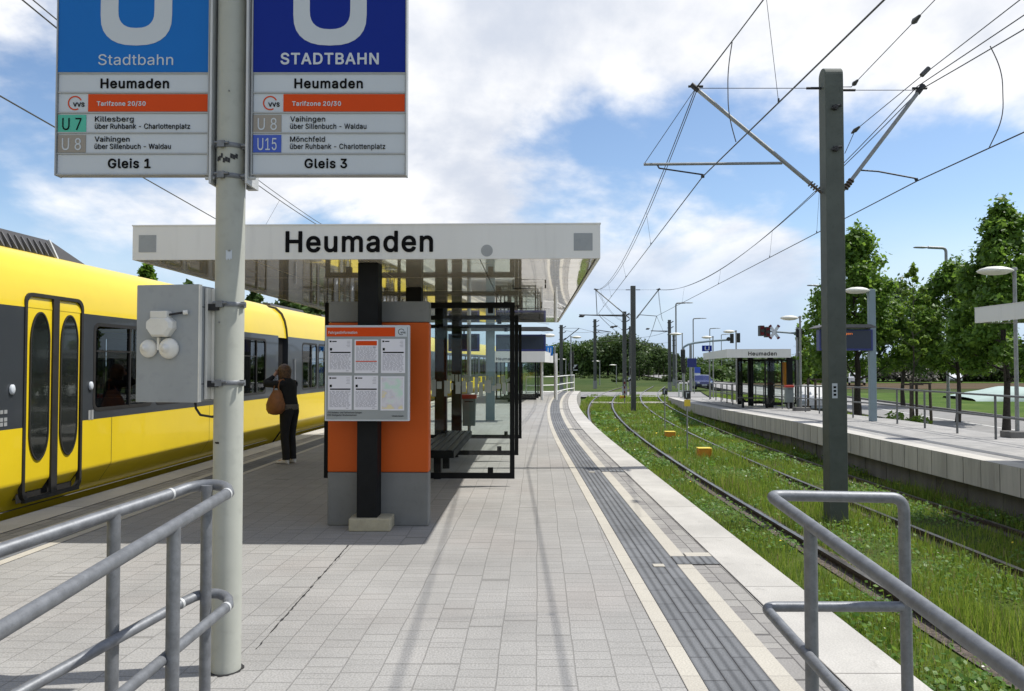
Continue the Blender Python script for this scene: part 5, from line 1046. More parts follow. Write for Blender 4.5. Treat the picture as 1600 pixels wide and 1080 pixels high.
# jacket, waistband, trousers follow the body
def ell(x, hx, y, hy, z, n=20): return [Vector((x + hx * math.cos(2 * math.pi * q / n), y + hy * math.sin(2 * math.pi * q / n), z)) for q in range(n)]
m = MB(); m.loft([ell(*r) for r in ((0, .135, 0, .17, .93), (0, .125, 0, .158, 1.0), (.015, .118, 0, .155, 1.09), (.035, .128, 0, .182, 1.20), (.045, .118, 0, .205, 1.28), (.05, .098, 0, .185, 1.33), (.06, .075, 0, .11, 1.375), (.075, .062, 0, .07, 1.41))])
for sy in (1, -1):
    sh_, el_, wr_ = Vector((.04, .165 * sy, 1.29)), Vector((.29, .23 * sy, 1.30)), Vector((.25, .085 * sy, 1.41))
    pts = [sh_ + Vector((-.03, -.05 * sy, 0)), sh_, sh_.lerp(el_, .5), el_ - Vector((.03, 0, 0)), el_ + Vector((.012, -.03 * sy, .02)), el_.lerp(wr_, .55), wr_]
    m.tube(pts, [.066, .070, .060, .054, .052, .047, .040], 14)
m.build('jacket', M['jacket'], pe, True)
m = MB(); m.loft([ell(*r) for r in ((0, .128, 0, .165, .875), (0, .140, 0, .178, .89), (0, .141, 0, .178, .935), (0, .136, 0, .172, .965), (0, .12, 0, .15, .97))]); m.build('waistband', M['grey'], pe, True)
m = MB()
for sy in (1, -1):
    m.loft([ell(*r) for r in ((-.015, .062, .082 * sy, .055, .07), (-.012, .060, .083 * sy, .054, .14), (.0, .066, .084 * sy, .058, .28), (.018, .068, .085 * sy, .062, .44), (.012, .083, .085 * sy, .074, .60), (.002, .102, .080 * sy, .085, .74), (-.008, .122, .070 * sy, .092, .84), (-.002, .125, .062 * sy, .098, .90), (0, .118, .055 * sy, .095, .94))])
m.build('trousers', M['denim'], pe, True)
for sy in (1, -1):
    m = MB(); rings = []
    for x, w, h in ((-.065, .022, .035), (-.05, .036, .085), (.0, .038, .085), (.06, .042, .062), (.12, .043, .045), (.165, .034, .035), (.185, .012, .022)):
        rings.append([Vector((x - .005, .088 * sy + w * math.cos(a), max(.002, h * .5 + h * .5 * math.sin(a)))) for a in [2 * math.pi * i / 12 for i in range(12)]])
    m.loft(rings); m.build('shoe', M['shoe'], pe, True)
# hair: chin-length bob falling over the neck
V_ = []; rings = []
for i in range(15):
    t = i / 14; a = math.pi * t
    z = 1.50 + .125 * math.cos(a) if t < .5 else 1.50 - .15 * (t - .5) * 2
    r = math.sin(a) * .108 if t < .5 else .108 - .022 * ((t - .5) * 2) ** 2
    ring = []
    for j in range(28):
        q = 2 * math.pi * j / 28; k_ = 1 + .05 * math.sin(q * 9 + i) * (t > .2)
        x, y = r * math.cos(q) * 1.08 * k_, r * math.sin(q) * .95 * k_
        if math.cos(q) > .45 and t > .45: x *= .72          # open towards the face
        ring.append(Vector((.10 + x, y, z)))
    rings.append(ring)
rings[0] = [Vector((.10 + .012 * math.cos(2 * math.pi * j / 28), .012 * math.sin(2 * math.pi * j / 28), 1.626)) for j in range(28)]
m = MB(); m.loft(rings); m.build('hair', M['hair'], pe, True)
m = MB(); m.box(.225, .25, -.04, .04, 1.44, 1.53); cmr = m.build('camera_held', M['dark'], None); cmr.name = 'handheld_camera'; cmr.location = pf; cmr.rotation_euler = (0, 0, R(158)); tag(cmr, 'small dark camera held up to the face of the person in black', 'camera')
m = MB()                                                                     # printed cuff on the near sleeve
for i in range(7): a = i * .8; m.lathe([(.047, -.004), (.049, .012)], (.2515, .135 - .010 * i, 1.31 + .012 * i), 10) if i % 2 == 0 else None
m.build('white_cuff_print', M['signw'], pe, True)
bg = thing('shoulder_bag', 'slouchy tan leather bag hanging from the shoulder of the person in black', 'bag', pf, R(158))
rings = []
for z, rx, ry, ox in ((.80, .04, .03, .10), (.82, .12, .075, .10), (.88, .165, .10, .10), (.97, .168, .105, .095), (1.06, .14, .085, .09), (1.14, .105, .055, .08), (1.2, .07, .03, .07)):
    rings.append([Vector((ox + rx * math.cos(q) * (1 + .06 * math.sin(5 * q + z * 30)), .215 + ry * math.sin(q) * (1 + .05 * math.sin(3 * q + z * 20)), z)) for q in [2 * math.pi * j / 26 for j in range(26)]])
m = MB(); m.loft(rings); m.build('bag_body', M['bag'], bg, True)
for dx in (-.03, .05): m = MB(); m.tube([(.07 + dx * 1.5, .215, 1.17), (.055 + dx, .235, 1.26), (.03 + dx * .3, .20, 1.35), (.02, .13, 1.375), (.0, .10, 1.33)], .011, 8); m.build('strap', M['bag'], bg, True)
# ------------------------------------------------------------------ yellow tram at the left platform edge
TW = 2.62
def tx(d): return xl(d) - .06
tr = thing('tram', 'long yellow articulated tram with a dark window band standing at the left platform edge', 'tram', Vector((tx(8) - 1.3, 8, -.9)))
def tnorm(d):
    e = .05; t = Vector((tx(d + e) - tx(d - e), 2 * e, 0)).normalized(); return Vector((t.y, -t.x, 0))      # points to the platform
def tp(d, off, z):                        # off: metres inward from the platform-side face
    n = tnorm(d); return Vector((tx(d), d, 0)) - n * off + Vector((0, 0, z))
ZL, ZU = .925, 2.235                       # window band
LOW = [(.46, -.45), (.29, -.08), (.16, .10), (.07, .23), (.012, .315), (.002, .335), (0, .36), (0, .6), (0, ZL)]
UP = [(0, ZU), (.02, 2.42), (.06, 2.6), (.13, 2.76), (.27, 2.89), (.55, 2.96), (1.31, 2.99)]
def face(m, d0, d1, prof, mi=0, step=.5, both=True, sh=0.):
    n = max(1, int(math.ceil((d1 - d0) / step))); ds = [d0 + (d1 - d0) * i / n for i in range(n + 1)]
    for mir in ((False, True) if both else (False,)):
        k = len(prof); vs = [tp(d, (TW - o - sh) if mir else o + sh, z) for d in ds for o, z in prof]
        fs = [(i * k + j, (i + 1) * k + j, (i + 1) * k + j + 1, i * k + j + 1) for i in range(n) for j in range(k - 1)]
        m.add(vs, fs, mi, True)
CARS = [(-6.0, 15.75), (16.35, 34.6), (35.4, 52.)]
DOORS = [(8.0, 8.95, True), (2.6, 3.64, True), (20.2, 21.3, True), (25.5, 26.6, True), (31., 32.1, True), (38, 39.1, True)]
WINS = [(9.22, 10.62), (10.72, 11.5), (11.6, 12.4), (12.55, 13.75), (13.85, 15.05), (5.9, 7.35), (4.2, 5.75), (17.3, 18.4), (18.5, 19.8), (21.7, 23.3), (23.4, 25.1), (27., 28.6), (28.7, 30.5), (36, 37.6), (39.5, 41.5), (42, 44), (44.5, 46.5)]
WINS.sort()
SIDES = (False, True)
def fside(m, d0, d1, prof, mir, step=.5):
    n = max(1, int(math.ceil((d1 - d0) / step - 1e-6))); ds = [d0 + (d1 - d0) * i / n for i in range(n + 1)]; k = len(prof)
    m.add([tp(d, (TW - o) if mir else o, z) for d in ds for o, z in prof], [(i * k + j, (i + 1) * k + j, (i + 1) * k + j + 1, i * k + j + 1) for i in range(n) for j in range(k - 1)], 0, True)
for a, b_ in CARS:
    upm = MB(); face(upm, a, b_, UP); upm.build('roof_shell', M['yellow'], tr, merge=True)
    dd_ = sorted([q[:2] for q in DOORS if a < q[0] < b_])
    for mir in SIDES:
        low = MB(); x = a
        for q0, q1 in dd_ + [(b_, b_)]:
            fside(low, x, q0, LOW, mir)
            if q0 != b_: fside(low, q0, q1, LOW[:3] + [(.137, .135)], mir)
            x = q1
        low.build('lower_body', M['yellow'], tr, merge=True)
        x = a
        for q0, q1 in dd_ + [(b_, b_)]:
            band = MB(); y = x
            for w0, w1 in [w for w in WINS if x < w[0] < q0] + [(q0, q0)]:
                if w0 > y:
                    for za, zb_ in ((ZL, 1.06), (1.06, 2.10), (2.10, ZU)): fside(band, y, w0, [(0, za), (0, zb_)], mir)
                if w0 != w1:
                    fside(band, w0, w1, [(0, ZL), (0, 1.06)], mir); fside(band, w0, w1, [(0, 2.10), (0, ZU)], mir)
                y = w1
            band.build('window_band', M['anth'], tr, merge=True); x = q1
def rrect(a0, a1, z0, z1, r, n=5):
    pts = []
    for cx, cz, q in ((a1 - r, z1 - r, 0), (a0 + r, z1 - r, 90), (a0 + r, z0 + r, 180), (a1 - r, z0 + r, 270)):
        for i in range(n + 1): t = R(q + 90 * i / n); pts.append((cx + r * math.cos(t), cz + r * math.sin(t)))
    return pts
def ring_on(m, outer, inner, off, depth=.012, mi=0):
    k = len(outer); A = [tp(d, off, z) for d, z in outer]; B = [tp(d, off, z) for d, z in inner]; C = [tp(d, off + depth, z) for d, z in inner]; D = [tp(d, off + depth, z) for d, z in outer]
    for i in range(k):
        j = (i + 1) % k; m.add([A[i], A[j], B[j], B[i]], [(0, 1, 2, 3)], mi); m.add([B[i], B[j], C[j], C[i]], [(0, 1, 2, 3)], mi); m.add([A[i], A[j], D[j], D[i]], [(3, 2, 1, 0)], mi)
for (a, b_) in WINS:
    if b_ < 1: continue
    fr = MB(); ring_on(fr, rrect(a - .01, b_ + .01, 1.02, 2.14, .10), rrect(a + .035, b_ - .035, 1.065, 2.095, .08), -.004, .03)
    w = fr.build('window', M['rubber'], tr, fix=False)
    for off in (.012, TW - .012):
        g_ = MB(); n = 4; ds = [a + (b_ - a) * i / n for i in range(n + 1)]
        g_.add([tp(d, off, z) for d in ds for z in (1.05, 2.11)], [(2 * i, 2 * i + 2, 2 * i + 3, 2 * i + 1) for i in range(n)], 0, False)
        g_.build('pane', M['tglass'], w)
    if b_ - a > 1.0:
        mu = MB(); md = a + (b_ - a) * .58; mu.bar(tp(md, .0, 1.06), tp(md, .0, 2.10), .02, .03, (0, 1, 0)); mu.bar(tp(a + .04, 0, 1.78), tp(md, 0, 1.78), .02, .018); mu.build('glazing_bar', M['rubber'], w)
def doorleaf(a, b_, parent, nm):
    m = MB(); n = 3; ds = [a + (b_ - a) * i / n for i in range(n + 1)]; zs = [.15, .23, .315, .335, .37, ZL, ZU, 2.34]
    offs = [.127, .074, .016, .007, .005, .004, .004, .022]
    vs = [tp(d, o, z) for d in ds for z, o in zip(zs, offs)]; k = 8
    m.add(vs, [(i * k + j, (i + 1) * k + j, (i + 1) * k + j + 1, i * k + j + 1) for i in range(n) for j in range(k - 1)], 0, True)
    o = m.build(nm, M['yellow'], parent)
    mid = (a + b_) / 2; hw = (b_ - a) * .36; g = MB(); pts = []
    for i in range(40):
        t = 2 * math.pi * i / 40; cz = 1.84 if math.sin(t) > 0 else .90; pts.append((mid + hw * math.cos(t), cz + .34 * math.sin(t)))
    g.add([tp(d, -.006, z) for d, z in pts], [tuple(range(40))]); g.build('oval_window', M['oval'], o)
    inn = [(mid + (d - mid) * 1.12, 1.37 + (z - 1.37) * 1.022) for d, z in pts]; f = MB(); ring_on(f, inn, pts, -.012, .014); f.build('window_seal', M['rubber'], o, fix=False)
    return o
M['oval'] = mat('dark_door_glass', (.012, .014, .013), .04, var=.05, coat=.6)
for (a, b_, _) in DOORS:
    dr = MB(); out = rrect(a - .04, b_ + .04, .11, 2.40, .12); inn = rrect(a, b_, .15, 2.36, .09); ring_on(dr, out, inn, -.012, .05)
    mid = (a + b_) / 2; dr.bar(tp(mid, .0, .15), tp(mid, .0, 2.36), .03, .11, (0, 1, 0)); dr.bar(tp(a, .01, .13), tp(b_, .01, .13), .04, .05)
    ds = [a, mid, b_]; dr.add([tp(d, .09, z) for d in ds for z in (.1, 2.36)], [(0, 2, 3, 1), (2, 4, 5, 3)])
    f = dr.build('door_frame', M['rubber'], tr, fix=False)
    doorleaf(a + .015, mid - .055, tr, 'door'); doorleaf(mid + .055, b_ - .015, tr, 'door')
    for q in (a - .22, b_ + .20):
        m = MB(); c = tp(q, -.004, 1.345); m.lathe([(.045, 0), (.045, .03), (.03, .045), (.0001, .05)], (0, 0, 0), 14, 'X')
        m.v = [(c.x + p[0] * .6, c.y + p[1] * .8, c.z + p[2] * 1.2) for p in m.v]; m.build('door_button', M['signw'], tr)
# pictogram sticker columns beside the doors
for q, zs in ((7.62, (1.12, 1.04, .99)), (9.12, (1.03, .99, .95))):
    m = MB()
    for z in zs:
        for dd in (0, .06): m.add([tp(q + dd, -.004, z - .025), tp(q + dd + .045, -.004, z - .025), tp(q + dd + .045, -.004, z + .015), tp(q + dd, -.004, z + .015)], [(0, 1, 2, 3)])
    m.build('pictogram', M['alu'], tr)
# inside: floor, ceiling, seats and grab poles
for a, b_ in CARS:
  for (z, o) in ((.02, .16), (2.62, .14)):
    m = MB(); n = int(b_ - a); ds = [a + .1 + (b_ - a - .2) * i / n for i in range(n + 1)]
    m.add([tp(d, oo, z) for d in ds for oo in (o, TW - o)], [(2 * i, 2 * i + 2, 2 * i + 3, 2 * i + 1) for i in range(n)]); m.build('interior_lining', M['roofg'], tr)
M['seatblue'] = mat('blue_seat', (.03, .05, .12), .8)
for d in [4.4 + .85 * i for i in range(13)]:
    if any(a - .3 < d < b_ + .3 for a, b_, _ in DOORS): continue
    for o in (.58, 2.0): m = MB(); c = tp(d, o, 0); m.box(c.x - .42, c.x + .42, d - .05, d + .05, .45, 1.15); m.box(c.x - .42, c.x + .42, d - .45, d - .051, .42, .5); m.build('double_seat', M['seatblue'], tr)
    if int(d * 10) % 2: p = tp(d, 1.0, 0); m2 = MB(); m2.cyl(p, p + Vector((0, 0, 2.6)), .02, None, 6); m2.build('grab_pole', M['yelp'], tr)
for a, b_ in CARS[:2]: pass
# bellows between the cars, end walls
for a, b_ in ((15.75, 16.35), (34.6, 35.4)):
    m = MB(); n = 14; ds = [a + (b_ - a) * i / n for i in range(n + 1)]; rings = []
    for i, d in enumerate(ds): o = .05 if i % 2 else .12; rings.append([tp(d, q, z) for q, z in ((.6, -.4), (.42, .0), (o + .06, .6), (o + .06, 2.3), (o + .3, 2.72), (1.31, 2.8), (TW - o - .3, 2.72), (TW - o - .06, 2.3), (TW - o - .06, .6), (TW - .6, -.4))])
    m.loft(rings, 0, False); m.build('bellows', M['dark'], tr)
    for mir in SIDES:
        m = MB(); fside(m, a + .04, b_ - .02, [(o_ + .035, z_) for o_, z_ in LOW], mir, .2); m.build('joint_fairing', M['yellow'], tr)
    m = MB(); face(m, a + .04, b_ - .02, [(o_ + .035 if o_ < 1.3 else o_, z_ - .035) for o_, z_ in UP], step=.2); m.build('joint_fairing', M['yellow'], tr, merge=True)
for d in [q for c in CARS for q in c]:
    m = MB(); vs = [tp(d, o, z) for o, z in LOW + UP] + [tp(d, TW - o, z) for o, z in (LOW + UP)[::-1]]; m.add(vs, [tuple(range(len(vs)))]); m.build('end_wall', M['anth'], tr, fix=False)
# louvred roof box, low roof kit, pantograph
zr = 2.9
x0 = [P(-60, 355, 8.0), P(66, 376, 10.6), P(115, 420, 11.7)]
m = MB(); o = .55
def rt_(d, o, z): return tp(d, o, z)
tpz = 3.19
m.add([rt_(4.5, o, zr), rt_(9.35, o, zr), rt_(9.35, o + .12, tpz), rt_(4.5, o + .12, tpz)], [(0, 1, 2, 3)])
m.add([rt_(4.5, o + .12, tpz), rt_(9.35, o + .12, tpz), rt_(9.35, TW - o - .12, tpz), rt_(4.5, TW - o - .12, tpz)], [(0, 1, 2, 3)])
m.add([rt_(9.35, o, zr), rt_(10.1, o, zr), rt_(9.35, o + .12, tpz)], [(0, 1, 2)]); m.add([rt_(10.1, o, zr), rt_(10.1, TW - o, zr), rt_(9.35, TW - o - .12, tpz), rt_(9.35, o + .12, tpz)], [(0, 1, 2, 3)])
m.add([rt_(4.5, TW - o, zr), rt_(9.35, TW - o, zr), rt_(9.35, TW - o - .12, tpz), rt_(4.5, TW - o - .12, tpz)], [(0, 1, 2, 3)])
rb = m.build('roof_box', M['louvre'], tr, fix=False)
m = MB(); d = 4.6
while d < 9.25: m.bar(rt_(d, o - .012, zr + .06), rt_(d, o + .10, tpz - .05), .035, .02, (0, 1, 0)); d += .11
m.build('louvres', M['roofg'], rb)
m = MB(); m.bar(rt_(9.3, o - .02, zr + .02), rt_(9.3, o + .11, tpz), .03, .03, (0, 1, 0)); m.build('corner_trim', M['alul'], rb)
for a, b_ in ((17.2, 19.5), (21, 33)):
    m = MB(); rings = []
    for d in [a + (b_ - a) * i / 8 for i in range(9)]: rings.append([rt_(d, .7, 2.93), rt_(d, .75, 3.06), rt_(d, 1.87, 3.06), rt_(d, 1.92, 2.93)])
    m.loft(rings, 0, False); m.build('roof_equipment', M['louvre'], tr)
m = MB(); b0_, b1_, b2_ = rt_(25.2, 1.3, 3.3), rt_(23.9, 1.3, 4.0), rt_(25.1, 1.3, 4.66)
for w in (-.35, .35): m.tube([b0_ + Vector((w, 0, 0)), b1_ + Vector((w * .7, 0, 0)), b2_ + Vector((w * .9, 0, 0))], .03, 6)
m.tube([b2_ + Vector((-.8, 0, 0)), b2_ + Vector((.8, 0, 0))], .03, 6); m.cbox(b0_, (1.2, .9, .12)); m.build('pantograph', M['black'], tr)
m = MB(); p = tp(13.4, -.0, 2.52); m.bar(tp(13.36, .035, 2.45), tp(13.36, .058, 2.57), .05, .03, (0, 1, 0)); m.build('side_marker_lamp', M['rubber'], tr)
m = MB(); m.bar(tp(16.75, -.006, 1.25), tp(16.75, -.006, 1.75), .06, .012, (0, 1, 0)); m.build('side_indicator', M['alul'], tr)
for q in (5.75, 9.62, 12.48, 13.8, 19.9, 23.3, 28.65):
    m = MB(); m.add([tp(q + s_, -.0015 + o, z) for o, z in LOW[2:] for s_ in (0, .009)], [(2 * i, 2 * i + 1, 2 * i + 3, 2 * i + 2) for i in range(len(LOW) - 3)]); m.build('panel_seam', M['rubber'], tr)
m = MB(); ds_ = [-5.9 + i * .6 for i in range(36)]; m.add([tp(d, o - .0015, z) for d in ds_ for o, z in ((.0035, .455), (.0035, .463))], [(2 * i, 2 * i + 2, 2 * i + 3, 2 * i + 1) for i in range(22, 35) if not any(a - .1 < ds_[i + 1] and ds_[i] < b_ + .1 for a, b_, _ in DOORS)]); 

# ------------------------------------------------------------------ masts and wires
def mast(name, label, base, top, w, dp, m_='mast', rounded=False, group='catenary masts'):
    t = thing(name, label, 'mast', base, 0, group); H = top - base.z
    m = MB()
    if rounded:
        h_ = dp / 2; pr = [(-h_, 0), (h_, 0), (h_, H - h_)] + [(h_ * math.cos(a), H - h_ + h_ * math.sin(a)) for a in [math.pi * i / 12 for i in range(1, 12)]] + [(-h_, H - h_)]
        m.prism([(-w / 2, y, z) for y, z in pr], (w, 0, 0))
    else: m.box(-w / 2, w / 2, -dp / 2, dp / 2, 0, H)
    m.build('shaft', M[m_], t, True, bevel=.012 if rounded else 0); return t
MB_ = Vector((5.25, 12.0, -1.0)); ZM = P(1300, 108, 12.).z
ma = mast('catenary_mast', 'tall grey green mast with a rounded top standing in the grass between the tracks', MB_, ZM, .30, .26, rounded=True)
m = MB(); m.box(-.17, .17, -.15, .15, .0, .12); m.build('foot', M['mast'], ma, True)
m = MB(); a = P(1307, 611, 11.8); m.box(a.x - .04 - MB_.x, a.x + .045 - MB_.x, -.136, -.13, a.z + .88, a.z + 1.12); m.build('mast_plate', M['signw'], ma, True)
m = MB()
for i in range(3): m.box(a.x - .02 - MB_.x, a.x + .025 - MB_.x, -.1385, -.1365, a.z + .92 + i * .06, a.z + .955 + i * .06)
m.build('plate_digits', M['ink'], ma, True)
for py in (166, 231):
    z = P(1303, py, 11.8).z + 1.0; m = MB(); m.cyl((-.0, -.13, z), (-.0, -.185, z), .05, .04, 10); m.cyl((.03, -.16, z + .02), (.09, -.18, z + .02), .02, None, 8); m.cyl((-.06, -.15, z - .02), (-.0, -.18, z), .02, None, 8); m.build('clamp', M['dark'], ma, True)
def cantilever(m_root, base, side, tip, foot_z, arm_z=None, arm_len=0., contact=None, y=0.):
    b = base
    m = MB(); f = Vector((b.x + side * .17, b.y, foot_z)); tp_ = Vector(tip); u_ = (tp_ - f).normalized()
    m.tube([f + u_ * .25, tp_], .032, 10); m.build('cantilever_tube', M['galvp'], m_root)
    m = MB(); m.tube([f, f + u_ * .25], .022, 8)
    for q in (.08, .13, .18, .23): m.cyl(f + u_ * q, f + u_ * (q + .02), .055, .05, 10)
    m.build('insulator', M['insul'], m_root)
    m = MB(); m.tube([Vector((b.x + side * .16, b.y, tp_.z)), Vector((b.x + side * .4, b.y, tp_.z))], .022, 8); m.tube([Vector((b.x + side * .4, b.y, tp_.z)), tp_], .006, 6); m.tube([tp_ - u_ * .06, tp_ + u_ * .1], .045, 8); m.tube([tp_ + Vector((-.12, 0, .03)), tp_ + Vector((.12, 0, .03))], .02, 6); m.build('top_stay', M['dark'], m_root)
    return f, tp_, u_
tipL = P(1087, 138, 12.); f, tl, u_ = cantilever(ma, MB_, -1, tipL, P(1280, 302, 12.).z)
# registration bar with steady arm on the left
m = MB(); a, b_ = P(1006, 257, 12.), P(1222, 255, 12.); m.tube([a, b_], .024, 8); m.build('registration_bar', M['galvp'], ma)
m = MB(); a2, b2_ = P(1030, 263, 12.), P(1098, 273, 12.); m.tube([P(1027, 258, 12.), a2, b2_], .013, 6); m.tube([b2_, b2_ + Vector((0, 0, -.05))], .03, 6); m.build('steady_arm', M['dark'], ma)
m = MB(); m.tube([tl, a], .006, 6); m.build('hanging_wire', M['wire'], ma)
tipR = P(1437, 141, 12.); f, tr2, u_ = cantilever(ma, MB_, 1, tipR, P(1324, 300, 12.).z)
m = MB(); m.tube([P(1343, 266, 12.), P(1372, 268, 12.), P(1431, 279, 12.)], .013, 6); m.tube([P(1431, 279, 12.), P(1433, 283, 12.)], .03, 6); m.build('steady_arm', M['dark'], ma)
# mast two, same make, farther on
B2 = Vector((P(987, 0, 40.7).x, 40.7, -1.0))
m2 = mast('catenary_mast', 'slender grey mast farther down the tracks carrying two angled brackets', B2, P(987, 447, 40.7).z, .25, .26, 'mastf')
t2L = P(931, 453, 40.7); cantilever(m2, B2, -1, t2L, P(987, 498, 40.7).z)
m = MB(); m.tube([P(931, 493, 40.7), P(985, 492, 40.7)], .025, 6); m.tube([t2L, P(933, 493, 40.7)], .02, 6); m.build('registration_bar', M['dark'], m2)
t2R = P(1029, 453, 40.7); cantilever(m2, B2, 1, t2R, P(987, 498, 40.7).z)
m = MB(); m.tube([P(1000, 492, 40.7), P(1026, 494, 40.7)], .02, 6); m.build('steady_arm', M['dark'], m2)
far = [(973.5, 487, 62, .30, 'grey mast close to the left of the slender bracket mast'), (928, 499, 84, .32, 'dark mast with a pale foot standing left on the grass before the wood'), (876, 508, 78, .34, 'far grey mast just right of the white railing'), (1043, 500, 76, .28, 'far grey mast left of the tall street lamps with a bracket to the left'), (1049.5, 522, 96, .26, 'farthest grey mast, tucked behind another right of the tracks'), (983, 510, 90, .36, 'grey mast half hidden between two nearer masts')]
fm = {}
for px, py, d, w, lb in far:
    b_ = Vector((P(px, 0, d).x, d, -1.05)); fm[px] = mast('catenary_mast', lb, b_, P(px, py, d).z, w, w, 'mastf')
for px, py, d, w, lb in far:
    t = fm[px]; H = P(px, py, d).z - t.location.z
    for q in (.25, .8, 1.5): m = MB(); m.box(-w * .8, w * .8, -w * .3, w * .3, H - q - .06, H - q); m.tube([(w * .8, 0, H - q), (w * 1.5, 0, H - q + .12)], .05, 6); m.build('clamp', M['dark'], t, True)
    m = MB(); m.box(-w * .62, w * .62, -w * .62, w * .62, 0, .9); m.build('foot', M['galvp'], t, True)
def bracket(px, tx_, ty, fy, d):
    a, b_ = P(px, fy, d), P(tx_, ty, d); m = MB(); m.tube([a, b_], .05, 6); m.tube([P(px, ty, d), b_], .02, 6); m.build('cantilever_tube', M['dark'], fm[px])
bracket(876, 905, 513, 536, 78); bracket(1043, 1017, 517, 518, 76); bracket(928, 955, 519, 515, 84); bracket(973.5, 905, 492, 494, 62)
def wire(name, label, pts, r=.009, sag=0., cat='wire', group=None, n=24):
    m = MB(); out = []
    for i in range(len(pts) - 1):
        a, b_ = Vector(pts[i]), Vector(pts[i + 1])
        s_ = sag if isinstance(sag, (int, float)) else sag[i]
        for k in range(n + (i == len(pts) - 2)): t = k / n; p = a.lerp(b_, t); p.z -= s_ * 4 * t * (1 - t); out.append(p)
    m.tube(out, r, 6); o = m.build(name, M['wire']); tag(o, label, cat, group or 'overhead wires'); return o, out
def droppers(parent, up, lo, ks):
    def at(L, y):
        for a, b_ in zip(L, L[1:]):
            if (a.y - y) * (b_.y - y) <= 0 and abs(a.y - b_.y) > 1e-6: return a.lerp(b_, (y - a.y) / (b_.y - a.y))
    for y in ks:
        a, b_ = at(up, y), at(lo, y)
        if a and b_: m = MB(); m.tube([a, b_], .0035, 5); m.tube([b_, b_ + Vector((0, 0, .05))], .012, 5); m.build('dropper', M['wire'], parent)
zc = P(1098, 276, 12.).z
k3 = [Vector((3.25, -16, zc)), P(1098, 276, 12.), P(935, 490, 40.7), Vector((10.2, 66, zc - .1))]
o3, L3 = wire('contact_wire', 'contact wire over the near grass track, passing the steady arm left of the big mast', k3, .0095)
h3 = [Vector((2.9, -16, tl.z)), tl, t2L, Vector((10.2, 66, tl.z - .6))]
p3, U3 = wire('catenary_wire', 'carrying wire over the near grass track on the left bracket tip', h3, .0085, [.45, .85, .5])
wire('feeder_wire', 'second carrying wire running close beside the one on the left bracket tip', [h + Vector((.05, 0, .05)) for h in h3], .008, [.40, .95, .5])
droppers(p3, U3, L3, [5.2, 8.6, 18.5, 25, 31.5, 36.5])
k4 = [Vector((6.75, -16, zc)), P(1433, 283, 12.), P(1026, 494, 40.7), Vector((13.6, 66, zc - .1))]
o4, L4 = wire('contact_wire', 'contact wire over the far grass track, passing the steady arm right of the big mast', k4, .0095)
h4 = [Vector((6.5, -16, tr2.z + .1)), tr2, t2R, Vector((13.6, 66, tl.z - .6))]
p4, U4 = wire('catenary_wire', 'carrying wire over the far grass track on the right bracket tip', h4, .0085, [.45, .95, .5])
wire('feeder_wire', 'second carrying wire running close beside the one on the right bracket tip', [h + Vector((-.04, 0, .06)) for h in h4], .008, [.15, 1.05, .5])
droppers(p4, U4, L4, [16.5, 20, 26, 33])
# pull-off line from the mast head with insulators
a, b_ = P(1330, 136, 12.), P(1480, -20, 8.3)
m = MB(); m.tube([Vector((MB_.x + .15, 12, a.z)), a, b_], .006, 6)
for t in (.03, .72): p = a.lerp(b_, t); q = a.lerp(b_, t + .06); m.tube([p, p.lerp(q, .3), p.lerp(q, .6), q], [.02, .04, .03, .02], 8)
tag(m.build('anchor_wire', M['wire']), 'thin anchor wire with small insulators rising right from the head of the big mast', 'wire', 'overhead wires')
a, b_ = P(1436, 122, 12.), P(1320, 240, 13.5)
m = MB(); m.tube([P(1600, -5, 8.6), a, P(1336, 204, 13.2), b_], .007, 6); p = P(1336, 204, 13.2); m.tube([p + (a - p) * -.06, p, p + (a - p) * .08], [.015, .04, .02], 8); p = P(1440, 118, 12.); m.tube([p, p + Vector((.12, 0, .12))], .04, 8)
tag(m.build('anchor_wire', M['wire']), 'anchor wire passing the right bracket tip towards the back of the big mast', 'wire', 'overhead wires')
def jumper(lb, pts): m = MB(); q = []; pts = [Vector(p) for p in pts]; q = fillet(pts, .25, 6); m.tube(q, .0075, 6); tag(m.build('jumper_cable', M['wire']), lb, 'cable')
jumper('dark jumper cable looping down from the left carrying wire beside the big mast', [P(1144, 66, 10.2), P(1137, 110, 10.2), P(1138, 180, 10.0), P(1150, 222, 10.)])
jumper('dark jumper cable looping down from the right carrying wire near the picture edge', [P(1547, 72, 10.4), P(1566, 110, 10.4), P(1568, 185, 10.2), P(1545, 232, 10.2)])
# wires over the tram
wz = zc
k1 = [Vector((-5.6, -12, wz)), P(0, 150, 8.44), P(335, 341, 15.4), Vector((-4.2, 40, wz)), Vector((3.5, 70, wz))]
o1, L1 = wire('contact_wire', 'contact wire over the yellow tram on the left', k1, .0095)
h1 = [Vector((-5.5, -12, 6.0)), P(35, 0, 8.46), P(490, 348, 20.5), Vector((-4.2, 40, 5.9)), Vector((3.5, 70, 5.5))]
p1, U1 = wire('catenary_wire', 'carrying wire over the yellow tram, passing behind both blue signs', h1, .0095, [.1, .12, .1, .3])
wire('feeder_wire', 'second wire beside the carrying wire over the yellow tram', [h + Vector((.05, 0, .06)) for h in h1], .008, [.1, .1, .1, .3])
droppers(p1, U1, L1, [7, 12, 17.6, 24])
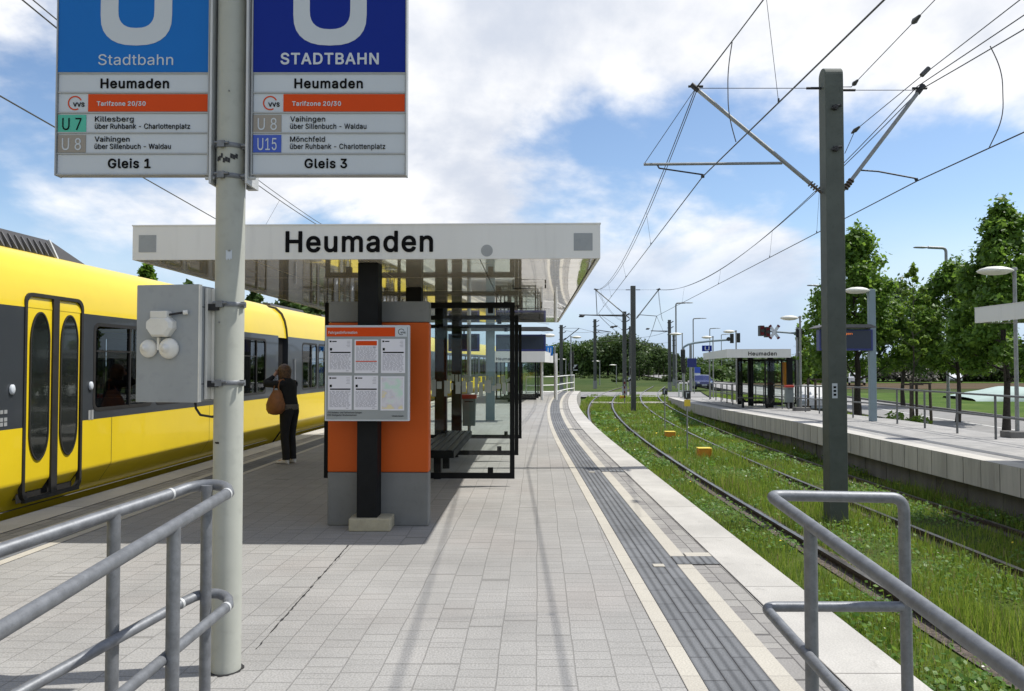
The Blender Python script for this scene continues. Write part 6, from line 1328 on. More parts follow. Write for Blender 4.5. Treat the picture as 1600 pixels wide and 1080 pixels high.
# cross spans between the far masts
def pw(px, py, d): return P(px, py, d)
for i, (pts, lb) in enumerate((([(876, 514, 78), (928, 518, 82), (973, 530, 62)], 'cross wire sagging from the far left mast to the middle masts'), ([(928, 517, 84), (985, 527, 84), (1043, 518, 76)], 'cross wire from the dark left mast to the right far mast'),
        ([(935, 492, 41), (985, 530, 80), (1043, 545, 95)], 'wire running from the bracket of the slender mast into the distance'), ([(1026, 494, 41), (1010, 535, 80), (985, 553, 120)], 'right wire from the slender mast bending away towards the wood'), ([(905, 513, 78), (975, 520, 80), (1040, 541, 96)], 'low cross wire beyond the slender mast'), ([(876, 530, 78), (960, 532, 85), (1048, 535, 96)], 'lowest level cross wire between the far masts'))):
    wire('span_wire', lb, [pw(*q) for q in pts], .016, .25, n=10)
for px, py, d, lb in ((957, 511, 60, 'dark wire insulator far left of the slender mast'), (962, 510, 70, 'dark wire insulator just left of the slender mast'), (1012, 514, 75, 'dark wire insulator right of the slender mast'), (909, 494, 50, 'dark wire insulator at the left end of the long bracket')):
    p = P(px, py, d); m = MB(); m.tube([p - Vector((.2, 0, .05)), p - Vector((.08, 0, 0)), p + Vector((.08, 0, 0)), p + Vector((.2, 0, .05))], [.03, .09, .09, .03], 8); tag(m.build('wire_insulator', M['dark']), lb, 'insulator', 'small wire insulators')
# ------------------------------------------------------------------ far platform: fence, displays, shelters
fp = [Vector((xp(d) + 2.62, d, zp(d))) for d in [9.2 + 1.45 * i for i in range(25)]]
fence('platform_fence', 'long grey tube fence along the back of the far platform before the road', fp, .98, .026, (1., .52), M['fenceg'])
b_ = Vector((G(1362, 658, zp(21.8)).x, 21.8, zp(21.8))); d = 21.8
display('platform_display', 'blue grey column with a blue framed departure display reaching left on the far platform', b_, P(1362, 452, d).z - b_.z, .20,
        [(P(1272, 0, d).x, P(1354, 0, d).x, P(0, 548, d).z, P(0, 515, d).z)], (P(1264, 0, d).x, P(1352, 0, d).x, P(0, 513, d).z), rows=1)
t = P(1361, 452, 21.8); lm = thing('platform_lamp', 'white bowl lamp fixed on top of the blue grey display column', 'lamp', t, 0, 'white bowl lamps on the platforms')
m = MB(); m.tube([(0, 0, -.04), (-.2, 0, -.06)], .03, 8); m.build('arm', M['dark'], lm, True)
m = MB(); m.lathe([(.01, .085), (.17, .07), (.3, .03), (.37, -.02), (.345, -.05), (.22, -.1), (.02, -.12)], (-.42, 0, -.02), 20, 'Z', 0, True, (1, .75)); m.build('lamp_head', M['lampw'], lm, True)
# shelter on the far platform, a smaller make
d = 31.; z0 = P(0, 559, d).z; z1 = P(0, 546, d).z; xa, xb = P(1133, 0, d).x, P(1228, 0, d).x
rz = -.165; o_ = Vector(((xa + xb) / 2, d, zp(d))); W3 = xb - xa
pst = [(P(px, 0, 31.6).x - o_.x, y) for px, y in ((1221, .5), (1196, 1.0), (1174, 2.4), (1163, 3.6))]
g0, g1 = -.02, P(0, 561, 31).z - zp(d)
sc3 = [(P(1192, 0, 31).x - o_.x, P(1219, 0, 31).x - o_.x, .55, .12, g1), (P(1143, 0, 33).x - o_.x, P(1200, 0, 33).x - o_.x, 3.4, .10, g1), (P(1157, 0, 33).x - o_.x, P(1222, 0, 33).x - o_.x, 1.9, .12, g1)]
s3 = shelter('tram_shelter', 'white roofed glass shelter on the far platform carrying the station name on its front', o_, rz, W3, 11., z0 - zp(d), z1 - zp(d), pst, sc3, .22)
w = P(1207, 0, d).x - P(1165, 0, d).x; text('station_name', 'Heumaden', P(1165, 0, d).x - o_.x, -.006, P(0, 555.5, d).z - zp(d), w, M['ink'], s3, bold=.03, local=True)
m = MB(); m.box(P(1224, 0, 31).x - o_.x, P(1233, 0, 31).x - o_.x, .9, 1.3, .9, P(0, 566, 31).z - zp(d)); m.build('orange_panel', M['ybox'], s3, True)
be2 = thing('bench', 'dark bench inside the glass shelter on the far platform', 'bench', Vector((P(1176, 0, 32).x, 32.2, zp(32))), -.165)
m = MB(); m.box(-.7, .7, -.2, .2, .40, .45); m.build('seat', M['wood'], be2, True)
for x in (-.5, .5): m = MB(); m.box(x - .04, x + .04, -.12, .12, 0, .4); m.build('leg', M['black'], be2, True)
litter_bin(Vector((P(1226.5, 0, 29.3).x, 29.3, zp(29.3) + .05)), 'grey litter bin with a reddish rim beside the far shelter post', sc=1.0)
# near end of the next shelter, only its roof edge reaches the picture
X4 = P(1523, 490, 13.).x; s4 = shelter('tram_shelter', 'white shelter roof edge entering the picture from the right', Vector((X4 + 1.4, 3.0, zp(8))), 0., 2.8, 10., P(1523, 505, 13.).z - zp(8), P(1523, 482, 13.).z - zp(8), [(1.0, 1.), (1.0, 5.), (1.0, 9.)], [(-.1, 1.6, 3.0, .1, 2.2), (-.1, 1.6, 7.0, .1, 2.2)], .16)
# markers, boxes and signals along the tracks
def marker(px, ybot, ytop, lab, plate=None, z=-1.0):
    p = G(px, ybot, z + .03); d = p.y; t = thing('track_marker', lab, 'track marker', p, 0, 'track markers in the grass'); H = P(px, ytop, d).z - p.z
    m = MB(); m.cyl((0, 0, -.05), (0, 0, H + .12), .022, None, 8); m.build('post', M['galvp'], t, True)
    m = MB(); m.box(-.10, .10, -.06, -.025, H - .14, H + .1); m.build('signal_plate', M['signal'], t, True, bevel=.01)
    m = MB(); m.box(-.045, -.02, -.064, -.0605, H - .10, H + .03); m.box(-.05, .05, -.064, -.0605, H + .031, H + .055); m.build('marker_sign', M['signw'], t, True)
    if plate: m = MB(); m.box(-.09, .09, -.05, -.024, H - .36, H - .16); m.build('yellow_plate', M['yelp'], t, True)
    return t
marker(1039, 677, 611, 'slim track marker post standing left in the grass with a small black plate')
marker(1074, 706, 616, 'slim track marker post standing right in the grass with a black and a yellow plate', True)
def tbox(px0, py0, px1, py1, lab):
    p = G((px0 + px1) / 2, py1, -.97); k = p.y / F; w, h = (px1 - px0) * k, (py1 - py0) * k; t = thing('track_box', lab, 'track box', p, 0, 'amber boxes in the grass')
    m = MB(); m.box(-w / 2, w / 2, 0, .25, .0, h - .02); m.build('case', M['ybox'], t, True, bevel=.02)
    m = MB(); m.box(-w / 2 - .012, w / 2 + .012, -.015, .27, h - .02, h + .01); m.box(w / 2 - .01, w / 2 + .015, -.02, .26, .02, h - .021); m.build('lid', M['yelp'], t, True, bevel=.006)
tbox(1040.5, 675, 1055.5, 687.5, 'amber box in the grass at the foot of the left track marker'); tbox(1092, 701, 1112, 718, 'amber box in the grass nearest to the camera, right of the right track marker')
tbox(969, 619, 975, 624, 'tiny amber box far off beside the tracks before the level crossing')
m = MB(); p = G(976, 634, -1.0); m.cyl(p, p + Vector((0, 0, 1.7)), .035, None, 8)
for i in range(4): m.cyl(p + Vector((0, 0, .5 + i * .3)), p + Vector((0, 0, .65 + i * .3)), .05, None, 8, 1)
tag(m.build('striped_post', [M['galvp'], M['redd']]), 'thin striped post between the two middle masts at the level crossing', 'post')
def tsignal(name, label, px, ytop, ybot, d, base_z, heads, white=None, crossbar=None):
    p = P(px, 0, d); t = thing(name, label, 'signal', Vector((p.x, d, base_z))); k = d / F
    top = P(0, ytop, d).z - base_z
    m = MB(); m.cyl((0, 0, 0), (0, 0, top), .07, None, 10); m.build('post', M['galvp'], t, True)
    for (hy, off) in heads:
        z = P(0, hy, d).z - base_z; m = MB(); m.box(off - .16, off + .16, -.22, -.07, z - .3, z + .3); m.build('signal_head', M['signal'], t, True, bevel=.03)
        m = MB(); m.lathe([(.10, 0), (.12, -.1)], (off, -.22, z), 12, 'Y'); m.build('hood', M['signal'], t, True)
    if white: x0, y0, x1, y1 = white; m = MB(); m.box((x0 - px) * k, (x1 - px) * k, -.12, -.08, P(0, y1, d).z - base_z, P(0, y0, d).z - base_z); wp = m.build('white_board', M['signw'], t, True); m = MB(); zc_ = P(0, (y0 + y1) / 2, d).z - base_z; xc_ = ((x0 + x1) / 2 - px) * k; m.add([(xc_ - .2, -.124, zc_ - .15), (xc_ + .2, -.124, zc_ - .15), (xc_ + .2, -.124, zc_ + .25)], [(0, 1, 2)]); m.build('board_symbol', M['ink'], wp, True)
    return t
tsignal('track_signal', 'dark tram signal with a white board at the end of the near platform', 892, 550, 608, 55, -.95, [(556, 0), (567, 0), (574, -.1)], (894, 570, 901, 579))
tsignal('track_signal', 'dark tram signal standing at the head of the far platform', 1065, 545, 612, 54, -1.0, [(553, -.1), (566, -.1), (577, -.05)])
tsignal('track_signal', 'small pale tram signal between the two middle masts by the crossing', 982, 573, 612, 62, -1.0, [(580, .1)], (979, 590, 985, 595))
fence('barrier_railing', 'short white railing around the signal at the head of the far platform', [Vector((P(px, 0, 55.5).x, 55.5, -.95)) for px in (1057, 1063, 1070)], 1.2, .05, (1., .5), M['white'], 'railing')
fence('platform_end_fence', 'low tube fence running before the far shelter towards the crossing', [Vector((P(px, 0, d_).x, d_, zp(d_))) for px, d_ in ((1140, 36), (1131, 38.5), (1122, 41), (1114, 44), (1106, 47))], 1.0, .03, (1., .5), M['fenceg'])
# level crossing signal on an arm with crossed boards
d = 35.; p = P(1247, 521, d); t = thing('crossing_signal', 'level crossing signal with red lamps and white crossed boards on a long arm', 'signal', Vector((p.x, d, -.9)))
H = p.z + .9; k = d / F
m = MB(); m.cyl((0, .1, 0), (0, .1, H + .3), .07, None, 10); m.build('post', M['galvp'], t, True)
m = MB(); m.tube([(0, .1, H), ((1205 - 1247) * k, .1, H + .1)], .045, 8); m.build('arm', M['teal'], t, True)
for px in (1190, 1199): x = (px - 1247) * k; z = P(0, 517 if px < 1195 else 519, d).z + .9; m = MB(); m.box(x - .115, x + .115, -.1, .2, z - .25, z + .25); h_ = m.build('lamp_box', M['signal'], t, True, bevel=.02); m = MB(); m.box(x - .08, x + .08, -.104, -.0995, z - .2, z + .2); m.build('red_lens_plate', M['redd'], h_, True); m = MB(); m.lathe([(.07, -.105), (.085, -.16)], (x, 0, z), 12, 'Y'); m.build('lamp_hood', M['signal'], h_, True)
for px in (1246, 1251): x = (px - 1247) * k; m = MB(); m.box(x - .07, x + .07, -.05, .04, H - .18, H + .2); m.build('back_light', M['signal'], t, True)
x = (1209 - 1247) * k; z = P(0, 519, d).z + .9
for sx in (1, -1):
    a = Vector((x - .22 * sx, -.08 - .012 * sx, z - .32)); b2 = Vector((x + .22 * sx, -.08 - .012 * sx, z + .32)); m = MB(); m.bar(a, b2, .14, .02, (0, 1, 0)); c = m.build('cross_board', M['signw'], t, True); e = MB(); u_ = (b2 - a)
    for q0, q1 in ((0, .12), (.88, 1)): e.bar(a + u_ * q0 + Vector((0, -.003, 0)), a + u_ * q1 + Vector((0, -.003, 0)), .142, .022, (0, 1, 0))
    e.build('red_tip', M['redd'], c, True)
# traffic signal gantry over the road
d = 70.; p = P(1079, 538, d); t = thing('signal_gantry', 'curved grey gantry arm with traffic lights reaching over the road beyond the far shelter', 'traffic light', Vector((p.x, d, -.9))); k = d / F
H = p.z + .9; q = lambda px, py: ((px - 1079) * k, 0, P(0, py, d).z + .9)
m = MB(); m.cyl((0, 0, 0), (0, 0, H), .16, .12, 12); m.build('post', M['galvp'], t, True)
m = MB(); m.tube([q(1065, 548), q(1069, 542), q(1075, 538.5), q(1085, 536), q(1110, 533), q(1139, 531)], .10, 8); m.build('arm', M['teal'], t, True)
for px, py in ((1143.5, 529), (1153.5, 528)):
    x, _, z = q(px, py); m = MB(); m.box(x - .15, x + .15, -.15, .1, z - .45, z + .45); h_ = m.build('light_head', M['signal'], t, True)
    for i in range(3): m = MB(); m.lathe([(.09, -.155), (.1, -.25)], (x, 0, z + .28 - i * .28), 10, 'Y'); m.build('hood', M['signal'], h_, True)
x, _, z = q(1138, 530); m = MB(); m.lathe([(.2, -.03), (.2, .03)], (x, -.1, z), 14, 'Y'); m.build('round_sign', M['signal'], t, True)
box_sign('station_board', 'square blue board with a white U above the far shelter roof', 1097, 540, 1112, 549, 46, M['blued'], 1105, 'U', None, zp(46))
box_sign('information_board', 'dark rectangular board seen left of the far shelter roof above the car', 1074, 560, 1088, 574, 66, M['dblue'], 1081, None, None, -1.)
box_sign('advertising_pillar', 'pale upright panel with a blue top standing behind the blue car', 1085, 583, 1094, 604, 90, M['signw'], None, None, None, -1.)
box_sign('blue_sign', 'small blue sign on top of the pale panel behind the blue car', 1085, 574, 1094, 583, 90, M['bluem'], 1090, None, None, -1.)
d = 33.; p = P(1232, 562, d); t = thing('road_sign', 'round traffic sign on a thin post just right of the far shelter', 'road sign', Vector((p.x, d, RZ)))
m = MB(); m.cyl((0, 0, 0), (0, 0, p.z - RZ + .3), .03, None, 8); m.build('post', M['galvp'], t, True); m = MB(); m.lathe([(.13, -.04), (.13, -.03)], (0, 0, p.z - RZ), 20, 'Y'); m.build('sign_disc', M['inkg'], t, True); m = MB(); m.lathe([(.095, -.043), (.095, -.0405)], (0, 0, p.z - RZ), 20, 'Y'); m.build('sign_face', M['signw'], t, True)
# street lamps along the road
def street_lamp(px, ytop, ax, d, lab):
    p = P(px, ytop, d); k = d / F; t = thing('street_lamp', lab, 'street lamp', Vector((p.x, d, -1.)), 0, 'tall street lamps along the road'); H = p.z + 1.; L = (ax - px) * k; sg = 1 if L > 0 else -1
    m = MB(); m.tube(fillet([(0, 0, 0), (0, 0, H), (L * .55, 0, H + .05)], .25, 5), .085, 10); m.build('pole', M['galvp'], t, True)
    m = MB(); m.loft([[Vector((x, w * math.cos(a), H + .05 + h * math.sin(a))) for a in [2 * math.pi * i / 10 for i in range(10)]] for x, w, h in ((L * .55, .06, .05), (L * .7, .16, .07), (L * .95, .14, .05), (L, .05, .02))]); m.build('lamp_head', M['galvp'], t, True)
    m = MB(); m.cyl((0, 0, 0), (0, 0, 1.2), .11, None, 10); m.build('pole_base', M['galvp'], t, True); return t
street_lamp(1478, 388, 1427, 45, 'tall street lamp arching left behind the trees at right')
street_lamp(1284, 447, 1261, 62, 'tall street lamp hidden behind the big mast, only its arm sticking out left')
for px, y, ax, d, lb in ((1056, 474, 1083, 84, 'tallest looking street lamp left of the far shelter, nearest of the row'), (1083, 498, 1104, 112, 'second street lamp in the row left of the far shelter'), (1109, 513.5, 1126, 145, 'third street lamp in the row, above the blue U board'), (1127, 523, 1140, 175, 'farthest and smallest street lamp of the row behind the gantry')): street_lamp(px, y, ax, d, lb)
# vehicles
def car(name, label, cat, loc, rz, paint, L=4.2, Wd=1.78, H=1.46, van=False):
    t = thing(name, label, cat, loc, rz)
    h = L / 2
    if van: prof = [(-h, .35), (-h, 1.0), (-h + .15, 1.15), (-h + .85, H - .1), (-h + 1.1, H), (h - .05, H), (h, H - .15), (h, .35)]; gl = [(-h + .2, 1.15), (-h + .88, H - .14), (-h + 1.9, H - .14), (-h + 1.9, 1.15)]
    else: prof = [(-h, .32), (-h - .02, .55), (-h + .06, .78), (-h + 1.05, .93), (-h + 1.75, H - .04), (-h + 2.2, H), (h - 1.1, H - .03), (h - .45, .98), (h - .03, .93), (h, .6), (h - .04, .32)]; gl = [(-h + 1.15, .95), (-h + 1.78, H - .10), (h - 1.12, H - .09), (h - .56, .97)]
    m = MB(); rings = []
    for y, ins, dz in ((-Wd / 2, .0, .0), (-Wd / 2 + .03, 0, 0), (0, 0, .03), (Wd / 2 - .03, 0, 0), (Wd / 2, 0, 0)):
        rings.append([Vector((x, y * (1 - (.17 if not van else .07) * max(0, z - .9) / .55), z + (dz if z > .6 else 0))) for x, z in prof])
    m.loft(rings, 0, False); m.build('body', paint, t, True, bevel=.05)
    for s_ in (1, -1):
        m = MB(); pts = [Vector((x, s_ * (Wd / 2 * (1 - (.17 if not van else .07) * max(0, z - .9) / .55) + .004), z)) for x, z in gl]; m.prism(pts, (0, -s_ * .01, 0)); m.build('side_window', M['cglass'], t, True)
    wz0, wz1 = (gl[0], gl[1]); m = MB()
    y0 = Wd * .43; y1 = Wd * .36; off = .02
    m.add([(wz0[0] - off - .06, -y0, wz0[1] + .0), (wz0[0] - off - .06, y0, wz0[1]), (wz1[0] - off - .03, y1, wz1[1] + .02), (wz1[0] - off - .03, -y1, wz1[1] + .02)], [(0, 1, 2, 3)]); m.build('windscreen', M['cglass'], t, True)
    for x in (-h + .8, h - .75):
        for s_ in (1, -1):
            m = MB(); m.cyl((x, s_ * (Wd / 2 - .2), .32), (x, s_ * (Wd / 2 + .005), .32), .32, None, 20); w = m.build('wheel', M['tyre'], t, True); m = MB(); m.cyl((x, s_ * (Wd / 2), .32), (x, s_ * (Wd / 2 + .012), .32), .19, None, 14); m.build('rim', M['alu'], w, True)
    for s_ in (1, -1):
        m = MB(); m.lathe([(.13, -.035), (.09, -.05), (.0001, -.055)], (-h + .04, s_ * Wd * .34, .70), 12, 'X', 0, True, (1.2, .75)); m.build('headlight', M['signw'], t, True)
        m = MB(); m.box(-h + 1.3, -h + 1.45, s_ * (Wd / 2 + .08) - .08, s_ * (Wd / 2 + .08) + .08, .95, 1.08); m.build('wing_mirror', paint, t, True, bevel=.02)
    m = MB(); m.box(-h - .035, -h + .02, -Wd * .38, Wd * .38, .36, .55); m.build('grille', M['signal'], t, True); m = MB(); m.box(-h - .045, -h - .036, -.26, .26, .42, .53); m.build('number_plate', M['signw'], t, True)
    return t
p = G(1097, 608, RZ); car('car', 'small blue violet car driving towards the camera beyond the far platform', 'car', Vector((p.x, p.y, RZ)), R(82), M['carblue'])
car('van', 'white van partly hidden behind the tree trunk right of the big mast', 'van', Vector((P(1331, 0, 96).x, 96, RZ - .1)), R(66), M['carwhite'], 5.2, 1.95, 2.0, True)
car('car', 'white car half hidden behind the bin and shelter of the far platform', 'car', Vector((P(1229, 0, 37).x + .9, 37, RZ)), R(78), M['carwhite'])
car('car', 'white car far off at the field edge before the hedge on the right', 'car', Vector((P(1482, 0, 112).x, 112, -1.)), R(62), M['carwhite'])
# crop cover in the field
ring = []; a = [G(1478, 628, -1.0), G(1660, 640, -1.0), G(1660, 620, -1.), G(1478, 620, -1.)]
rings = []
for i in range(40):
    t_ = i / 39; x = 34.5 + t_ * 42; y = 57 - t_ * 7; hgt = (1.05 + .10 * math.sin(i * .9) + .06 * math.sin(i * 2.3)) * min(1, .25 + t_ * 9); w = 3.2
    rings.append([Vector((x + w * .2 * math.cos(q_), y + w * math.cos(q_), -1.05 + hgt * math.sin(q_) ** .6)) for q_ in [math.pi * j / 10 for j in range(11)]])
m = MB(); m.loft(rings, 0, True, False); tag(m.build('crop_cover', M['fleece']), 'long mint white sheet covering a crop row in the field at right', 'crop cover')

# ------------------------------------------------------------------ plants
rng = np.random.default_rng(11)
def leaves(cent, rad, n, size, rg, flat=.5, shell=.55):
    """n leaf quads scattered through ellipsoid clumps (cent Kx3, rad Kx3)"""
    K = len(cent); w = np.prod(rad, 1) ** (2 / 3.); idx = rg.choice(K, n, p=w / w.sum())
    v = rg.normal(size=(n, 3)); v /= np.linalg.norm(v, axis=1)[:, None]; r = (shell + (1 - shell) * rg.random(n)) * (1 + .22 * rg.normal(size=n)); pos = cent[idx] + v * r[:, None] * rad[idx]
    nr = v * .6 + rg.normal(size=(n, 3)) * .6 + np.array([0, 0, flat]); nr /= np.linalg.norm(nr, axis=1)[:, None]
    a = np.cross(nr, rg.normal(size=(n, 3))); a /= np.linalg.norm(a, axis=1)[:, None]; b = np.cross(nr, a)
    s = size * (.55 + .9 * rg.random(n))[:, None]
    V = np.stack([pos - a * s * .55, pos + b * s * .36 - nr * s * .08, pos + a * s * .62, pos - b * s * .36 - nr * s * .08], 1).reshape(-1, 3)
    return V, np.arange(4 * n).reshape(-1, 4)
def crown_clumps(h0, h1, rmax, n, rg, shape='oval', cr=(.24, .42)):
    C, Rr = [], []
    for i in range(n):
        t = (i + rg.random()) / n; z = h0 + (h1 - h0) * t
        prof = {'oval': math.sin(math.pi * (t * .86 + .12)) ** .7, 'cone': (1 - t) ** .75 * (.55 + .45 * min(1, t * 5)) + .06, 'round': math.sin(math.pi * (t * .92 + .06)) ** .5}[shape]
        q = i * 2.4 + rg.random() * 1.2; rr_ = rmax * prof * (.25 + .6 * rg.random() ** .6); c = rmax * (cr[0] + (cr[1] - cr[0]) * rg.random()) * (.55 + .45 * prof)
        C.append((rr_ * math.cos(q), rr_ * math.sin(q), z)); Rr.append((c, c, c * .78))
    C.append((0, 0, h1 - .1 * rmax)); Rr.append((rmax * .16, rmax * .16, rmax * .3))
    return np.array(C), np.array(Rr)
def tree(name, label, base, H, h0, rmax, nl, size, lm_, seed, shape='oval', trunk=.12, ncl=26, group=None, cat='tree', cr=(.24, .42), branch=True):
    rg = np.random.default_rng(seed); t = thing(name, label, cat, base, 0, group)
    C, Rr = crown_clumps(h0, H, rmax, ncl, rg, shape, cr)
    m = MB(); pts = [(0, 0, -.05)]; rs = [trunk * 1.25]
    for i in range(1, 8): z = H * .92 * i / 7; pts.append((.04 * H / 8 * rg.normal(), .04 * H / 8 * rg.normal(), z)); rs.append(trunk * (1 - .88 * i / 7))
    m.tube(pts, rs, 9)
    if branch:
        for c in C[::2]:
            zb = max(h0 * .8, c[2] - .5 * math.hypot(c[0], c[1]) - .3); a = Vector((0, 0, zb)); b_ = Vector(c); mid = a.lerp(b_, .5) + Vector((0, 0, -.08 * (b_ - a).length)); m.tube([a, mid, b_], [trunk * .38, trunk * .24, trunk * .08], 5)
    m.build('trunk', M['bark'], t, True)
    V, Q = leaves(C, Rr, nl, size, rg); npmesh('crown', V, Q, M[lm_], t); return t
def gbase(px, py, z): p = G(px, py, z); return Vector((p.x, p.y, z))
ZV = RZ + .02
def toptree(px, d, ytop, yc, wpx, z, **k):
    b_ = Vector((P(px, 0, d).x, d, z)); return dict(base=b_, H=P(0, ytop, d).z - z, h0=P(0, yc, d).z - z, rmax=wpx / 2 * d / F, **k)
tree('linden_tree', 'tall leafy tree at the right edge behind the white shelter roof', nl=17000, size=.15, lm_='leafa', seed=3, trunk=.12, ncl=44, cr=(.18, .34), shape='cone', group='street trees beside the road', **toptree(1560, 24.6, 326, 578, 205, ZV))
tree('linden_tree', 'tall leafy tree rising directly behind the big grey mast', nl=15000, size=.18, lm_='leafa', seed=5, trunk=.16, ncl=40, cr=(.2, .36), shape='cone', group='street trees beside the road', **toptree(1332, 34., 366, 578, 195, ZV))
tree('linden_tree', 'very young slender tree with thin open twigs held by a wooden frame', nl=1500, size=.14, lm_='leafy', seed=9, trunk=.04, ncl=24, cr=(.10, .2), group='street trees beside the road', **toptree(1420, 28., 420, 560, 70, ZV))
tree('linden_tree', 'broad mid green tree between the young tree and the tall right tree', nl=15000, size=.165, lm_='leafa', seed=13, trunk=.10, ncl=44, cr=(.16, .30), group='street trees beside the road', **toptree(1486, 32., 416, 578, 190, ZV))
tree('linden_tree', 'bushy tree filling the space right of the big mast behind the display', nl=9500, size=.20, lm_='leafd', seed=17, trunk=.12, ncl=28, group='street trees beside the road', **toptree(1402, 44., 446, 578, 150, ZV))
tree('linden_tree', 'low tree with pale yellow green leaves beside the white bowl lamp', nl=2600, size=.24, lm_='leafy', seed=19, trunk=.09, ncl=22, group='street trees beside the road', **toptree(1257, 42., 510, 600, 60, ZV))
# wooden frame of stakes round the young tree
p = Vector((P(1424, 0, 28).x, 28, ZV)); t = thing('tree_stakes', 'wooden stake frame standing around the thin young tree', 'stake frame', p)
for x, y in ((-.42, -.3), (.36, -.3), (.14, .3), (-.1, .25)): m = MB(); m.cyl((x, y, 0), (x * .9, y * .9, P(0, 598, 28).z - ZV), .055, .05, 8); m.build('stake', M['stake'], t, True)
m = MB(); z = P(0, 599, 28).z - ZV; m.bar((-.44, -.28, z), (.38, -.28, z), .05, .06); m.bar((-.42, .26, z - .05), (.38, .26, z - .05), .05, .06); m.build('cross_rail', M['stake'], t, True)
p = Vector((P(1243, 0, 30.5).x + .9, 31, ZV)); t = thing('tree_stakes', 'wooden stake frame behind the fence beside the white bowl lamp', 'stake frame', p)
for x, y in ((-.35, 0), (.0, .1), (.35, 0)): m = MB(); m.cyl((x, y, 0), (x, y, P(0, 592, 31).z - ZV), .05, None, 8); m.build('stake', M['stake'], t, True)
m = MB(); m.bar((-.38, 0, P(0, 593, 31).z - ZV), (.38, 0, P(0, 593, 31).z - ZV), .05, .06); m.build('cross_rail', M['stake'], t, True)
def bush(name, label, base, w, h, n, size, lm_, seed, cat='bush', group=None, ncl=12, dz=1.):
    rg = np.random.default_rng(seed); C = np.stack([rg.uniform(-.5, .5, ncl) * w, rg.uniform(-.4, .4, ncl) * w * dz, rg.uniform(.15, .75, ncl) * h], 1); Rr = np.stack([rg.uniform(.15, .28, ncl) * min(w, 3 * h)] * 2 + [rg.uniform(.16, .3, ncl) * h], 1)
    V, Q = leaves(C, Rr, n, size, rg); V[:, 2] = np.maximum(V[:, 2], .0)
    o = npmesh(name, V, Q, M[lm_]); o.location = base; tag(o, label, cat, group); return o
bush('bush', 'small leafy bush behind the fence at the foot of the staked young tree', Vector((P(1407, 0, 24.5).x, 24.5, ZV)), 1.2, 1.0, 620, .13, 'leafy', 31)
for i, (px, w, lb) in enumerate(((1448, .7, 'low weed tuft behind the fence right of the stake frame'), (1493, .8, 'low weed tuft behind the fence near the right fence gap'), (1322, .7, 'low weed tuft behind the fence next to the big mast'))): bush('weed_tuft', lb, Vector((P(px, 0, 22.5).x, 22.5, ZV)), w, .3, 160, .09, 'grass', 40 + i, 'weed', 'weed tufts behind the fence')
# hedges and blossom scrub along the field
for i, (px, d, wpx, ytop, lm_, lb) in enumerate(((1270, 96, 80, 563, 'hedge', 'dark hedge section behind the white bowl lamp'), (1360, 100, 120, 556, 'hedge', 'dark hedge section behind the display column'), (1395, 98, 80, 562, 'bloss', 'greyish blossoming scrub right of the display column'), (1450, 101, 100, 558, 'hedge', 'dark hedge section behind the stake frame'), (1515, 100, 70, 564, 'bloss', 'greyish blossoming scrub left of the tall right tree'), (1565, 99, 110, 558, 'hedge', 'dark hedge section behind the tall right tree'), (1640, 100, 90, 556, 'hedge', 'dark hedge section cut off by the right picture edge'))):
    d += 20; w = wpx * d / F; h = P(0, ytop, d).z + 1.0; bush('field_hedge', lb, Vector((P(px, 0, d).x, d, -1.05)), w * 1.25, h * 1.05, 6500, .42, lm_, 60 + i, 'hedge', 'hedge along the field', 26, .3)
for i, (px, w, y0, lb, lm_) in enumerate(((1150, 150, 566, 'green hedge behind the far shelter along the road', 'leafd'), (1215, 70, 566, 'green scrub right of the far shelter roof', 'leafa'))):
    d = 110; bush('road_hedge', lb, Vector((P(px, 0, d).x, d, -1.05)), w * d / F, P(0, y0, d).z + 1., 2600, .5, lm_, 80 + i, 'hedge', None, 20, .3)
# the wood beyond the level crossing: separate trees from four models
wood_spots = [(850, 205, 548, 60, 0), (880, 196, 540, 62, 3), (908, 190, 541, 56, 0), (948, 188, 529, 64, 1), (980, 184, 527, 60, 2), (1006, 196, 537, 52, 1), (1028, 190, 546, 52, 2), (1048, 200, 557, 50, 1), (1068, 205, 562, 52, 2), (1092, 215, 562, 48, 0), (1120, 220, 563, 46, 2), (1150, 225, 562, 50, 1), (1185, 225, 560, 50, 2), (1215, 225, 558, 50, 0), (925, 215, 536, 64, 2), (960, 214, 526, 66, 1), (1000, 168, 553, 40, 2), (860, 230, 546, 64, 1)]
protos = {}
words = ['light green tree of the far wood behind the white railing', 'olive green tree of the far wood beside the far left mast', 'pale rounded tree of the far wood over the white signal board', 'dark high tree of the far wood behind the dark left mast', 'dark tree of the far wood just left of the slender mast', 'dark tree of the far wood just behind the slender mast', 'dark tree of the far wood right of the slender mast', 'lower dark tree of the far wood left of the far right masts', 'lower dark tree of the far wood behind the far right masts', 'small pale tree of the far wood behind the nearest street lamp', 'small dark tree of the far wood behind the U board', 'distant tree behind the left end of the far shelter roof', 'distant tree behind the right part of the far shelter roof', 'distant pale tree behind the level crossing signal', 'rear dark tree of the wood between the left masts', 'rear and highest tree of the wood near the slender mast', 'front bushy tree of the wood at the foot of the slender mast', 'rear dark tree of the wood at the very left']
for i, (px, d, yt, wpx, kind) in enumerate(wood_spots):
    H = P(0, yt, d).z + 1.05; rm = wpx / 2 * d / F; b_ = Vector((P(px, 0, d).x, d, -1.05))
    if kind not in protos:
        protos[kind] = (tree('broadleaf_tree', words[i], b_, H, H * .12, rm * 1.25, 4200, .62, ('leafd', 'leaff', 'leaff', 'leafd')[kind], 100 + kind, 'round', .3, 30, 'trees of the far wood', branch=False), H, rm)
    else:
        o, H0, r0 = protos[kind]; copy_tree(o, b_, rnd.uniform(0, 6), words[i], (rm / r0, rm / r0, H / H0))
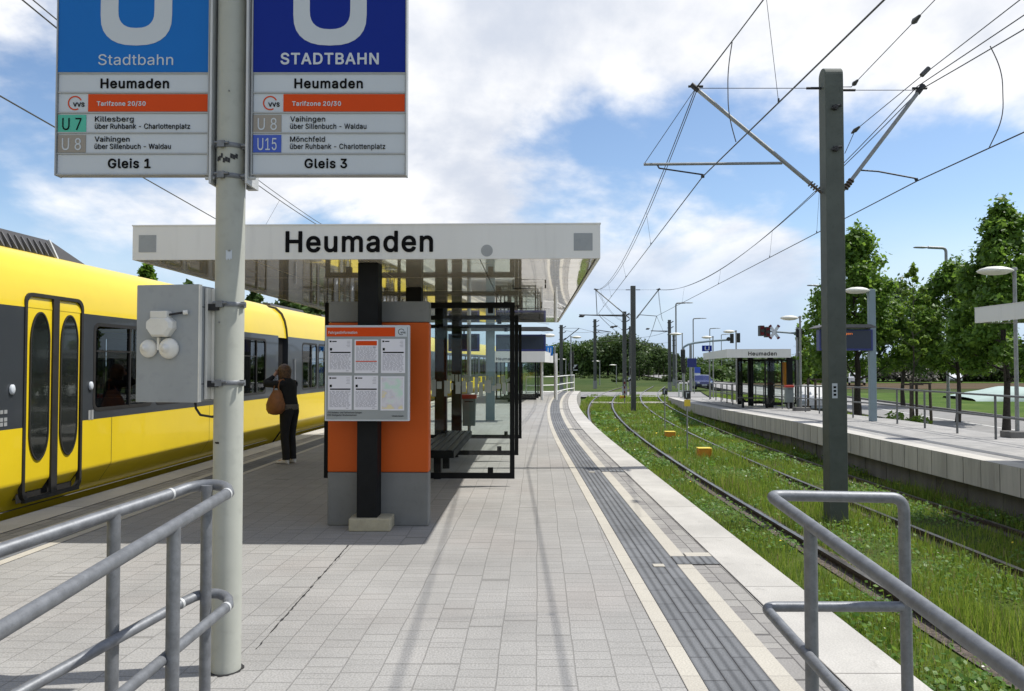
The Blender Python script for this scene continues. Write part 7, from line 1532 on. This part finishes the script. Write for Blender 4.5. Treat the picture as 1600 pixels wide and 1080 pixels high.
for i, (px, d, w, y0, lb) in enumerate(((935, 150, 60, 588, 'low brownish scrub on the far meadow left of the slender mast'), (1012, 130, 70, 591, 'low brownish scrub on the far meadow right of the slender mast'), (1052, 120, 40, 585, 'low scrub at the foot of the far right masts'), (885, 160, 50, 586, 'low scrub behind the white end railing'), (975, 118, 40, 596, 'low scrub just beyond the level crossing'))):
    bush('scrub', lb, Vector((P(px, 0, d).x, d, -1.05)), w * d / F, max(.5, P(0, y0, d).z + 1.05), 1100, .36, 'hedge', 240 + i, 'scrub', 'scrub on the far meadow', 18, .3)
# row of thin young trees before the wood
yt0 = None
for i in range(9):
    px = 996 + i * 7.5; d = 150.; b_ = Vector((P(px, 0, d).x, d, -1.05)); lb = 'thin young tree, one of the close row of trunks before the dark wood'
    if yt0 is None: yt0 = tree('young_tree', lb, b_, 4.6, 1.9, 1.1, 520, .4, 'leaff', 150, 'round', .09, 8, 'row of thin trees before the wood', branch=False)
    else: copy_tree(yt0, b_, i * 1.3, lb, (1, 1, rnd.uniform(.92, 1.1)))
# trees behind the tram
for i, (px, d, yt, wpx, lb) in enumerate(((236, 24, 416, 42, 'leafy tree whose tip shows above the tram left of the pole'), (401, 40, 450, 46, 'pointed tree behind the tram just right of the pole'), (452, 42, 464, 95, 'broad tree behind the tram under the shelter roof'), (500, 44, 470, 70, 'tree behind the tram beside the shelter glass frame'), (300, 30, 447, 60, 'low tree behind the tram above the grey cabinet'))):
    k_ = toptree(px, d, yt, 540, wpx, -1.05); tree('garden_tree', lb, nl=2600, size=.3, lm_='leafa' if i == 0 else 'leafd', seed=170 + i, shape='cone' if i < 2 else 'oval', trunk=.15, ncl=22, group='trees behind the tram', **k_)
bush('distant_hedge', 'dark hedge behind the tram at the far left', Vector((-26, 45, -1.05)), 30, 3.2, 4000, .45, 'hedge', 190, 'hedge', None, 26, .15)

# ------------------------------------------------------------------ grass between and beside the tracks
def grass(name, label, n, xf0, xf1, d0, d1, hgt, wid, lm_, seed, zb=-1.0, dens=None, lean=.45):
    rg = np.random.default_rng(seed); u_ = rg.random(n); d = d0 * (d1 / d0) ** u_ ; x0 = np.array([xf0(q) for q in d]); x1 = np.array([xf1(q) for q in d]); x = x0 + (x1 - x0) * rg.random(n)
    o = np.array([bend(q) for q in d])
    # patchiness from a few sine waves, and clear rails
    pat = np.sin(x * 2.1 + d * .7) + np.sin(d * 1.7 - x * 1.3) + np.sin(x * 4.3 + 1.) * .6 + np.sin(d * 3.9 + x) * .6
    keep = (pat + rg.normal(size=n) * .9) > -.9
    xx = x - o
    for r_ in (RA, RB, RC, RD): keep &= (np.abs(xx - r_) > .06 + .20 * rg.random(n) ** 1.5)
    for r_ in (RB, RC): keep &= ~((xx < r_) & (xx > r_ - .30) & (d < 17) & (rg.random(n) < .86))
    bare = np.exp(-((xx - 7.0) / .45) ** 2 - ((d - 15.2) / 2.0) ** 2); keep &= rg.random(n) > bare * 1.1
    x, d, pat = x[keep], d[keep], pat[keep]; n = len(x)
    h = hgt * (.45 + .9 * rg.random(n)) * (1 + .22 * pat) * np.where(rg.random(n) < .04, 1.6, 1.); h = np.maximum(h, .03)
    xx = x - np.array([bend(q) for q in d])
    inside = ((xx > RA) & (xx < RB)) | ((xx > RC) & (xx < RD)); h = np.where(inside, np.minimum(h, .13), h)
    th = rg.random(n) * 6.283; w = wid * (.6 + .8 * rg.random(n)) * np.maximum(1, d / 11.)
    dx, dy = np.cos(th), np.sin(th); ph = rg.random(n) * 6.283; lx, ly = np.cos(ph) * h * lean * rg.random(n), np.sin(ph) * h * lean * rg.random(n)
    z0 = np.full(n, zb)
    V = np.stack([np.stack([x - dx * w / 2, d - dy * w / 2, z0], 1), np.stack([x + dx * w / 2, d + dy * w / 2, z0], 1), np.stack([x + lx * .4 + dx * w * .35, d + ly * .4 + dy * w * .35, z0 + h * .6], 1), np.stack([x + lx * .4 - dx * w * .35, d + ly * .4 - dy * w * .35, z0 + h * .6], 1), np.stack([x + lx, d + ly, z0 + h], 1)], 1).reshape(-1, 3)
    b_ = np.arange(n)[:, None] * 5; Q = np.concatenate([b_ + np.array([0, 1, 2, 3]), b_ + np.array([3, 2, 4, 4])], 1).reshape(-1, 4)
    tri = np.concatenate([b_ + np.array([0, 1, 2]), b_ + np.array([0, 2, 3]), b_ + np.array([3, 2, 4])], 1).reshape(-1, 3)
    ob = npmesh(name, V, tri, M[lm_]); stuff(ob, label, 'grass'); return ob
L0 = lambda d: 2.08 + bend(d); L1 = lambda d: 8.42 + bend(d)
grass('grass', 'rough green grass growing between and beside the rails', 150000, L0, L1, 4.2, 62, .15, .008, 'grass', 201)
def weeds(name, label, n, d0, d1, size, lm_, seed, hz=.16, cat='weeds'):
    rg = np.random.default_rng(seed); d = d0 * (d1 / d0) ** rg.random(n); x = np.array([L0(q) for q in d]) + 6.3 * rg.random(n); xx = x - np.array([bend(q) for q in d])
    pat = np.sin(x * 1.5 + d * .9 + seed) + np.sin(d * 2.3 - x * 1.1) + rg.normal(size=n) * .5; keep = pat > .1
    for r_ in (RA, RB, RC, RD): keep &= np.abs(xx - r_) > .16
    x, d = x[keep], d[keep]; n = len(x); z = -1.0 + hz * rg.random(n) ** .8; nr = rg.normal(size=(n, 3)) * .5 + np.array([0, -.2, 1]); nr /= np.linalg.norm(nr, axis=1)[:, None]
    a = np.cross(nr, rg.normal(size=(n, 3))); a /= np.linalg.norm(a, axis=1)[:, None]; b = np.cross(nr, a); s = (size * (.5 + rg.random(n)) * np.maximum(1, d / 12))[:, None]; pos = np.stack([x, d, z], 1)
    V = np.stack([pos - a * s * .5, pos + b * s * .4, pos + a * s * .5, pos - b * s * .4], 1).reshape(-1, 3); ob = npmesh(name, V, np.arange(4 * n).reshape(-1, 4), M[lm_]); stuff(ob, label, cat); return ob
grass('dry_grass', 'pale dry stalks standing among the green track grass', 16000, L0, L1, 4.2, 50, .20, .006, 'straw', 207)
grass('tall_grass', 'lighter tall tufts of grass along the rails', 22000, L0, L1, 4.2, 45, .24, .007, 'tallg', 209)
weeds('clover', 'low broad leaved clover and weeds among the grass', 60000, 4.2, 40, .045, 'clover', 211)
weeds('daisies', 'tiny white flowers scattered in the track grass', 420, 5, 40, .022, 'flow', 223, .22, 'flowers'); weeds('dandelions', 'tiny yellow flowers scattered in the track grass', 260, 5, 30, .026, 'flowy', 227, .2, 'flowers')
grass('meadow_grass', 'longer meadow grass on the verge before the crossing and beyond the fence', 26000, lambda d: xp(d) + 3.6, lambda d: roadx(d, 2.2), 9, 60, .10, .012, 'grass', 231, RZ + .02)
